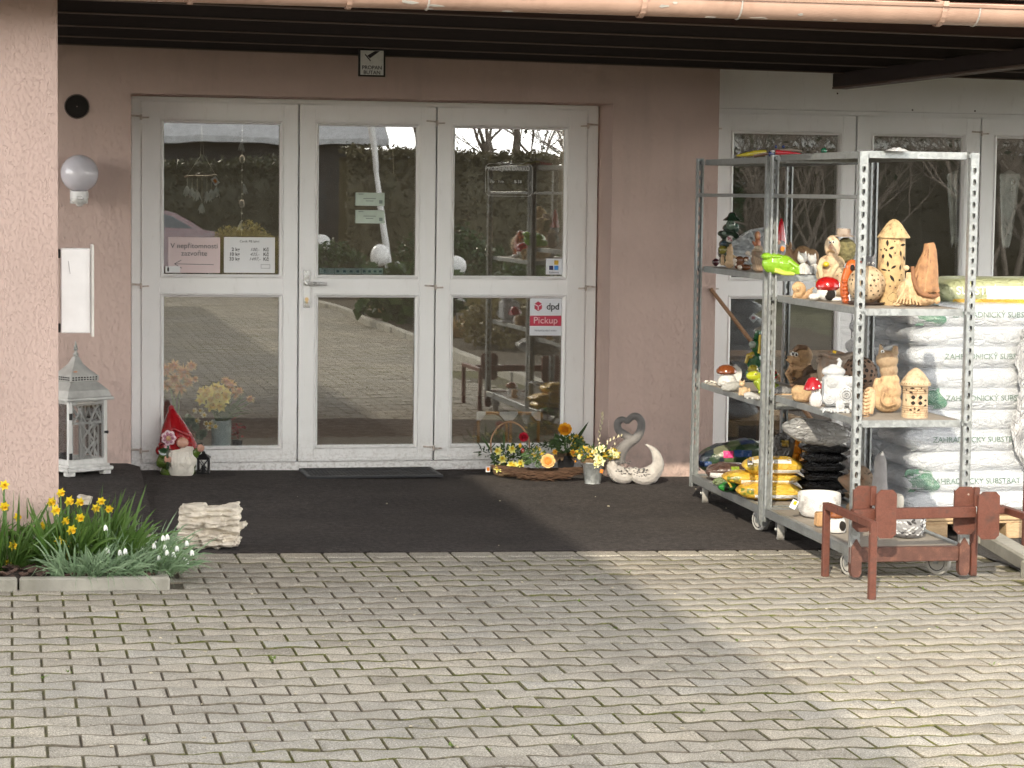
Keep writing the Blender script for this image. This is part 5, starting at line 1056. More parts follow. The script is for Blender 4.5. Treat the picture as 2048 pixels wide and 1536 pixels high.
# big brown snail
f = Fig('large_snail', 'large brown snail figurine with raised horns behind the white cats', 'figurine', 1612, 544, ZB, GFIG, back=26); m = MB()
for i in range(34): a = i * .36; r = 150 * math.exp(-.075 * i * .9); ee(f, m, P5, 1350 - r * .55 * math.cos(a) * .8, 1110 + r * .5 * math.sin(a) * .8, r * .62, r * .62, 4.8, -10 - i * 2.2, (.30, .19, .10), rd=r * .55)
tt(f, m, P5, [(1440, 1210), (1300, 1225), (1200, 1180), (1150, 1090), (1165, 1045)], [40, 55, 50, 46, 36], 4.8, (.33, .20, .11)); tt(f, m, P5, [(1150, 1050), (1120, 1000)], [14, 11], 4.8); tt(f, m, P5, [(1170, 1040), (1162, 985)], [14, 11], 4.8); f.sc('body', m, CLAY, 1.1, 2)
for x, y, w, dd, lb in ((1290, 1190, 62, 0, 'white ceramic cat pair in front of the large snail'), (1385, 1215, 50, 20, 'small grey white ceramic cat right of the white pair')):
    u, v = P5(x, 1300); f = Fig('white_cat', lb, 'figurine', u, v, ZB, GFIG, back=8 + dd / 4); m = MB(); ee(f, m, P5, x, 1245, w, 62, 4.8, 0, WHT, rd=45); ee(f, m, P5, x - 20, 1135 + dd, 48, 52, 4.8, 0, WHT if dd == 0 else (.5, .5, .5))
    for s_ in (-1, 1): tt(f, m, P5, [(x - 20 + s_ * 28, 1110 + dd), (x - 20 + s_ * 34, 1068 + dd)], [18, 4], 4.8)
    tt(f, m, P5, [(x - 35, 1210, -40), (x - 40, 1290, -45)], [20, 22], 4.8); tt(f, m, P5, [(x + 10, 1200, -40), (x + 8, 1290, -45)], [20, 22], 4.8); f.sc('body', m, STONE, .9, 1)
# --- trolley in front, upper shelf
f = Fig('small_snail', 'small tan snail figurine at the left corner of the front upper shelf', 'figurine', 1602, 597, ZD, GFIG, back=6); m = MB(); SN = (.58, .38, .20)
for i in range(30): a = i * .42 + 2; r = 92 * math.exp(-.07 * i); ee(f, m, P5, 1220 - r * .5 * math.cos(a), 1425 + r * .5 * math.sin(a), r * .62, r * .62, 4.8, -8 - i * 2.6, SN, rd=r * .5)
tt(f, m, P5, [(1180, 1500), (1270, 1505), (1330, 1480), (1350, 1440)], [22, 34, 32, 26], 4.8, (.62, .42, .24)); tt(f, m, P5, [(1350, 1440), (1385, 1415)], [12, 9], 4.8); f.sc('body', m, CLAY, .8, 1)
f = Fig('toadstool_house', 'shiny red topped toadstool house with white stem and black doorway', 'figurine', 1655, 603, ZD, GFIG, back=12); m = MB(); ee(f, m, P5, 1510, 1470, 95, 80, 4.8, 0, (.74, .73, .70)); ee(f, m, P5, 1390, 1510, 55, 35, 4.8, 0); ee(f, m, P5, 1600, 1530, 70, 26, 4.8, -30); f.sc('stem', m, CERAM, 1.)
m = MB(); f.l(m, P5(1518, 0)[0], [(6, 582), (20, 580), (25, 574), (24.5, 566), (19, 559), (10, 554.5), (1, 553)], (.42, .012, .012), 22); o = f.part('cap', m, GLAZE); m = MB(); rd = random.Random(4)
for i in range(7): a = rd.uniform(-2.6, -.5); f.e(m, 1656 + 20 * math.cos(a), 567 + rd.uniform(-6, 5), 1.6, 1.4, 1.6, 20 * math.sin(a), (.12, .01, .01), None, 7, 5)
f.part('cap_dots', m, GLAZE, 40, o); m = MB(); f.e(m, *P5(1530, 1482), 11.5, 12, 6, -14.5); f.part('doorway', m, HOLE)
# water goblin with hat
f = Fig('goblin_figurine', 'beige water goblin figurine with mossy hair and flat hat', 'figurine', 1674, 600, ZD, GFIG, back=24); m = MB()
for q in ((1570, 1440, 150, 90), (1560, 1300, 150, 130), (1560, 1180, 130, 80)): ee(f, m, P5, *q, 4.8, 0, CREAM, rd=110)
tt(f, m, P5, [(1470, 1150, -70), (1430, 1230, -90), (1460, 1330, -100)], [34, 32, 26], 4.8, (.60, .48, .30)); tt(f, m, P5, [(1640, 1150, -60), (1570, 1240, -105), (1520, 1330, -110)], [30, 26, 20], 4.8); f.sc('coat', m, CLAY, 1.1, 1)
m = MB(); ee(f, m, P5, 1560, 1030, 78, 115, 4.8, -30, (.66, .52, .36), rd=70); ee(f, m, P5, 1530, 1030, 22, 24, 4.8, -98, (.5, .3, .2)); tt(f, m, P5, [(1500, 1075, -85), (1530, 1060, -102), (1575, 1085, -90)], [8, 14, 7], 4.8, (.42, .27, .13)); f.sc('head', m, CLAY, .9, 1); eyes(f, P5, 4.8, ((1525, 985), (1558, 982)), 15, -92)
m = MB(); ee(f, m, P5, 1690, 1060, 105, 120, 4.8, 20, (.20, .19, .09), rd=80); f.sc('mossy_hair', m, pm('dry_moss', (.19, .17, .08), 1, 0, .5, 60, 1, 90, .01), 1.2, 0, 3, 60)
m = MB(); M_ = rot(0, .16); f.l(m, P5(1665, 0)[0], [(22, 474), (22.5, 472), (14, 470), (14.5, 459), (13, 457.5)], (.40, .33, .27), 20, -3); o = f.part('flat_hat', m, CLAY); m = MB(); ee(f, m, P5, 1490, 1195, 32, 26, 4.8, -122, (.62, .45, .02)); f.part('yellow_badge', m, GLAZE)
m = MB()
for x, y in ((1590, 1250), (1640, 1270), (1660, 1210), (1600, 1300), (1570, 1215)): ee(f, m, P5, x, y, 6, 6, 4.8, -100)
f.part('coat_hole', m, HOLE)
# orange owl pot
f = Fig('orange_owl', 'orange glazed owl shaped pot between the toadstool and the holed sphere', 'figurine', 1697, 608, ZD, GFIG, back=12); m = MB(); OR = (.55, .13, .03)
tt(f, m, P6, [(235, 1390), (215, 1300), (225, 1200), (250, 1110)], [36, 40, 45, 50], 4.267, OR); ee(f, m, P6, 275, 1085, 60, 66, 4.267, 0, OR)
for i in range(6): ee(f, m, P6, 215 + 8 * (i % 2), 1210 + 32 * i, 32, 20, 4.267, -32, (.48, .10, .025))
ee(f, m, P6, 235, 1388, 40, 14, 4.267, -10); f.sc('body', m, GLAZE, 1., 1); m = MB(); f.e(m, *P6(268, 1090), 4.6, 6.6, 3, -14); f.part('eye_hole', m, HOLE); m = MB(); ee(f, m, P6, 345, 1050, 26, 18, 4.267, -20, (.5, .06, .03)); f.part('beak', m, GLAZE)
# holed sphere lantern
def holed_sphere(f, u, v, r, c, mat, hr, rows, seed=0, nm='sphere'):
    m = MB(); f.e(m, u, v, r, r, r, 0, c, None, 32, 20); o = f.part(nm, m, mat, 180); m = MB(); rd = random.Random(seed)
    for i in range(rows):
        el = -1.25 + 2.5 * (i + .5) / rows; n_ = max(3, int(rows * 1.9 * math.cos(el)))
        for j in range(n_):
            a = 2 * PI * (j + .5 * (i % 2)) / n_ + rd.uniform(-.1, .1); d = Vector((math.cos(el) * math.cos(a), math.cos(el) * math.sin(a), math.sin(el + rd.uniform(-.05, .05)))); q = hr * rd.uniform(.6, 1.15) / f.s
            m.lathe([(q, 0), (q * .95, .0006), (q * .2, .0008)], 9, T(f.pt(u, v) + d * ((r / f.s) * math.cos(q / (r / f.s)) + .0006)) @ frame(d), False)
    h = m.build('hole', HOLE, o); h['kind'] = 'stuff'; return o
f = Fig('holed_sphere', 'cream ceramic sphere lantern with rows of dark holes on a brown dish', 'lantern', 1736, 611, ZD, GFIG, back=26); m = MB(); f.l(m, 1736, [(24, 611), (36, 607), (38, 604.5), (36, 605), (20, 608)], (.09, .06, .05), 24); f.part('dish', m, CERAM); holed_sphere(f, 1736, 570, 38, CREAM, CLAY, 2.2, 9)
# tower lanterns
def leafhole(m, f, P, k, x, y, a, L, w, cx, R_):
    """leaf shaped hole wrapped on a cylinder of radius R_ px round cx"""
    def w_(lx, ly, o=.5):
        X = x + (lx * math.cos(a) - ly * math.sin(a)) * k; Yy = y + (lx * math.sin(a) + ly * math.cos(a)) * k; u, v = P(X, Yy); s_ = max(-.98, min(.98, (u - cx) / R_)); return f.pt(cx + (R_ + o) * s_, v, -(R_ + o) * math.sqrt(1 - s_ * s_))
    q = [(t - .5, math.sin(PI * t) * .5) for t in [i / 6 for i in range(7)]]; up = [w_(a_ * L, b_ * w) for a_, b_ in q]; dn = [w_(a_ * L, -b_ * w) for a_, b_ in q]; m.add(up + dn, [(i, i + 1, 8 + i, 7 + i) for i in range(6)])
f = Fig('tower_lantern', 'tall cream tower lantern with pointed roof and leaf shaped openings', 'lantern', 1787, 611, ZD, GFIG, back=28); cu = P6(620, 0)[0]; k6 = 4.267; m = MB(); f.l(m, cu, [(27.5, 611), (27.5, 560), (27, 520), (26.5, 478), (26, 477)], (.56, .40, .20), 36); bd = f.part('wall', m, CLAY); m = MB()
for x, y, a, L, w in ((565, 880, 1.5, 13, 5), (700, 895, -.1, 11, 5), (600, 922, -.5, 11, 5), (535, 995, 1.6, 10, 4.5), (592, 990, 1, 12, 5), (680, 970, 1.5, 13, 4), (572, 1060, 1.5, 13, 4.5), (620, 1085, -.55, 12, 5), (545, 1110, .2, 11, 4), (610, 1180, 1, 16, 6), (678, 1090, 1.6, 12, 4), (715, 1010, 1.2, 10, 4), (535, 1190, 1.3, 11, 4)): leafhole(m, f, P6, k6, x, y, a, L, w, cu, 27.2)
for x, y, r in ((625, 865, 1.4), (558, 942, 2), (630, 965, 1.6), (582, 1115, 2), (675, 1195, 2.2), (595, 1248, 1.6), (545, 930, 1.5), (520, 940, 1.3), (690, 1150, 1.3), (540, 1280, 1.5), (640, 1260, 1.4)): leafhole(m, f, P6, k6, x, y, 0, r * 2.2, r * 2, cu, 27.2)
leafhole(m, f, P6, k6, 625, 1345, 1.4, 22, 24, cu, 27.2); f.part('opening', m, HOLE, 180, bd)['kind'] = 'stuff'
m = MB(); f.l(m, cu + 3, [(25, 477), (32.5, 476.5), (32.8, 474), (27, 466), (17, 451), (9, 442), (3, 439), (.5, 438.8)], (.58, .42, .22), 32); rf = f.part('pointed_roof', m, CLAY); m = MB()
for x, y, a, L, w, R_ in ((628, 705, 1.9, 10, 4.5, 11), (582, 775, 2.2, 11, 4.5, 22), (680, 780, 1.9, 9, 4.5, 22), (570, 742, 2.5, 5, 3.5, 18), (672, 738, .5, 5, 4, 18), (545, 795, 0, 3, 2.5, 26), (625, 795, 0, 3, 3, 26), (730, 800, 1, 4, 3, 26)):
    R_ = (P6(0, y)[1] - 438) / (474 - 438) * 31 + 1.5; leafhole(m, f, P6, k6, x, y, a, L, w, cu + 3, R_)
f.part('opening', m, HOLE, 180, rf)['kind'] = 'stuff'
f = Fig('long_hat_gnome', 'clay gnome with a very long drooping brown hat covering its head and flowing beard', 'garden gnome', 1835, 614, ZD, GFIG, back=14); m = MB(); HB = (.40, .21, .10)
tt(f, m, P6, [(925, 880), (935, 960), (920, 1060), (905, 1160), (890, 1260), (890, 1300)], [44, 60, 88, 112, 128, 120], 4.267, HB, 16); tt(f, m, P6, [(930, 960, -20), (955, 1120, -40), (1000, 1300, -40)], [30, 36, 24], 4.267, HB); tt(f, m, P6, [(780, 1080, -60), (790, 1200, -95), (840, 1300, -110), (940, 1330, -100), (1015, 1320, -40)], [18, 20, 20, 20, 18], 4.267, (.24, .11, .05))
for i in range(9):
    o_ = (i - 4) * 20; tt(f, m, P6, [(925 + o_ * .3, 900, -44 + abs(o_) * .25), (915 + o_ * .75, 1050, -86 + abs(o_) * .5), (890 + o_ * 1.15, 1180, -112 + abs(o_) * .55), (880 + o_ * 1.3, 1300, -124 + abs(o_) * .6)], [4, 6, 7, 6], 4.267, (.20, .095, .045) if i % 2 else (.46, .26, .13))
f.sc('hat', m, CLAY, .9, 1, .8, 60)
m = MB(); B2 = (.66, .47, .27); ee(f, m, P6, 880, 1350, 140, 70, 4.267, 0, B2, rd=100); ee(f, m, P6, 760, 1310, 100, 110, 4.267, 0, B2, rd=80); ee(f, m, P6, 660, 1405, 40, 18, 4.267, -40, B2); ee(f, m, P6, 1000, 1360, 28, 40, 4.267, -50, B2)
for i in range(8): tt(f, m, P6, [(735 + 4 * i, 1130, -70), (720 + 8 * i, 1250, -95), (645 + 30 * i, 1395 + 2 * i, -85)], [9, 12, 8], 4.267, (.60, .40, .22) if i % 2 else B2)
f.sc('body', m, CLAY, 1., 1, .5, 60); m = MB(); ee(f, m, P6, 722, 1092, 26, 24, 4.267, -95, (.70, .52, .32)); f.part('nose', m, CLAY)
f = Fig('grey_cat', 'grey cat figurine half hidden between the post and the tower lantern', 'figurine', 1748, 606, ZD, GFIG, back=70); m = MB(); ee(f, m, P6, 460, 1060, 52, 60, 4.267, 0, (.20, .20, .21)); tt(f, m, P6, [(430, 1020), (420, 970)], [18, 5], 4.267); tt(f, m, P6, [(495, 1015), (508, 975)], [18, 5], 4.267); ee(f, m, P6, 465, 1250, 70, 150, 4.267, 0); f.sc('body', m, STONE, 1.1); eyes(f, P6, k6, ((445, 1060), (482, 1062)), 12, -50)
# --- lower shelf behind
f = Fig('white_shells', 'flat cluster of white shells at the left corner of the lower shelf', 'shells', 1418, 770, ZA, back=4); m = MB(); rd = random.Random(3)
for i in range(16): f.e(m, 1405 + rd.uniform(0, 28), 766 + rd.uniform(-4, 4), rd.uniform(2, 4.5), 1.3, 3, rd.uniform(-6, 8), (.72, .69, .62), None, 8, 5)
f.sc('shells', m, STONE, .5, 0)
f = Fig('brown_mushroom', 'ceramic boletus with glossy brown cap and white speckled foot', 'figurine', 1452, 774, ZA, GFIG, back=9); m = MB(); f.l(m, P7(520, 0)[0], [(11, 774), (19, 771), (20, 762), (13, 750), (11, 745)], WHT, 20); f.part('foot', m, STONE); m = MB(); f.l(m, P7(510, 0)[0], [(8, 748), (18, 748), (20.5, 745), (20, 740), (14, 733), (6, 730), (.5, 729.5)], (.19, .055, .018), 20); f.part('cap', m, GLAZE)
f = Fig('feather_wing', 'upright white feathered wing behind the boletus', 'ornament', 1475, 766, ZA, back=18); m = MB(); m.c = WHT
for i in range(9): m.leaf(f.pt(1468 + i * 1.6, 762, 0), (-.06 + .02 * i, 0, 1), (34 - abs(i - 3) * 2) / f.s, 6 / f.s, (0, -1, 0), 0, 4)
f.part('feathers', m, STONE, 180); m = MB(); f.e(m, 1475, 763, 9, 4, 5, 0, WHT); f.part('foot', m, STONE)
f = Fig('stone_dish', 'grey white carved stone bird dish before the boletus', 'dish', 1461, 784, ZA, back=6); m = MB(); f.e(m, 1462, 774, 20, 10, 12, 0, (.42, .42, .40), rot(0, -.2)); f.e(m, 1447, 768, 8, 5, 8, 0, (.55, .54, .52)); f.sc('dish', m, STONE, .9, 1, .8, 90)
f = Fig('tan_cat', 'small tan sitting cat figurine at the front of the lower shelf', 'figurine', 1487, 793, ZA, GFIG, back=5); m = MB(); ee(f, m, P7, 675, 1010, 40, 44, 4.517, 0, BEI, rd=34); ee(f, m, P7, 650, 940, 28, 26, 4.517, 0); tt(f, m, P7, [(640, 975), (630, 1045)], [16, 12], 4.517); tt(f, m, P7, [(664, 980, -14), (656, 1045, -20)], [14, 12], 4.517); tt(f, m, P7, [(636, 925), (628, 900)], [10, 3], 4.517); tt(f, m, P7, [(664, 925), (672, 903)], [10, 3], 4.517); tt(f, m, P7, [(705, 1030), (722, 1000), (715, 975)], [10, 8, 6], 4.517); f.sc('body', m, CLAY, .6, 1)
f = Fig('stone_lizard', 'grey white stone lizard lying on the front edge of the lower shelf', 'figurine', 1504, 802, ZA, GFIG, back=5); m = MB(); tt(f, m, P7, [(670, 1050), (720, 1040), (770, 1055), (830, 1070)], [22, 30, 26, 10], 4.517, (.48, .48, .47)); [tt(f, m, P7, [(x, 1050, 0), (x + s, 1078, -24)], [12, 8], 4.517) for x, s in ((710, -14), (735, 10), (780, 18))]; f.sc('body', m, STONE, .7, 1)
f = Fig('yellow_frog', 'yellow green ceramic frog sitting behind the middle post on the lower shelf', 'figurine', 1526, 789, ZA, GFIG, back=9); YF = (.42, .46, .03); m = MB(); ee(f, m, P7, 760, 870, 75, 46, 4.517, -10, YF, rd=55); tt(f, m, P7, [(790, 890), (850, 950), (930, 985), (990, 985)], [55, 72, 66, 40], 4.517, (.30, .38, .03)); tt(f, m, P7, [(790, 920, -40), (820, 1000, -50), (800, 1020, -60)], [24, 20, 14], 4.517); ee(f, m, P7, 770, 845, 22, 22, 4.517, -45, YF); f.sc('body', m, GLAZE, .8, 2); eyes(f, P7, 4.517, ((768, 848),), 13, -58, (.8, .75, .3))
f = Fig('frog_prince', 'dark green frog prince figurine with yellow striped hat behind the yellow frog', 'figurine', 1509, 765, ZA, GFIG, back=36); m = MB(); FG = (.03, .13, .05)
for q in ((770, 860, 80, 75), (770, 740, 75, 90), (790, 600, 60, 60)): ee(f, m, P7, *q, 4.517, 0, FG, rd=60)
tt(f, m, P7, [(760, 670, -40), (710, 690, -60), (690, 760, -60)], [24, 22, 16], 4.517, (.45, .33, .04)); ee(f, m, P7, 750, 590, 34, 34, 4.517, -40, (.30, .36, .32)); ee(f, m, P7, 760, 820, 50, 46, 4.517, -45, (.46, .40, .05)); f.sc('body', m, GLAZE, .9); m = MB(); f.l(m, P7(805, 0)[0], [(12, 680), (9, 676), (7.5, 664), (4, 662)], FG, 16); f.part('hat', m, GLAZE); m = MB(); tt(f, m, P7, [(815, 500, -50), (812, 600, -62), (806, 670, -66)], 12, 4.517, (.62, .45, .03)); f.part('yellow_stripe', m, GLAZE); m = MB(); ee(f, m, P7, 735, 690, 22, 26, 4.517, -75, (.45, .33, .04)); f.part('hand', m, GLAZE)
f = Fig('red_rose_ball', 'shiny red ceramic rose beside the middle post on the lower shelf', 'figurine', 1550, 771, ZA, GFIG, back=20); m = MB(); f.e(m, 1550, 751, 8, 8, 8, 0, (.40, .012, .02)); f.e(m, 1549, 766, 4, 8, 4, 0, (.05, .12, .04)); [f.t(m, [(1545 + 2 * i, 745, -6), (1551, 752 + i, -8.4), (1556, 747 + 2 * i, -6)], 1) for i in range(3)]; f.sc('rose', m, GLAZE, .6, 1)
# mole with big eyes
f = Fig('mole_figurine', 'carved tan mole figurine with big round eyes, pointed snout and folded paws', 'figurine', 1600, 776, ZA, GFIG, back=12); m = MB(); MO = (.46, .29, .15)
for q in ((1180, 900, 105, 80), (1180, 800, 105, 110), (1195, 690, 95, 100)): ee(f, m, P7, *q, 4.517, 0, MO, rd=85)
tt(f, m, P7, [(1150, 720, -50), (1085, 720, -70), (1045, 705, -75)], [52, 40, 22], 4.517, (.52, .33, .18)); tt(f, m, P7, [(1230, 790, -60), (1180, 800, -95), (1110, 790, -100)], [30, 26, 20], 4.517); tt(f, m, P7, [(1100, 780, -70), (1060, 850, -80), (1090, 900, -75)], [32, 32, 26], 4.517); tt(f, m, P7, [(1110, 640, -70), (1150, 600, -80), (1230, 610, -60)], [18, 24, 20], 4.517, (.20, .12, .07)); f.sc('body', m, CLAY, 1., 1); eyes(f, P7, 4.517, ((1128, 672), (1098, 665)), 22, -82)
m = MB(); ee(f, m, P7, 1040, 702, 15, 13, 4.517, -84, (.03, .02, .015)); f.part('nose', m, GLAZE); m = MB(); ee(f, m, P7, 1115, 885, 14, 12, 4.517, -112, (.06, .035, .02)); f.part('button', m, GLAZE)
f = Fig('brown_duck', 'dark brown duck figurine right of the mole', 'figurine', 1615, 778, ZA, GFIG, back=14); m = MB(); tt(f, m, P7, [(1090, 960, -20), (1180, 930), (1290, 890), (1370, 850), (1400, 800)], [14, 44, 66, 54, 18], 4.517, (.085, .055, .035)); tt(f, m, P7, [(1240, 880), (1230, 830), (1290, 790)], [40, 34, 30], 4.517); f.sc('body', m, CLAY, 1.)
f = Fig('grey_slab', 'grey carved stone slab with a pale wooden front', 'ornament', 1565, 794, ZA, back=8); m = MB(); f.e(m, 1565, 783, 19, 10, 14, 0, (.24, .24, .24)); f.e(m, 1555, 786, 9, 8, 10, 0); f.sc('slab', m, STONE, .8, 0, 1.2, 110); m = MB(); m.box(f.pt(1566, 789, -13), (36 / f.s, .006, 4 / f.s), None, .002); f.part('wood_front', m, m_wood('light_wood', (.46, .30, .16), (.60, .42, .25)))
f = Fig('wooden_stone', 'smooth tan wooden block left of the spotted toadstool', 'ornament', 1605, 806, ZC, back=10); m = MB(); m.c = (.48, .32, .17); m.box(f.pt(1605, 788, 0), (36 / f.s, 24 / f.s, 32 / f.s), rot(.06, .12, .2), .012); f.e(m, 1596, 783, 14, 12, 12, -3); f.sc('block', m, CLAY, 1., 4)
f = Fig('spotted_toadstool', 'small toadstool with white spotted red cap and ribbed white stem', 'figurine', 1633, 813, ZC, GFIG, back=8); m = MB(); f.l(m, P7(1322, 0)[0], [(9, 813), (12, 808), (12.5, 797), (9, 788), (8, 778)], (.66, .64, .63), 24, 0, lambda t, z: 1 + .05 * math.cos(12 * t)); f.part('stem', m, GLAZE); m = MB(); f.l(m, P7(1315, 0)[0], [(7, 779), (16, 780), (20, 777), (19, 773), (14, 764), (9, 757), (3, 754.5), (.5, 754)], (.40, .02, .03), 24, M=rot(0, -.12)); o = f.part('cap', m, GLAZE); m = MB()
for x, y in ((1258, 945), (1320, 900), (1338, 955), (1368, 925), (1290, 930), (1345, 990)): u, v = P7(x, y); r = min(17, max(3, 6 + (v - 757) * .75)); s_ = (u - P7(1315, 0)[0]) / r; f.e(m, u, v, 2.2, 2.2, 1.6, -r * math.sqrt(max(0, 1 - s_ * s_)) - .2, WHT, None, 8, 5)
f.part('white_spots', m, GLAZE, 40, o)['kind'] = 'stuff'
# white rose urn
f = Fig('rose_urn', 'white square urn covered in rose reliefs with a bird on the lid', 'urn', 1676, 826, ZC, GFIG, back=26); m = MB(); m.c = (.50, .515, .53); c0 = 1677; m.box(f.pt(c0, 783, 0), (58 / f.s, 50 / f.s, 60 / f.s), None, .015); f.e(m, c0, 822, 35, 7, 30); f.e(m, c0 - 8, 745, 24, 12, 20)
rd = random.Random(6)
for cx, cy, r in ((1658, 796, 12), (1692, 790, 15), (1663, 765, 9), (1700, 762, 9), (1680, 812, 8), (1707, 812, 8)):
    for i, q in enumerate((1, .68, .36)): f.t(m, [(cx + r * q * math.cos(a), cy + r * q * math.sin(a), -26 - i * 1.4) for a in [2 * PI * j / 14 for j in range(14)]], 1.5, None, 6, True)
    f.e(m, cx, cy, 2, 2, 2, -28)
for i in range(10): a = rd.uniform(-.9, .9); f.t(m, [(c0 + 30 * a, 818, -26), (c0 + 36 * a, 826, -28)], [3, 1.5])
tt(f, m, P8, [(80, 800, 0), (120, 760, 0), (170, 770, 0), (200, 790, 0)], [26, 40, 40, 20], 4.8); tt(f, m, P8, [(180, 760, 0), (200, 690, 0), (175, 668, 0)], [24, 22, 20], 4.8); f.sc('urn', m, STONE, 1., 1)
f = Fig('dark_holed_sphere', 'dark brown ceramic sphere full of round holes behind the white urn', 'lantern', 1725, 806, ZC, GFIG, back=48); holed_sphere(f, 1725, 752, 36, (.17, .11, .075), CLAY, 3.6, 9, 2); m = MB(); f.l(m, 1725, [(14, 806), (12, 800), (16, 786)], (.17, .11, .075), 16); f.part('foot', m, CLAY)
f = Fig('sack_pot', 'grey brown sack shaped clay pot with knotted rim and yellow tag', 'flower pot', 1682, 800, ZC, GFIG, back=80); m = MB(); SK = (.24, .19, .15); f.l(m, 1682, [(26, 800), (34, 785), (38, 750), (36, 728), (30, 718), (22, 714)], SK, 22, 0, lambda t, z: 1 + .03 * math.sin(7 * t)); f.t(m, [(1682 + 36 * math.cos(a), 716 + 4 * math.sin(3 * a), 30 * math.sin(a)) for a in [2 * PI * j / 20 for j in range(20)]], 4.5, None, 8, True); f.e(m, 1648, 726, 8, 6); f.e(m, 1706, 716, 9, 7); f.sc('pot', m, CLAY, 1.2, 1); m = MB(); m.box(f.pt(1673, 707, -34), (.017, .003, .012), rot(0, .3)); f.part('yellow_tag', m, pm('yellow_tag', (.75, .5, .02)))
f = Fig('striped_tail', 'banded tan tail of a caterpillar figurine behind the near post', 'figurine', 1737, 834, ZC, GFIG, back=10); m = MB(); tt(f, m, P8, [(430, 1200), (440, 1100), (455, 1010), (480, 970), (505, 1000), (500, 1090), (480, 1190)], [46, 46, 44, 40, 34, 36, 36], 4.8, BEI)
for i in range(8): tt(f, m, P8, [(392, 1210 - 36 * i, -20), (440, 1218 - 36 * i, -48), (488, 1206 - 36 * i, -22)], [5, 7, 5], 4.8, (.34, .21, .11))
f.sc('body', m, CLAY, .9, 1)
f = Fig('sitting_cat', 'tan clay cat sitting with its back turned, raised head coloured darker as shade', 'figurine', 1778, 828, ZC, GFIG, back=26); m = MB(); CT = (.55, .38, .21)
for q in ((665, 1090, 140, 100), (665, 980, 135, 130), (680, 880, 100, 80), (670, 780, 90, 90), (650, 680, 112, 95)): ee(f, m, P8, *q, 4.8, 0, CT if q[1] > 850 else (.36, .26, .16), rd=q[2] * .75)  # neck, head and ears painted darker to stand for shade
tt(f, m, P8, [(600, 620), (580, 525)], [40, 8], 4.8, (.36, .26, .16)); tt(f, m, P8, [(720, 620), (728, 540)], [42, 24], 4.8); tt(f, m, P8, [(560, 1120), (545, 1000), (560, 880), (575, 880)], [44, 40, 30, 20], 4.8, CT); tt(f, m, P8, [(610, 980, -110), (590, 1060, -120), (640, 1110, -122), (735, 1090, -110)], [16, 18, 18, 12], 4.8, (.46, .30, .16)); f.sc('body', m, CLAY, 1.2, 14); eyes(f, P8, 4.8, ((594, 594),), 17, -70)
# small house lantern
f = Fig('house_lantern', 'small round clay house lantern with dotted roof and four pane window', 'lantern', 1833, 837, ZC, GFIG, back=24); cu = P8(928, 0)[0]; m = MB(); f.l(m, cu, [(26, 837), (26.5, 833), (25, 800), (25, 774)], CREAM, 32); wl = f.part('wall', m, CLAY); m = MB()
for x, y in ((890, 1030), (958, 1030), (890, 1085), (958, 1085)): leafhole(m, f, P8, 4.8, x, y, 0, 9, 8, cu, 25.6)
for x, y, a, L, w in ((880, 945, 0, 9, 4), (870, 985, .8, 9, 5), (1005, 970, .8, 8, 3), (1010, 1060, .3, 7, 4), (1010, 1110, -.3, 7, 4), (905, 1140, 1.4, 6, 5), (870, 1155, .6, 6, 5), (940, 1155, -.6, 8, 4), (905, 1180, 0, 5, 5), (880, 1205, 1.2, 8, 4), (945, 1200, .5, 7, 4), (965, 940, 0, 3, 3), (925, 965, 0, 2.4, 2.4), (830, 960, 1.3, 6, 2), (830, 1060, 1.5, 7, 2), (825, 1180, 1.5, 8, 2), (1030, 1180, 1.3, 6, 2.5)): leafhole(m, f, P8, 4.8, x, y, a, L, w, cu, 25.6)
f.part('opening', m, HOLE, 180, wl)['kind'] = 'stuff'; m = MB()
for i in range(13):
    if 2 < i < 8: continue
    v = 778 + i * 4.4; m.c = (.34, .21, .11); m.tube([f.pt(cu + 26.1 * math.cos(a), v, -26.1 * math.sin(a)) for a in [PI * j / 12 for j in range(13)]], .0014, 4)
f.part('log_grooves', m, CLAY, 40, wl)['kind'] = 'stuff'
m = MB(); f.l(m, cu, [(24, 774), (30, 772.5), (31, 769), (24, 758), (15, 746), (7, 739.5), (1, 736.5)], CREAM, 36, 0, lambda t, z: 1 + .025 * math.cos(14 * t) * (1 if z < .17 else 0)); rf = f.part('roof', m, CLAY); m = MB()
for i in range(7):
    v = 743 + i * 4.1; R_ = (v - 736) / 33 * 29 + 2.2
    for j in range(5 + 2 * i): a = PI * (j + .5 * (i % 2)) / (4 + 2 * i); u = cu + R_ * math.cos(a); x, y = (u - 1640) * 4.8, (v - 580) * 4.8; leafhole(m, f, P8, 4.8, x, y, 1.4, 2.6, 2.2, cu, R_)
f.part('roof_dots', m, pm('brown_dots', (.20, .11, .05)), 180, rf)['kind'] = 'stuff'
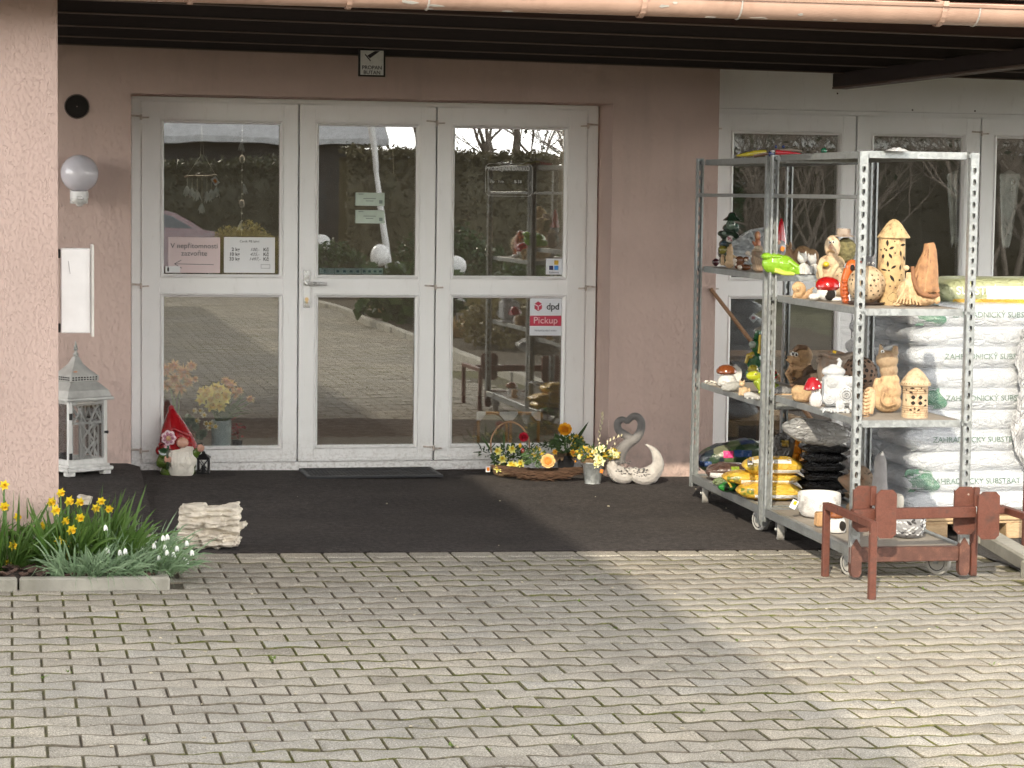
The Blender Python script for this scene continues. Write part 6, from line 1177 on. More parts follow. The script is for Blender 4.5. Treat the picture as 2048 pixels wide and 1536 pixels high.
# --- things on the tops
f = Fig('wooden_bird', 'yellow and brown painted wooden bird lying on top of the rear trolley', 'toy', 1505, 313, 1.898, back=10); m = MB(); tt(f, m, P5, [(640, 152), (740, 138), (830, 122), (930, 112)], [6, 22, 26, 20], 4.8, (.42, .34, .03)); tt(f, m, P5, [(805, 150), (870, 135), (940, 128)], [22, 26, 24], 4.8, (.12, .06, .03)); f.sc('body', m, GLAZE, .9, 1)
f = Fig('toy_tractor', 'red and blue toy lying on top of the trolleys above the middle post', 'toy', 1568, 313, 1.898, back=10); m = MB(); tt(f, m, P5, [(1015, 118), (1100, 122), (1180, 128), (1265, 135)], [26, 25, 18, 12], 4.8, (.45, .02, .03)); f.sc('body', m, GLAZE, .9); m = MB(); ee(f, m, P5, 978, 135, 32, 34, 4.8, -10, (.015, .03, .12)); ee(f, m, P5, 1020, 66, 14, 16, 4.8, 0); ee(f, m, P5, 1092, 66, 16, 15, 4.8, 0); f.part('blue_cabin', m, GLAZE); m = MB(); tt(f, m, P5, [(1060, 96), (1160, 92), (1270, 104)], [10, 12, 6], 4.8, (.28, .22, .18)); f.part('grey_tube', m, CERAM); m = MB(); ee(f, m, P5, 985, 110, 22, 12, 4.8, -36, (.75, .75, .78)); f.part('white_sticker', m, GLAZE)
f = Fig('green_ball', 'small green glass ball on top of the front trolley', 'ball', 1653, 307, 1.906, back=40); m = MB(); f.e(m, 1653, 301, 6.5, 6.5, 6.5, 0, (.01, .12, .06)); f.part('ball', m, GLAZE)
f = Fig('crumpled_film', 'crumpled clear plastic bag on the front trolley top', 'plastic bag', 1806, 301, 1.906, back=60); m = MB(); m.grid(lambda a, c: f.pt(1780 + 50 * a, 301 - (6 + 5 * noise.noise(Vector((a * 6, c * 6, 2)))) * math.sin(PI * a) * math.sin(PI * c), -10 + 26 * c), 16, 12); f.part('film', m, m_film('clear_film', (.5, .5, .5), None, .2), 180)
# --- on the base boards
def m_print(name, cols, sc_=14): 
    t = NT(name); ob = t.co(); v = t.n('TexVoronoi', Vector=ob, Scale=sc_).outputs['Color']; s_ = t.n('SeparateColor', i0=v).outputs[0]; st = [((i + .0) / len(cols), c) for i, c in enumerate(cols)]
    a = t.ramp(s_, *st, interp='CONSTANT'); n = t.noise(9, 5, .6); p = t.bsdf(Base__Color=a, Roughness=.3); p.inputs['Coat Weight'].default_value = .3; t.set(p, 'Normal', t.bump(n, .7, .02)); return t.mat
def pillow(f, name, u0, u1, v0, v1, d0, d1, mat, seed=0, wr=2.2, n=26, ex=.45, parent=None, tilt=0):
    """soft bag filling the box u0..u1, v0(top)..v1, depth d0..d1 (px)"""
    m = MB(); cx, cy, cz = (u0 + u1) / 2, (d0 + d1) / 2, (v0 + v1) / 2
    def sg(t, e): return math.copysign(abs(t) ** e, t)
    def fn(a, c):
        th = 2 * PI * a; ph = PI * (c - .5); cp = sg(math.cos(ph), ex * 1.4); X = cp * sg(math.cos(th), ex); D = cp * sg(math.sin(th), ex); Zz = sg(math.sin(ph), .8)
        w = noise.noise(Vector((X * 2.2 + seed, D * 2.2, Zz * 2))) * wr + noise.noise(Vector((X * 7 + seed, D * 7, Zz * 5))) * wr * .4; fl = 1 - .55 * abs(X) ** 6
        return f.pt(cx + X * (u1 - u0) / 2 + w * .4, cz - Zz * (v1 - v0) / 2 * fl + w + tilt * X, cy + D * (d1 - d0) / 2 + w * .5)
    m.grid(fn, n * 2, n); return m.build(name, mat, parent or f.o, 180)
def label_on(f, o, x0, x1, v0, v1, d, mat, name='label', n=10, off=.0025, shear=0):
    """printed patch laid onto the front of a bag"""
    me = o.data; tr_ = BVHTree.FromPolygons([v.co for v in me.vertices], [p.vertices[:] for p in me.polygons]); m = MB()
    def fn(a, c):
        p = f.pt(x0 + (x1 - x0) * a + shear * c, v1 + (v0 - v1) * c, d); h = tr_.ray_cast(p, Vector((0, 1, 0))); q = h[0] if h[0] else p + Vector((0, .02, 0)); return q + Vector((0, -off, 0))
    m.grid(fn, n, n); return m.build(name, mat, o, 180)
F_YEL = m_film('yellow_bag_film', (.62, .36, .03), (.70, .47, .06), .3, 16, .6); F_WHT = m_film('white_label_film', (.72, .72, .70), None, .35, 14, .4); F_BLK = m_film('black_bag_film', (.010, .010, .012), (.02, .02, .022), .18, 22, .9, (.5, .5, 2.2)); F_GRY = m_film('grey_bag_film', (.10, .10, .10), (.16, .155, .15), .3, 9, .7); F_CLR = m_film('milky_film', (.34, .34, .34), (.50, .50, .49), .25, 10, 1., (1, 1, 3))
f = Fig('soil_bag', 'flower printed potting soil bag with pink spot at the back of the rear trolley base', 'soil bag', 1455, 940, ZBASE, 'bags of soil and bark', back=40); o = pillow(f, 'bag', 1395, 1530, 890, 942, -20, 60, m_print('flower_print', ((.03, .06, .03), (.10, .14, .06), (.02, .03, .04), (.16, .17, .11), (.03, .05, .13), (.06, .09, .05))), 1, 5, ex=.6, tilt=-16)
for a in ((1448, 1468, 904, 918, (.70, .05, .22), 'pink_spot'), (1470, 1505, 902, 916, (.02, .07, .22), 'blue_stripe'), (1395, 1425, 926, 938, (.04, .08, .2), 'blue_patch')): label_on(f, o, *a[:4], -80, m_film(a[5], a[4], None, .3), a[5])
f = Fig('bark_bag', 'bag of brown bark chips with small green label', 'bark bag', 1452, 962, ZBASE, 'bags of soil and bark', back=8); o = pillow(f, 'bag', 1412, 1500, 928, 962, -10, 50, m_print('bark_print', ((.06, .035, .03), (.10, .055, .045), (.08, .045, .035), (.13, .08, .065)), 60), 4, 3, ex=.6, tilt=-2); o2 = label_on(f, o, 1462, 1478, 933, 941, -70, m_film('lime_label', (.25, .34, .02), None, .3), 'green_label'); label_on(f, o, 1420, 1446, 946, 956, -70, F_WHT, 'white_corner')
f = Fig('green_bag', 'crumpled small green bag hanging over the edge of the rear trolley base', 'bag', 1440, 972, ZBASE, 'bags of soil and bark', back=3); pillow(f, 'bag', 1425, 1466, 956, 974, -6, 14, m_film('pale_green_film', (.22, .26, .13), (.10, .16, .07), .25), 8, 2.5, ex=.7)
f = Fig('leaf_bag', 'bright green and black bag under the yellow bags', 'bag', 1462, 986, ZBASE, 'bags of soil and bark', back=6); pillow(f, 'bag', 1436, 1500, 966, 986, -4, 26, m_print('green_print', ((.01, .02, .01), (.03, .22, .04), (.02, .05, .02), (.05, .12, .03)), 30), 9, 2, ex=.6)
for i, (u0, u1, v0, v1, lb) in enumerate(((1474, 1608, 968, 1003, 'lowest yellow bag of the stack on the rear trolley base'), (1446, 1604, 944, 974, 'middle yellow bag of the stack, pushed out to the left'), (1486, 1608, 917, 953, 'topmost yellow bag of the stack, with a white head'))):
    f = Fig('yellow_bag', lb, 'soil bag', (u0 + u1) / 2, (1003, 998, 1000)[i], ZBASE, 'stack of yellow bags', back=20 + i * 2); o = pillow(f, 'bag', u0, u1, v0, v1, -20, 50, F_YEL, 11 + i, 1.8, ex=.5); label_on(f, o, u0 + 36, u1 - 8, v1 - 13, v1 - 6, -90, F_WHT, 'white_band'); label_on(f, o, u0 + 8, u0 + 34, v0 + 10, v0 + 24, -90, m_print('plant_photo', ((.35, .25, .03), (.12, .16, .03), (.5, .35, .04), (.2, .15, .03)), 60), 'picture')
    if i == 2: label_on(f, o, u0 + 2, u1 - 26, v0 + 3, v0 + 10, -90, F_WHT, 'white_head')
f = Fig('black_bale', 'tall stack of black film wrapped bags on the front trolley base', 'bale', 1652, 1006, ZBASE, back=70)
for i in range(6): pillow(f, 'black_bag', 1606 + (i % 2) * 3, 1706 - (i % 3) * 3, 892 + i * 19, 913 + i * 19, -30, 60, F_BLK, 21 + i, 2.2, 20, ex=.5)
f = Fig('grey_bag', 'leaning grey bag with orange side and round emblem', 'bag', 1583, 950, ZBASE + .1, back=60); o = pillow(f, 'bag', 1545, 1612, 874, 942, 0, 40, F_GRY, 31, 3, ex=.6); label_on(f, o, 1590, 1612, 880, 930, -60, m_film('orange_side', (.55, .22, .015), (.62, .3, .03), .3), 'orange_side', shear=8); o2 = label_on(f, o, 1566, 1586, 884, 902, -60, m_film('dark_emblem', (.03, .028, .02), None, .3), 'emblem'); label_on(f, o, 1569, 1583, 887, 899, -60, m_film('gold_emblem', (.30, .20, .02), None, .3), 'emblem_ring', off=.004)
f = Fig('milky_bag', 'half clear milky plastic bag lying on top of the black stack', 'plastic bag', 1640, 896, .50, back=60); pillow(f, 'bag', 1572, 1712, 846, 896, -26, 50, F_CLR, 41, 4.5, 30, ex=.6, tilt=8)
# bird bath
f = Fig('bird_bath', 'shallow grey bird bath bowl on a short foot with two white birds on it', 'bird bath', 1616, 991, ZBASE, back=26); m = MB(); GR2 = (.36, .35, .34); f.l(m, 1616, [(11, 991), (13, 988), (12, 982), (16, 976), (34, 965), (45, 952), (46, 949), (44.5, 949), (36, 957), (10, 961)], GR2, 36); bw = f.part('bowl', m, STONE); m = MB(); f.l(m, 1616, [(45.2, 952), (46.4, 951), (46.4, 949.6), (45, 949)], (.10, .095, .10), 36); f.part('dark_rim', m, STONE, 40, bw)
for x, y, s_, d in ((1390, 630, 1, 20), (1430, 690, 1.2, -30)):
    m = MB(); u, v = P9(x, y); f.e(m, u, v, 8 * s_, 3.4 * s_, 3.4, d, (.72, .70, .66), rot(0, .12)); f.e(m, u - 7 * s_, v - 3.5, 2.6, 2.4, 2.4, d); f.t(m, [(u + 5, v, d), (u + 12 * s_, v - 4, d)], [3, 1]); f.t(m, [(u - 9 * s_, v - 3, d), (u - 12 * s_, v - 2.4, d)], [1.2, .4]); f.t(m, [(u - 2, v - 1, d - 3), (u + 6 * s_, v - 5, d - 4)], [2.6, .8]); o = f.sc('bird', m, STONE, .6, 1)
f = Fig('relief_pot', 'wide white flower pot with daisy line relief and price card', 'flower pot', 1643, 1038, ZBASE, back=42); m = MB(); f.l(m, 1643, [(30, 1038), (36, 1035), (42, 1022), (43.5, 1004), (43, 991), (41.5, 989.5), (39, 991), (38, 1010)], (.70, .69, .67), 44); pt_ = f.part('pot', m, CERAM); m = MB(); m.c = (.42, .41, .40); rd = random.Random(1)
for k_ in range(30):
    a0 = rd.uniform(PI * .02, PI * .98); vc = rd.uniform(998, 1026)
    for j in range(8):
        t_ = PI * j / 4; q = []
        for rr in (1.5, 6): a1 = a0 + rr * math.cos(t_) / 43; vv = min(1031, max(994, vc + rr * math.sin(t_))); R_ = 43.6 if vv < 1006 else 43.6 - (vv - 1006) * .09 - max(0, vv - 1022) * .3; q.append(f.pt(1643 + R_ * math.cos(a1), vv, -R_ * math.sin(a1)))
        m.tube(q, .0011, 4)
f.part('daisy_relief', m, CERAM, 40, pt_)['kind'] = 'stuff'
m = MB(); m.box(f.pt(1588, 1010, -36), (13 / f.s, .002, 19 / f.s), rot(.25, .45)); cd_ = f.part('price_card', m, PAPER); m = MB(); m.box(f.pt(1590, 1007, -37.4), (6 / f.s, .002, 8 / f.s), rot(.25, .45)); f.part('yellow_mark', m, pm('yellow_tag', 0), parent=cd_)
f = Fig('wood_cube', 'small weathered wood cube beside the white pot', 'ornament', 1640, 1054, ZBASE, back=5); m = MB(); m.box(f.pt(1640, 1039, 0), (19 / f.s, 18 / f.s, 28 / f.s), rot(0, .05, .3), .006); f.part('cube', m, m_wood('cracked_wood', (.36, .20, .09), (.55, .34, .17), (6, 6, 2))); m = MB(); m.box(f.pt(1640, 1024.5, 0), (14 / f.s, 13 / f.s, 1.5 / f.s), rot(0, 0, .3), .001); f.part('cube_top', m, m_wood('cracked_wood2', (.30, .17, .08), (.42, .26, .13)))
f = Fig('mushroom_house', 'birch white mushroom house with glossy brown cap and round doorway', 'figurine', 1678, 1066, ZBASE, GFIG, back=16); m = MB(); f.l(m, P9(1715, 0)[0], [(17, 1066), (19, 1062), (18.5, 1050), (16, 1040), (13, 1034)], (.66, .65, .63), 24); f.part('stem', m, STONE); m = MB(); f.l(m, P9(1700, 0)[0], [(12, 1037), (19, 1036), (20.5, 1032), (17, 1024), (9, 1018), (1, 1016)], (.22, .07, .02), 24); f.part('cap', m, GLAZE); m = MB(); f.e(m, *P9(1760, 1190), 8.5, 10.5, 6, -14); f.part('doorway', m, HOLE)
f = Fig('bark_bowl', 'round grey bowl wrapped in rough black and white bark', 'bowl', 1818, 1077, ZBASE, back=30); m = MB(); f.l(m, 1818, [(22, 1077), (32, 1070), (37, 1055), (36, 1040), (33, 1037), (30, 1040), (20, 1062)], (.30, .30, .31), 30); rd = random.Random(9)
for i in range(150): a = rd.uniform(0, 2 * PI); h_ = rd.uniform(1040, 1072); R_ = 36.5 if h_ < 1058 else 36.5 - (h_ - 1058) * .5; f.t(m, [(1818 + R_ * math.cos(a + q), h_ + 3 * math.sin(9 * q + i), -R_ * math.sin(a + q)) for q in (0, .08, .16, .24)], [1, 2, 1.6, .6], (.62, .63, .64) if i % 2 else (.05, .05, .055), 5)
f.sc('bark_wall', m, STONE, 1., 0, .6, 120)
f = Fig('goose_statue', 'grey goose statue with raised beak at the back of the front trolley base', 'statue', 1767, 1045, ZBASE, back=50); m = MB(); tt(f, m, P2, [(790, 790), (790, 620), (790, 480), (795, 370), (790, 280), (800, 215)], [120, 90, 66, 56, 54, 16], 4.267, (.26, .25, .25), 14); f.sc('body', m, STONE, 1.2, 2); m = MB(); tt(f, m, P2, [(800, 235, -20), (805, 198, -20)], [16, 5], 4.267, (.70, .68, .64)); f.part('beak', m, STONE)
f = Fig('speckled_hen', 'brown speckled hen statue behind the near post of the front trolley', 'statue', 1718, 1035, ZBASE, back=46); m = MB(); ee(f, m, P2, 620, 470, 120, 150, 4.267, 0, (.17, .12, .08), rd=90); tt(f, m, P2, [(560, 480), (480, 450), (430, 440)], [90, 50, 14], 4.267); ee(f, m, P2, 590, 690, 90, 60, 4.267, 0); f.sc('body', m, CLAY, 1.2, 1); m = MB(); rd = random.Random(5)
for i in range(70):
    x, y = rd.uniform(520, 730), rd.uniform(350, 590); s_ = ((x - 620) / 120) ** 2 + ((y - 470) / 150) ** 2
    if s_ < .95: ee(f, m, P2, x, y, 7, 3.2, 4.267, -92 * math.sqrt(1 - s_), (.04, .028, .02), rot(0, .6))
f.part('speckles', m, CLAY)['kind'] = 'stuff'
f = Fig('white_ball_pot', 'round white pot behind the rack rail', 'flower pot', 1806, 1046, ZBASE, back=70); m = MB(); f.l(m, 1806, [(8, 1046), (12, 1030), (13, 1010), (11, 1000), (6, 996.5), (1, 996)], (.62, .58, .50), 18); f.part('pot', m, CERAM); m = MB(); f.e(m, 1806, 996, 2.5, 1.5, 2.5, 0, (.5, .46, .4)); f.part('knob', m, CERAM)
# --- behind the trolleys
a, b = Y(1427, 585, -.345), G(1506, 893, .0); b = Vector((b.x, -.62, gz(b.x) + .01)); t = thing('broom_handle', 'long wooden broom stick leaning on the wall corner behind the trolley', 'broom', b); m = MB(); m.tube([Vector(), (a - b) * .5, (a - b) * 1.02], [.013, .0135, .012], 10); m.build('stick', m_wood('stick_wood', (.22, .12, .06), (.30, .17, .09)), t)
f = Fig('plastic_tub', 'dark brown plastic tub standing upside down by the wall corner', 'tub', 1450, 915, None, dz=.0, back=20); m = MB(); f.l(m, 1450, [(30, 940), (29, 915), (26, 893), (22, 886), (10, 883), (1, 882.5)], (.04, .025, .02), 26); f.part('tub', m, CERAM); m = MB(); f.l(m, 1450, [(30, 941), (32, 940), (32, 936), (30, 935)], (.05, .03, .025), 26); f.part('rim', m, CERAM)
# ---------------------------------------------------------------- pallet of substrate bags, bicycle rack, signs
YF = -2.95; XL = Y(1824, 760, YF).x; ZT = [Y(1950, v, YF).z for v in (675, 754, 826, 900, 968)]; PZ = .128
F_SUB = m_film('white_substrate_film', (.47, .50, .535), (.56, .59, .625), .3, 6, .55, (1, 1, 2.0), .35, .016); F_GREEN = m_film('green_print_film', (.04, .18, .10), (.08, .25, .15), .3, 9, .5)
INKS = pm('faded_green_ink', (.10, .19, .15), .5, 0, .35, 20, 0)
def bagbox(name, label, x0, x1, y0, y1, z0, z1, mat, seed, group, wr=.010, ex=.28):
    t = thing(name, label, 'substrate bag', ((x0 + x1) / 2, (y0 + y1) / 2, z0), 0, group); m = MB(); hx, hy, hz = (x1 - x0) / 2, (y1 - y0) / 2, (z1 - z0) / 2
    def sg(q, e): return math.copysign(abs(q) ** e, q)
    def fn(a, c):
        th = 2 * PI * a; ph = PI * (c - .5); cp = sg(math.cos(ph), .33); X = cp * sg(math.cos(th), ex); D = cp * sg(math.sin(th), ex); Zz = sg(math.sin(ph), .75)
        w = noise.noise(Vector((X * 2 + seed * 3.1, D * 2, Zz * 2))) * wr + noise.noise(Vector((X * 6 + seed, D * 6, Zz * 5))) * wr * .5 + abs(noise.noise(Vector((X * 11 + seed, D * 9 + Zz * 3, seed)))) * wr * .5
        k = 1 + w / hz * .25; sg2 = 1 - .30 * max(0, abs(X) - .72) / .28; return Vector((X * hx * (1 + .012 * math.sin(seed * 2)), D * hy + w * .6 * (1 if D > 0 else -1), hz + Zz * (hz + .017) * k * sg2))
    m.grid(fn, 72, 22); o = m.build('bag', mat, t, 180); me = o.data; o['bvh'] = 0; bv = BVHTree.FromPolygons([v.co for v in me.vertices], [p.vertices[:] for p in me.polygons]); del o['bvh']; return t, o, bv
def project(bv, me, off=.003):
    for v in me.vertices:
        h = bv.ray_cast(Vector((v.co.x, -2, v.co.z)), Vector((0, 1, 0))); v.co = (h[0] if h[0] else Vector((v.co.x, -.2, v.co.z))) + Vector((0, -off, 0))
def bagprint(t, o, bv, kind, xt, zt, size=.040):
    x0 = o.data.vertices[0].co.x; w = -min(v.co.x for v in o.data.vertices)
    if kind in ('full', 'green'):
        m = MB(); m.grid(lambda a, c: Vector((-w + .015 + .135 * a + .02 * math.sin(c * 6), 0, zt - .055 + .115 * c)), 12, 10); me = m.mesh('green_corner', 180); project(bv, me, .002); link_mesh('green_corner', me, F_GREEN, o)
    me = text_mesh('ZAHRADNICKÝ SUBSTRÁT   60', size, 'LEFT', .0004, 0, 1.0); me.transform(T(-w + xt, 0, zt) @ WALLM); bm = bmesh.new(); bm.from_mesh(me); bmesh.ops.subdivide_edges(bm, edges=[e for e in bm.edges if e.calc_length() > .02], cuts=2); bm.to_mesh(me); bm.free(); project(bv, me); link_mesh('lettering', me, INKS, o)
n_ = 10; hz_ = (ZT[0] + .055 - PZ) / (n_ - 1); L_ = .86
for i in range(n_):
    z0 = PZ + i * hz_; z1 = z0 + hz_; jig = random.uniform(-.018, .018)
    if i % 2 == 1 or i == 0:
        zi = min(range(5), key=lambda k: abs(ZT[k] - (z0 + z1) / 2)); lb = ['white substrate bag with green corner, lowest lettered layer of the pallet', 'white substrate bag, second lettered layer from below', 'white substrate bag with a sliver of green, middle lettered layer', 'white substrate bag lettered only at its right end, fourth lettered layer', 'white substrate bag with large green corner, topmost lettered layer']
        if i == 0: lb0 = 'plain white substrate bag at the very bottom of the pallet'
        t, o, bv = bagbox('substrate_bag', lb0 if i == 0 else lb[4 - zi], XL + jig, XL + jig + L_, YF, YF + .48, z0, z1, F_SUB, i + 1, 'white substrate bags on the pallet')
        if i: bagprint(t, o, bv, {4: 'green', 0: 'full', 2: 'green'}.get(zi, 'plain'), .20 - .02 * zi, hz_ * .55)
        t, o, bv = bagbox('substrate_bag', 'white substrate bag in the shade, rear half of layer %s counted from the pallet' % ['one', 'two', 'three', 'four', 'five', 'six', 'seven', 'eight', 'nine', 'ten'][i], XL + jig - .02, XL + L_, YF + .49, YF + .97, z0, z1, F_SUB, i + 21, 'white substrate bags on the pallet')
    else:
        nm = ['one', 'two', 'three', 'four', 'five', 'six', 'seven', 'eight', 'nine', 'ten'][i]
        for k in range(2): bagbox('substrate_bag', ('plain white substrate bag at the front, layer %s counted from the pallet' if k == 0 else 'plain white substrate bag at the back, layer %s counted from the pallet') % nm, XL + jig - .015 * k, XL + jig + L_, YF + .008 + k * .49, YF + .48 + k * .49, z0, z1, F_SUB, i + 41 + k * 9, 'white substrate bags on the pallet')
# yellow green bag on top
zt_ = PZ + n_ * hz_; q = Y(1896, 552, YF); t, o, bv = bagbox('lawn_substrate_bag', 'yellow green substrate bag lying on top of the white bags', q.x, q.x + .8, YF + .05, YF + .45, zt_, zt_ + .118, m_film('yellow_green_film', (.40, .43, .25), (.47, .49, .28), .3, 8, .7), 77, None)
me = text_mesh('SUBSTRÁT', .055, 'LEFT', .001, 0); me.transform(T(-.33, 0, .070) @ WALLM); bm = bmesh.new(); bm.from_mesh(me); bmesh.ops.subdivide_edges(bm, edges=[e for e in bm.edges if e.calc_length() > .02], cuts=2); bm.to_mesh(me); bm.free(); project(bv, me); link_mesh('lettering', me, INKW, o)
for nm, a0, a1, c0, c1, m_ in (('white_panel', -.17, .36, .02, .095, F_WHT), ('yellow_band', -.34, .1, .006, .03, F_YEL)):
    m = MB(); m.grid(lambda a, c: Vector((a0 + (a1 - a0) * a, 0, c0 + (c1 - c0) * c)), 16, 6); me = m.mesh(nm, 180); project(bv, me, .002); link_mesh(nm, me, m_, o)
# stretch film hugging the pile
def m_wrap():
    t = NT('stretch_film'); ob = t.co((1, 1, 2.2)); n = t.noise(9, 5, .65, ob, 2.5); n2 = t.noise(3.2, 4, .6, t.co((1, 1, 5), r=(0, .5, 0)), 1.5)
    b = t.bump(t.math('ADD', n, n2), .7, .02); g = t.n('BsdfGlossy', Roughness=.16, Normal=b, Color=(.9, .9, .9)); tr = t.n('BsdfTransparent'); d = t.n('BsdfDiffuse', Color=(.75, .76, .77), Normal=b)
    m1 = t.n('MixShader', i0=t.ramp(n2, (.45, .02), (.70, .20)), i1=tr.outputs[0], i2=d.outputs[0]); m2 = t.n('MixShader', i0=.10, i1=m1.outputs[0], i2=g.outputs[0]); t.t.links.new(m2.outputs[0], t.out.inputs[0]); return t.mat
t = thing('stretch_film', 'clear wrinkled stretch film wrapped round the pallet of white bags', 'stretch film', (XL, YF, PZ)); m = MB(); H_ = n_ * hz_ - .02
def wrap(a, c):
    s_ = a * 1.9; x_, y_ = (0, .98 - s_) if s_ < .98 else (s_ - .98, 0); w = .018 * noise.noise(Vector((s_ * 7, c * 10, 1))) + .01 * noise.noise(Vector((s_ * 3 + c * 9, c * 26, 4))); return Vector((x_ - .035 - (w if s_ < .98 else 0), y_ - .030 - w, .03 + H_ * c))
m.grid(wrap, 110, 90); m.build('film', m_wrap(), t, 180)
t = thing('loose_film', 'loose flap of milky film hanging at the right edge in front of the bags', 'stretch film', Y(2052, 800, YF - .08)); m = MB()
m.grid(lambda a, c: Vector((.03 + a * (.16 + .10 * math.sin(PI * c)) - .09 * math.sin(PI * c) - .03 * math.sin(c * 9) + .02 * noise.noise(Vector((c * 14, a * 3, 8))), .02 + .03 * noise.noise(Vector((a * 6, c * 9, 1))) + .05 * abs(c - .5), -.35 + .72 * c + .04 * noise.noise(Vector((a * 7, c, 3))))), 30, 40); m.build('film', m_film('hanging_film', (.45, .46, .47), (.6, .6, .61), .22, 9, .9, (3, 1, 1)), t, 180)
# pallet
PALW = m_wood('pallet_wood', (.40, .27, .15), (.58, .42, .25), (3, 3, 10), .8); t = thing('pallet', 'wooden pallet under the white substrate bags', 'pallet', (XL + .05, YF, gz(5)))
for y_ in (.05, .5, .93):
    for x_ in (.09, .55, 1.05): m = MB(); m.box((x_, y_, .052), (.145, .095, .078), None, .004); m.build('block', PALW, t)
for i in range(6): m = MB(); m.box((.57, .05 + i * .176, .119), (1.2, .12, .02), None, .003); m.build('deck_board', PALW, t)
for y_ in (.05, .5, .93): m = MB(); m.box((.57, y_, .100), (1.2, .095, .018), None, .003); m.build('stringer_board', PALW, t)
# --- bicycle rack of brown steel
fa, fb = G(1743, 1199), G(1650, 1152); H_ = .335; t = thing('bicycle_rack', 'low brown steel bicycle rack with two pairs of wheel plates, in front of the trolley', 'bicycle rack', fa)
def loc(p): return Vector(p) - fa
def beam(m, a, b, w, h):
    a, b = Vector(a), Vector(b); d = b - a; m.box((a + b) / 2, (w, h, d.length), frame(d), .002)
up = Vector((0, 0, H_)); A, B = loc(fa), loc(fb); rl = loc(Zp(1692, 1022, H_ - .02)); rr = loc(Zp(1952, 1024, H_ - .02)); rl = A.lerp(B, .55) + Vector((0, 0, H_ - .018)); lg = loc(G(1945, 1155))
for q in (A, B): m = MB(); m.box(q + Vector((0, 0, H_ / 2 - .002)), (.03, .03, H_), None, .003); m.build('leg', BROWN, t)
m = MB(); beam(m, A + Vector((0, .0155, H_ - .0155)), B + Vector((0, -.0155, H_ - .0155)), .03, .03); m.build('top_tube', BROWN, t)
rdx = (rr - rl).normalized(); m = MB(); m.box((rl + rr) / 2 + rdx * .008, ((rr - rl).length - .03, .04, .048), rot(0, 0, math.atan2(rdx.y, rdx.x)), .003); m.build('rail', BROWN, t)
m = MB(); m.box((lg.x, lg.y, (rr.z - .03) / 2), (.03, .03, rr.z - .03), None, .003); m.build('leg', BROWN, t)
def plate(u0, u1, v0, v1, y, yaw):
    c = loc(Y((u0 + u1) / 2, (v0 + v1) / 2, y)); s_ = F_PX / (c + fa - CAMP).dot(AX_W); w, h = (u1 - u0) / s_ / math.cos(yaw), (v1 - v0) / s_; q = .018; m = MB(); M_ = T(c) @ rot(0, 0, yaw) @ rot(PI / 2)
    pts = [(-w / 2 + q, -h / 2), (w / 2 - q, -h / 2), (w / 2, -h / 2 + q), (w / 2, h / 2 - q), (w / 2 - q, h / 2), (-w / 2 + q, h / 2), (-w / 2, h / 2 - q), (-w / 2, -h / 2 + q)]; m.ext(pts, .004, M_)
    for sx in (-1, 1): m.box((sx * (w / 2 - .002), .012, 0), (.004, .022, h - 2 * q), T(c) @ rot(0, 0, yaw))
    o = m.build('wheel_plate', BROWN, t); return c
ry = fa.y + rl.y; ry2 = fa.y + rr.y
for (u0, u1, v0, v1, dy) in ((1707, 1744, 971, 1064, .055), (1752, 1793, 979, 1077, -.06), (1909, 1950, 973, 1069, .055), (1956, 1999, 983, 1079, -.06)):
    yy = ry + (ry2 - ry) * ((u0 + u1) / 2 - 1690) / 260; c = plate(u0, u1, v0, v1, yy + dy, -.12)
for (u, v0, v1) in ((1746, 974, 1009), (1953, 977, 1010)): c = loc(Y(u, (v0 + v1) / 2, ry + (ry2 - ry) * (u - 1690) / 260)); m = MB(); m.box(c, (.024, .024, .085), None, .002); m.build('short_post', BROWN, t)
ar = loc(Zp(2005, 1022, H_ - .016)); m = MB(); m.box((rr + ar) / 2 + Vector((.02, 0, .006)), ((ar - rr).length - .03, .03, .03), rot(0, 0, math.atan2((ar - rr).y, (ar - rr).x)), .002); m.build('rail_extension', BROWN, t)
m = MB(); beam(m, ar + Vector((.03, .10, 0)), ar + Vector((.03, -.42, 0)), .03, .03); m.build('top_tube', BROWN, t); m = MB(); m.box(ar + Vector((.03, -.435, -H_ / 2 + .018)), (.03, .03, H_), None, .003); m.build('leg', BROWN, t)
q = G(2049, 1110); t2 = thing('kerb_post', 'thin brown steel post on a square foot plate at the right edge, on the gravel', 'post', q); m = MB(); m.box((0, 0, .22), (.026, .026, .42), None, .002); m.build('post', BROWN, t2); m = MB(); m.box((-.03, 0, .008), (.10, .10, .008), None, .001); m.lathe([(.008, .012), (.007, .018)], 6, T(-.055, -.02, 0)); m.build('foot_plate', RUST, t2)
# --- wall lamp, signs
f = Fig('wall_lamp', 'white globe wall lamp with motion sensor under it, beside the entrance', 'wall lamp', 159, 347, y=WY - .135, rz=0); m = MB(); f.e(m, 159, 347, 37.5, 37.5, 37.5, 0, None, None, 32, 20); f.part('globe', m, pm('opal_globe', (.68, .66, .72), .12, 0, .03, coat=.5, bump=0), 180)
m = MB(); f.l(m, 159, [(12, 386), (17, 384), (17.5, 382.5), (18, 390), (18, 396), (13, 398)]); m.b2(-.035, .035, 0, .132, -.135, -.105, .006); m.b2(-.05, .05, .122, .134, -.17, -.06, .004); f.part('holder', m, WHITEP); m = MB(); f.e(m, 159, 398, 17, 12, 17); f.e(m, 159, 408, 8, 5, 8); f.part('sensor', m, pm('sensor_white', (.72, .72, .70), .25)); m = MB(); m.b2(-.016, .020, -.052, -.044, -.146, -.128, .002); f.part('sensor_window', m, CHROME)
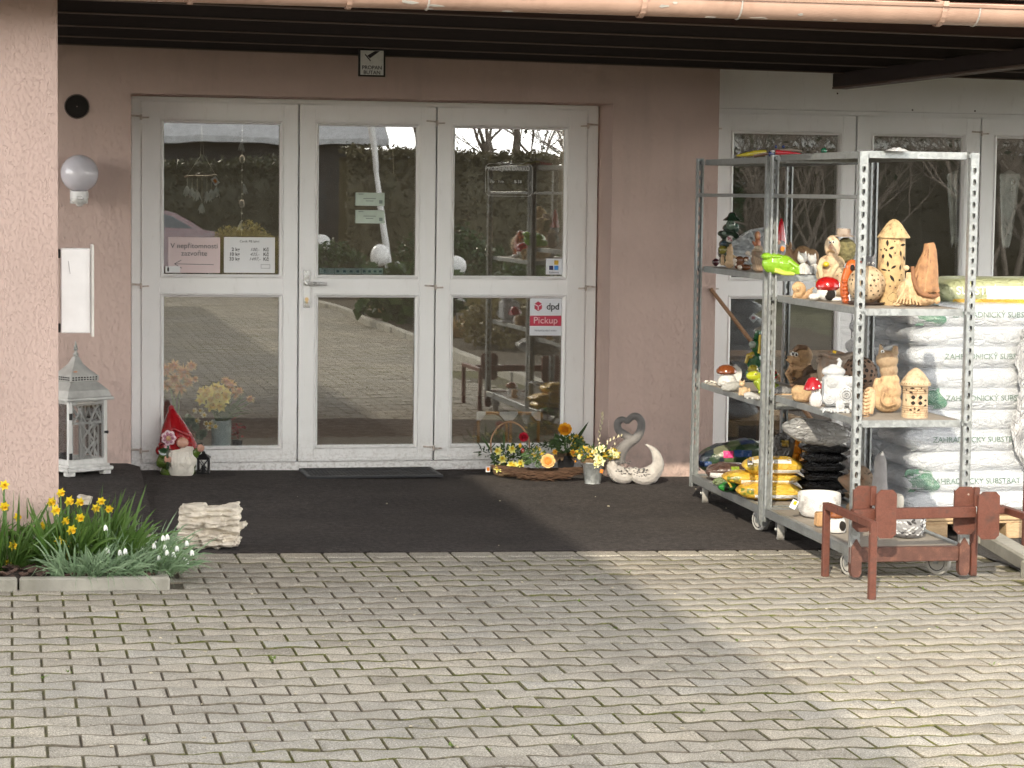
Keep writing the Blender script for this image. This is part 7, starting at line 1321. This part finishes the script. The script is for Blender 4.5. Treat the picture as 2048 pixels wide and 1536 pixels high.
c0, c1 = Y(717, 100, -.60), Y(771, 154, -.60); t = thing('gas_sign', 'small PROPAN BUTAN enamel sign above the middle door', 'sign', (0, 0, 0)); t.location = ((c0.x + c1.x) / 2, -.585, c1.z); w = (c1.x - c0.x) / 2; m = MB(); m.b2(-w, w, -.012, 0, 0, .155, .003); m.b2(-.02, .02, 0, .09, .11, .14); m.build('frame', BLACKM, t); m = MB(); m.b2(-w + .012, w - .012, -.0145, -.0125, .010, .147); pl = m.build('plate', pm('enamel_white', (.82, .82, .80), .35, 0, .05, dirt=.3), t)
text('PROPAN', (0, -.0152, .0505), .0295, INK, pl, bold=.0004); text('BUTAN', (0, -.0152, .0225), .0295, INK, pl, bold=.0004)
m = MB(); m.add([(.045, -.0155, .145), (.016, -.0155, .145), (-.028, -.0155, .118), (-.012, -.0155, .103)], [(0, 1, 2, 3)]); m.add([(-.042, -.0155, .122), (-.010, -.0155, .086), (-.006, -.0155, .090), (-.038, -.0155, .128)], [(0, 1, 2, 3)]); m.build('torch_symbol', INK, pl)
a, b = Y(121, 496, -3.0), Y(181, 665, -3.0); t = thing('white_letter_box', 'flat white metal box with a side flange fixed to the side of the pink pillar', 'letter box', (a.x, -3.0, b.z)); w, h = b.x - a.x, a.z - b.z; t.location.y = -3.34; k_ = 1 - .34 / 10.9; t.scale = (k_, 1, k_); t.location.z = CAMP.z + (b.z - CAMP.z) * k_; t.location.x = a.x * k_
m = MB(); m.b2(0, w, -.05, .05, 0, h, .004); m.build('box', WHITEP, t); m = MB(); m.b2(w + .001, w + .014, -.06, .06, -.016, h + .018, .002); m.build('flange', pm('cream_flange', (.62, .61, .58), .5), t)
for z_ in (h * .08, h * .96): m = MB(); m.b2(-.028, 0, -.02, .02, z_ - .03, z_ + .01, .003); m.build('bracket', BLACKM, t)
m = MB(); m.tube([(.035, -.052, h * .85), (.037, -.052, h * .79), (.042, -.052, h * .70)], .0012, 5); m.build('scratch', pm('grey_mark', (.3, .3, .3)), t)
# stickers and notices
def sheet_sign(name, label, cat, u0, u1, v0, v1, y, mat, thick=.0012, group=None):
    a, b = Y(u0, v0, y), Y(u1, v1, y); t = thing(name, label, cat, ((a.x + b.x) / 2, y, (a.z + b.z) / 2), 0, group); m = MB(); w, h = b.x - a.x, a.z - b.z; m.b2(-w / 2, w / 2, -thick, 0, -h / 2, h / 2); o = m.build('sheet', mat, t); return t, o, w, h, (a.x + b.x) / 2, (a.z + b.z) / 2
def rect(o, name, x0, x1, z0, z1, y, mat): m = MB(); m.add([(x0, y, z0), (x1, y, z0), (x1, y, z1), (x0, y, z1)], [(0, 1, 2, 3)]); return m.build(name, mat, o)
YO = -.0003; YI = .0235
STK = pm('sticker_white', (.72, .74, .78), .4, 0, .03, bump=0); RED = pm('sticker_red', (.50, .03, .07), .4, 0, .05, bump=0)
t, o, w, h, cx, cz = sheet_sign('pickup_sticker', 'white and red dpd Pickup sticker on the right door', 'sticker', 1060, 1122, 596.5, 671, YO + .002, STK); y_ = -.002
rect(o, 'red_band', -w / 2, w / 2, -.055, .008, y_ + .0004, RED); text('Pickup', (0, y_ - .0003, -.022), .058, pm('pink_ink', (.85, .55, .58), .5, bump=0), o, ext=.0002); text('dpd', (.045, y_, .062), .056, INK, o, bold=.0008, ext=.0002, spacing=.95); text('Výdejní/podací místo', (0, y_, -.083), .0165, pm('dark_blue_ink', (.06, .07, .12), .5), o, ext=.0002)
m = MB(); m.add([(-.047 + .027 * math.cos(a), y_, .065 + .030 * math.sin(a)) for a in [PI / 2 + PI / 3 * i for i in range(6)]], [tuple(range(6))]); lg_ = m.build('cube_emblem', RED, o); m = MB()
for q in ([(-.072, .078), (-.049, .066), (-.047, .062), (-.047, .043)], [(-.041, .067), (-.023, .078)]):
    for (xa, za), (xb, zb) in zip(q[:-1], q[1:]): d = Vector((xb - xa, 0, zb - za)); m.box(((xa + xb) / 2, y_ - .0004, (za + zb) / 2), (d.length + .003, .0004, .005), rot(0, -math.atan2(d.z, d.x)))
m.build('emblem_lines', STK, lg_)
t, o, w, h, cx, cz = sheet_sign('parcel_sticker', 'small white sticker with yellow and blue squares in the door corner', 'sticker', 1092, 1124, 517, 549, YO + .002, STK)
for nm, x_, z_, c in (('yellow_square', .014, .024, (.62, .40, .03)), ('navy_square', -.018, -.008, (.02, .02, .09)), ('blue_square', .014, -.008, (.03, .22, .62))): rect(o, nm, x_ - .013, x_ + .013, z_ - .013, z_ + .013, -.002, pm(nm, c, .4, bump=0))
text('Balíkovna', (0, -.002, -.036), .016, pm('grey_ink', (.12, .12, .16), .5), o, ext=.0002)
GI = pm('glass_lettering', (.62, .63, .62), .6); t = thing('glass_lettering', 'white shop hours lettering with rounded frame stuck on the right door', 'lettering', (Y(1018, 360, YO).x, YO, Y(1018, 360, YO).z)); m = MB(); hw, hh, r_ = .145, .097, .03; P_ = []
for sx, sz, a0 in ((1, 1, 0), (-1, 1, 90), (-1, -1, 180), (1, -1, 270)): P_ += [(sx * (hw - r_) + r_ * math.cos(R(a0 + 18 * i)), -.0008, sz * (hh - r_) + r_ * math.sin(R(a0 + 18 * i))) for i in range(6)]
m.tube(P_, .0012, 4, True, True); m.build('frame_line', GI, t)
text('PRODEJNA DÁRKŮ', (-.01, -.001, .066), .032, GI, t, ext=.0002); text('Po - Ne', (-.075, -.001, -.010), .026, GI, t, ext=.0002); text('8-18', (.055, -.001, -.010), .026, GI, t, ext=.0002)
PINKP = pm('car_reflection_paper', (.72, .60, .60), .8, 0, .03, 3, 0)  # white paper pinked: the red car's reflection painted into its colour
t, o, w, h, cx, cz = sheet_sign('absence_notice', 'white paper notice with a left pointing arrow taped on the left door', 'notice', 336.5, 440, 474, 546, YO + .002, PINKP); GY = pm('grey_print', (.07, .06, .07), .7)
text('V nepřítomnosti', (.0, -.0018, .053), .042, GY, o, ext=.0002); text('zazvoňte', (0, -.0018, .009), .042, GY, o, ext=.0002)
m = MB()
for (xa, za), (xb, zb) in (((-.115, -.052), (.115, -.056)), ((-.115, -.052), (-.075, -.030)), ((-.115, -.052), (-.072, -.078))): d = Vector((xb - xa, 0, zb - za)); m.box(((xa + xb) / 2, -.0016, (za + zb) / 2), (d.length, .0006, .0028), rot(0, -math.atan2(d.z, d.x)))
m.build('arrow', GY, o)
t, o, w, h, cx, cz = sheet_sign('small_label', 'tiny white label at the lower left corner of the arrow notice', 'label', 331, 360, 532, 545.5, YO, PAPER); m = MB(); m.ell((-.027, -.0016, 0), (.006, .0005, .014)); m.build('black_dot', INK, o)
t, o, w, h, cx, cz = sheet_sign('price_list', 'white price list for gas bottles with handwritten prices on the left door', 'notice', 448, 549.5, 474, 546, YO + .002, PAPER)
text('Ceník PB lahví', (.0, -.0018, .080), .020, INK, o, ext=.0002); text('od 1.3. 2024', (-.02, -.0018, .066), .012, INK, o, ext=.0002) if 0 else None
for i, (kg, pr_) in enumerate((('2 kg', '100,-'), ('10 kg', '435,-'), ('33 kg', '1497,-'))):
    z_ = .032 - i * .028; text(kg, (-.058, -.0018, z_), .028, INK, o, align='RIGHT', bold=.0006, ext=.0002); text(pr_, (.030, -.0018, z_), .027, pm('pen_ink', (.03, .03, .05)), o, shear=.35, ext=.0002); text('Kč', (.098, -.0018, z_), .028, INK, o, bold=.0006, ext=.0002)
m = MB()
for x0, x1, z0, z1 in ((.068, .122, -.078, -.0765), (.068, .122, -.0565, -.055), (.068, .0695, -.0765, -.0565), (.1205, .122, -.0765, -.0565)): m.b2(x0, x1, -.0018, -.0013, z0, z1)
m.build('stamp', GY, o)
for i, (u0, u1, v0, v1) in enumerate(((711, 769, 385, 412), (711, 769, 420, 447))):
    t, o, w, h, cx, cz = sheet_sign('pale_notice', ['upper of two pale green notices on the middle door', 'lower of two pale green notices on the middle door'][i], 'notice', u0, u1, v0, v1, YO + .002, pm('pale_green_paper', (.50, .58, .50), .8, bump=0)); m = MB()
    for k, (x0, x1, z_) in enumerate(((-.04, .035, .004), (-.025, .02, -.010), (-.07, -.04, .030))): m.b2(x0, x1, -.0018, -.0013, z_ - .002, z_ + .002)
    m.b2(.055, .075, -.0018, -.0013, -.025, -.005); m.build('print', pm('faint_print', (.20, .25, .22)), o)
for i, (u0, u1) in enumerate(((638, 668), (669, 722), (723, 766))):
    t, o, w, h, cx, cz = sheet_sign('payment_sticker', ['pale sticker with contactless waves, first of the payment strip', 'long pale payment sticker in the middle of the strip', 'pale payment sticker at the right end of the strip'][i], 'sticker', u0, u1, 536, 549, YI, pm('pale_cyan_sticker', (.42, .52, .56), .5, bump=0), group='strip of payment stickers'); m = MB()
    if i == 0:
        for r_ in (.006, .010, .014): m.tube([(-.022 + r_ * math.cos(a), -.0016, r_ * math.sin(a)) for a in (-.8, -.4, 0, .4, .8)], .0012, 4)
    else:
        for k in range(4): x_ = -w / 2 + (k + .5) * w / 4; m.b2(x_ - .008, x_ + .008, -.0018, -.0013, -.007, .006)
    m.build('print', pm('blue_print', (.05, .10, .18)), o)
c_ = Y(1507, 636, YI); t = thing('diamond_tag', 'white diamond shaped tag with red mark inside the first side door pane', 'tag', c_); m = MB(); m.box((0, -.001, 0), (.045, .0012, .045), rot(0, PI / 4)); o = m.build('card', PAPER, t); rect(o, 'red_mark', -.012, .008, -.008, .01, -.003, RED)
# ---------------------------------------------------------------- shop goods close behind the glass
ds = thing('display_plinth', 'low dark plinth running along the inside of the left doors', 'plinth', (0, 0, 0)); m = MB(); m.b2(.7, 3.45, .12, .75, .026, .150, .004); m.build('top', pm('dark_plinth', (.035, .03, .028), .6), ds)
def P10(x, y): return 300 + x / 3.747, 570 + y / 3.747
YV = .26
f = Fig('flower_vase', 'pale blue cylinder vase of yellow daffodils and long leaves behind the left door', 'vase', 442.5, 901, y=YV); m = MB(); f.l(m, 442.5, [(17.5, 901), (19.5, 899), (20, 842), (20.5, 840), (18.5, 840), (18, 860)], n=28); f.part('vase', m, pm('pale_blue_glaze', (.46, .56, .60), .25))
m = MB()
for i in range(60):
    a = random.uniform(-.4, 1.5); L = random.uniform(50, 95); m.leaf(f.pt(440 + random.uniform(-10, 12), 842, random.uniform(-6, 6)), (math.sin(a) * random.uniform(.4, 1.2), random.uniform(-.3, .3), .9), L / f.s, 3.4 / f.s, (0, -1, 0), random.uniform(.1, .6), 5)
f.part('leaves', m, ARR, 180)
for x, y, r in ((425, 820, 1.1), (470, 890, 1.15), (522, 830, 1.1), (585, 805, .95), (512, 762, 1.), (400, 790, .8), (550, 770, .8), (455, 790, 1.1), (395, 850, 1.), (540, 900, 1.), (480, 840, 1.1), (570, 850, .9)): m = MB(); daff(m, f.pt(*P10(x, y), -22), (random.uniform(-.4, .4), -1, random.uniform(-.2, .4)), .042 * r, (.84, .74, .16), (.82, .56, .05)); f.part('daffodil', m, PETAL, 60)
for x, y in ((415, 965), (432, 1030), (452, 1062), (500, 1052), (350, 935), (368, 1010), (472, 1030), (395, 935)): m = MB(); daff(m, f.pt(*P10(x, y), -24), (random.uniform(-.4, .4), -1, .1), .022, (.74, .74, .62), (.80, .55, .06)); f.part('narcissus', m, PETAL, 60)
f = Fig('mum_bouquet', 'bouquet of shaggy orange chrysanthemums at the left pane edge', 'bouquet', 352, 901, y=YV + .08); m = MB(); f.l(m, 352, [(16, 901), (20, 870), (19, 868), (14, 868)]); f.part('pot', m, BLACK); m = MB(); [f.t(m, [(352, 868), (x, 800), (u, v)], 1.2) for x, u, v in ((345, 337, 745), (358, 368, 745), (350, 360, 775), (347, 336, 765))]; f.part('stems', m, STEMG)
for x, y, r in ((125, 635, 17), (255, 650, 20), (225, 770, 18), (130, 745, 15), (600, 750, 14), (660, 790, 10), (745, 850, 10), (340, 700, 8), (185, 700, 17), (290, 720, 14), (180, 600, 15), (310, 600, 13), (560, 720, 12), (620, 820, 11)):
    m = MB(); p = f.pt(*P10(x, y), 0 if x < 400 else 20)
    for i in range(90): a = random.uniform(0, 2 * PI); e = random.uniform(-.3, 1.4); m.c = (.78, .55, .22) if e < .45 else (.72, .30, .08); m.leaf(p, (math.cos(a) * math.cos(e), -math.sin(e) - .2, math.sin(a) * math.cos(e)), r / f.s * random.uniform(.8, 1.1), 2.4 / f.s, (0, -1, 0), .1, 2)
    f.part('bloom', m, PETAL, 180)
f = Fig('succulent', 'grey green rosette succulents low behind the gnome', 'succulent', 392, 901, y=YV - .03); m = MB(); f.l(m, 390, [(12, 901), (16, 885), (14, 884)]); f.part('pot', m, BLACK)
for x, y, r in ((310, 1010, 13), (275, 1040, 10), (345, 1060, 10), (380, 1120, 12), (405, 1105, 9), (290, 990, 9)):
    m = MB(); p = f.pt(*P10(x, y), -8)
    for ring, n_ in ((1, 9), (.72, 8), (.45, 6)):
        for i in range(n_): a = 2 * PI * i / n_ + ring; m.leaf(p, (math.cos(a) * ring, -1.1 + ring * .9, math.sin(a) * ring), r / f.s * (.6 + .4 * ring), 6 / f.s, (0, -1, 0), 0, 3)
    f.part('rosette', m, m_leaf('succulent_leaf', (.16, .22, .17), (.22, .28, .21), .5))
f = Fig('red_flower_pot', 'dim red flowers in a pot right of the pale blue vase', 'flower pot', 474, 901, y=YV + .05); m = MB(); f.l(m, 474, [(9, 901), (11, 880), (10, 879)]); f.part('pot', m, BLACK); m = MB()
for i in range(60): m.c = (.42, .03, .05); m.leaf(f.pt(474 + random.gauss(0, 6), 858 + random.gauss(0, 10), random.gauss(0, 5)), (random.uniform(-1, 1), -1, random.uniform(-.5, 1)), 7 / f.s, 5 / f.s, (0, 0, 1), 0, 2)
f.part('blossoms', m, PETAL)
# egg mobile and garland
YM = .09
def P11(x, y): return 300 + x / 4.653, 230 + y / 4.653
f = Fig('egg_mobile', 'driftwood mobile of feathers and white eggs hanging inside the left door', 'mobile', 402, 353, y=YM); m = MB(); f.t(m, [P11(318, 578), P11(400, 572), P11(520, 570), P11(622, 556)], [1.6, 2.4, 2.2, 1.4]); f.part('driftwood', m, m_wood('driftwood', (.17, .13, .10), (.28, .22, .17))); STR = pm('twine', (.50, .46, .38), .9)
m = MB(); f.t(m, [P11(345, 565), P11(470, 380), P11(480, 100)], .35); f.t(m, [P11(605, 548), P11(500, 370), P11(480, 100)], .35); f.part('twine', m, STR)
for x, y, egg in ((347, 720, 0), (392, 740, 0), (440, 760, 0), (484, 880, 1), (530, 770, 0), (573, 750, 1), (620, 730, 1)):
    m = MB(); f.t(m, [P11(x, 580), P11(x, y - 40)], .4); s_ = f.part('string', m, STR)
    if egg: m = MB(); f.e(m, *P11(x, y), 5, 7, 5, 0, (.62, .60, .56)); f.part('egg', m, STONE, 40, s_)
    m = MB(); m.c = (.55, .55, .54)
    for i in range(16): m.leaf(f.pt(*P11(x, y - 60), -1), (random.uniform(-.5, .5), random.uniform(-.4, .2), -1), random.uniform(12, 25) / f.s, 4 / f.s, (0, -1, 0), 0, 2)
    f.part('feather', m, PETAL, 180, s_); m = MB(); f.e(m, *P11(x, y - 52), 1.6, 1.6, 1.6, 0, (.75, .74, .70)); f.part('bead', m, STONE, 40, s_)
m = MB(); m.box(f.pt(*P11(608, 612), -2), (.034, .001, .046), rot(0, -.6)); tg_ = f.part('price_tag', m, PAPER); m = MB(); m.box(f.pt(*P11(608, 612), -2.6), (.016, .001, .022), rot(0, -.6)); f.part('orange_mark', m, pm('orange_sticker', 0), parent=tg_)
f = Fig('egg_garland', 'vertical string of speckled eggs, beads and feathers inside the left door', 'garland', 484, 350, y=YM); m = MB(); f.t(m, [P11(857, 60), P11(855, 1120)], .4); f.part('string', m, STR)
for x, y in ((857, 412), (855, 825)): m = MB(); f.e(m, *P11(x, y), 5.6, 8.4, 5.6, 0, (.48, .43, .40)); f.part('egg', m, STONE)
for y in (145, 235, 513, 628, 733, 915, 985): m = MB(); f.e(m, *P11(857, y), 1.7, 1.7, 1.7, 0, (.7, .7, .68)); f.part('bead', m, STONE)
for x, y, dx in ((850, 245, 0), (870, 640, .35), (850, 985, -.1)):
    m = MB(); m.c = (.50, .50, .50)
    for i in range(22): m.leaf(f.pt(*P11(x, y), -1), (dx + random.uniform(-.35, .35), random.uniform(-.4, .2), -1), random.uniform(10, 24) / f.s, 3.4 / f.s, (0, -1, 0), 0, 2)
    f.part('feather', m, PETAL, 180)
c_ = Y(779, 371, .05); t = thing('gift_tag', 'large tilted brown gift tag hanging inside the middle door', 'tag', c_); m = MB(); M_ = rot(0, .33); m.ext([(-.038, -.075), (.038, -.075), (.038, .055), (.018, .075), (-.018, .075), (-.038, .055)], .002, M_ @ WALLM); m.build('card', pm('kraft_card', (.22, .19, .15), .9), t); m = MB(); m.tube([(.025, 0, .068), (.02, .01, .2), (.02, 0, .45)], .0015, 4); m.build('string', STR, t)
# picture frames with corner guards
def P12(x, y): return 880 + x / 4.518, 580 + y / 4.518
for i, (x0, x1) in enumerate(((332, 612), (622, 900))):
    f = Fig('picture_frame', ['left wooden picture frame with white corner guards behind the right door', 'right wooden picture frame with white corner guards behind the right door'][i], 'picture frame', *P12((x0 + x1) / 2, 1450), y=.24 + .03 * i, group='picture frames leaning inside'); WF = m_wood('orange_wood', (.36, .18, .05), (.48, .26, .08)); m = MB(); u0, v0 = P12(x0, 1100); u1, v1 = P12(x1, 1445)
    for a in ((u0 + 3, (v0 + v1) / 2, 6, v1 - v0), (u1 - 3, (v0 + v1) / 2, 6, v1 - v0)): m.box(f.pt(a[0], a[1]), (a[2] / f.s, .02, a[3] / f.s), None, .002)
    for v in (v0 + 3, v1 - 3): m.box(f.pt((u0 + u1) / 2, v), ((u1 - u0 - 12) / f.s, .02, 6 / f.s), None, .002)
    f.part('frame', m, WF); m = MB(); m.box(f.pt((u0 + u1) / 2, (v0 + v1) / 2, 2), ((u1 - u0 - 12) / f.s, .004, (v1 - v0 - 12) / f.s)); f.part('backing', m, pm('beige_board', (.30, .27, .20), .9))
    for sx, uu in ((1, u0 - 1), (-1, u1 + 1)): m = MB(); m.ext([(0, 0), (sx * 20, 0), (sx * 20, -6), (sx * 8, -20), (0, -20)] if sx > 0 else [(0, 0), (0, -20), (-8, -20), (-20, -6), (-20, 0)], .03 * f.s, S(1 / f.s) @ T(0, 0, 0)); mm = MB(); mm.M = T(f.pt(uu, v0 - 1, -5)) @ WALLM; q = [(0, 0), (18 * sx / f.s, 0), (18 * sx / f.s, -6 / f.s), (8 * sx / f.s, -18 / f.s), (0, -18 / f.s)]; mm.ext(q if sx < 0 else q[::-1], .003); f.part('corner_guard', mm, PAPER)
# angel wings behind the side doors
for i, (u0, u1, flip) in enumerate(((1892, 1929, 1), (1997, 2034, -1))):
    f = Fig('angel_wing', ['silver feathered angel wing inside the middle side door', 'silver feathered angel wing inside the right side door'][i], 'wall ornament', (u0 + u1) / 2, 494, y=.055, group='pair of angel wings'); m = MB(); c0 = (u0 + u1) / 2
    for r_ in range(9):
        t_ = r_ / 8; v = 348 + 95 * t_
        for k in range(4): x = c0 + (k - 1.5) * (10 - 4.5 * t_) + flip * 3 * t_; m.leaf(f.pt(x, v, -r_ * .2 - k * .3), (flip * .10 * (k - 1) * .4, 0, -1), (18 + 36 * t_) / f.s, (12.5 - 4 * t_) / f.s, (0, -1, 0), 0, 4)
    f.part('feathers', m, pm('pewter', (.38, .38, .37), .35, .8, .3), 180); m = MB(); m.ext([((c0 + a - f.u) / f.s, (f.v - v) / f.s) for a, v in ([(-12, 346), (0, 340), (12, 346), (17, 375), (16, 410), (9, 450), (3, 492), (-1, 492), (-8, 450), (-16, 410), (-17, 370)] if flip > 0 else [(-12, 346), (0, 340), (12, 346), (17, 370), (16, 410), (8, 450), (1, 492), (-3, 492), (-9, 450), (-16, 410), (-17, 375)])][::-1], .003, T(0, .004, 0) @ WALLM); f.part('wing_plate', m, pm('dark_pewter', (.22, .22, .21), .45, .4))
t = thing('wooden_counter', 'brown panelled counter inside the side doors', 'counter', (4.35, .55, .026)); m = MB()
for i in range(12): m.b2(i * .11, i * .11 + .107, 0, .02, 0, .62, .003)
m.b2(-.02, 1.35, -.015, .5, .62, .65, .004); m.build('panel', m_wood('counter_wood', (.14, .07, .035), (.20, .105, .05), (8, 2, 1)), t)
t = thing('wicker_basket', 'tall dark wicker basket inside the first side door pane', 'basket', (4.50, .3, .026)); m = MB(); m.lathe([(.10, 0), (.12, .05), (.14, .62), (.145, .64), (.13, .64)], 22); m.build('basket', m_wicker('dark_wicker', (.035, .02, .012), (.11, .06, .03), (1, 1, 1), 40), t)
# lit ceiling spots of the shop
EM = NT('lit_bulb'); e_ = EM.n('Emission', Color=(1, .86, .66), Strength=650.); EM.t.links.new(e_.outputs[0], EM.out.inputs[0])
for i, (x_, y_) in enumerate(((1.1, .62), (2.2, .62), (3.1, .62), (3.4, 2.6), (1.5, 2.8), (5.2, 1.6))):
    t = thing('ceiling_spot', 'small lit ceiling spot in the dim shop, %s' % ['above the left door pane', 'above the middle door', 'above the right door', 'deep inside at the right', 'deep inside at the left', 'behind the side doors'][i], 'ceiling lamp', (x_, y_, 2.60), group='ceiling spots of the shop'); m = MB(); m.lathe([(.055, 0), (.06, .02), (.045, .02), (.043, .004)], 16, None, False); m.build('ring', CHROME, t); m = MB(); m.lathe([(.043, .006), (.002, .005)], 14, None, False); m.build('bulb', EM.mat, t)
EXPO = 1.25; CLOUD = 5.5; HORIZ = 3.6; ZENITH = .8
# ---------------------------------------------------------------- light and camera
SUNV = Vector((.68, 1.62, -1)).normalized()     # direction the light travels
elev = math.asin(-SUNV.z); az = math.atan2(-SUNV.x, -SUNV.y)      # where the sun stands, clockwise from +y
wd = bpy.data.worlds.new('World'); sc.world = wd; wd.use_nodes = True; nt = wd.node_tree; bg = nt.nodes['Background']
sky = nt.nodes.new('ShaderNodeTexSky'); sky.sky_type = 'NISHITA'; sky.sun_disc = False; sky.sun_elevation = elev; sky.sun_rotation = az
sky.air_density = 1.2; sky.dust_density = 1.0; sky.ozone_density = 1.
tc = nt.nodes.new('ShaderNodeTexCoord'); nz = nt.nodes.new('ShaderNodeTexNoise'); nz.inputs['Scale'].default_value = 2.2; nz.inputs['Detail'].default_value = 7; nz.inputs['Roughness'].default_value = .6
nt.links.new(tc.outputs['Generated'], nz.inputs['Vector'])
rp = nt.nodes.new('ShaderNodeValToRGB'); rp.color_ramp.elements[0].position = .30; rp.color_ramp.elements[1].position = .55; rp.color_ramp.elements[0].color = (.35, .35, .35, 1); nt.links.new(nz.outputs[0], rp.inputs[0])
mx = nt.nodes.new('ShaderNodeMix'); mx.data_type = 'RGBA'; nt.links.new(rp.outputs[0], mx.inputs[0]); nt.links.new(sky.outputs[0], mx.inputs[6]); mx.inputs[7].default_value = (CLOUD, CLOUD * .975, CLOUD * .93, 1)   # thin bright cloud
sp = nt.nodes.new('ShaderNodeSeparateXYZ'); nt.links.new(tc.outputs['Generated'], sp.inputs[0])
mr = nt.nodes.new('ShaderNodeMapRange'); mr.interpolation_type = 'SMOOTHSTEP'; nt.links.new(sp.outputs[2], mr.inputs[0]); mr.inputs[1].default_value = 0; mr.inputs[2].default_value = .62; mr.inputs[3].default_value = HORIZ; mr.inputs[4].default_value = ZENITH   # hazy sky: bright towards the horizon
vm = nt.nodes.new('ShaderNodeVectorMath'); vm.operation = 'SCALE'; nt.links.new(mx.outputs[2], vm.inputs[0]); nt.links.new(mr.outputs[0], vm.inputs['Scale'])
nt.links.new(vm.outputs[0], bg.inputs[0]); bg.inputs[1].default_value = .15
L = bpy.data.lights.new('sun', 'SUN'); L.energy = 2.0; L.angle = R(.45); L.color = (1, .89, .71)
so = bpy.data.objects.new('sun', L); COL.objects.link(so); so.rotation_euler = (-SUNV).to_track_quat('Z', 'Y').to_euler(); so.location = (-3, -20, 15)
cd = bpy.data.cameras.new('camera'); cam = bpy.data.objects.new('camera', cd); COL.objects.link(cam)
cd.sensor_width = 36; cd.sensor_fit = 'HORIZONTAL'; cd.lens = F_PX / 2048 * 36; cd.clip_end = 2000; cd.clip_start = .05
Mx = Matrix((AX_R, -AX_D, -AX_W)).transposed().to_4x4(); Mx.translation = CAMP; cam.matrix_world = Mx; sc.camera = cam
sc.view_settings.view_transform = 'Standard'; sc.view_settings.look = 'None'; sc.view_settings.exposure = EXPO; sc.view_settings.gamma = 1
sc.view_settings.use_curve_mapping = False
sc.cycles.max_bounces = 8; sc.cycles.transparent_max_bounces = 12; sc.cycles.diffuse_bounces = 4; sc.cycles.glossy_bounces = 4
sc.cycles.caustics_reflective = False; sc.cycles.caustics_refractive = False; sc.cycles.sample_clamp_indirect = 6
sc.cycles.use_denoising = True; sc.cycles.denoiser = 'OPENIMAGEDENOISE'; sc.cycles.denoising_input_passes = 'RGB_ALBEDO_NORMAL'; sc.cycles.denoising_prefilter = 'FAST'; sc.cycles.use_adaptive_sampling = False
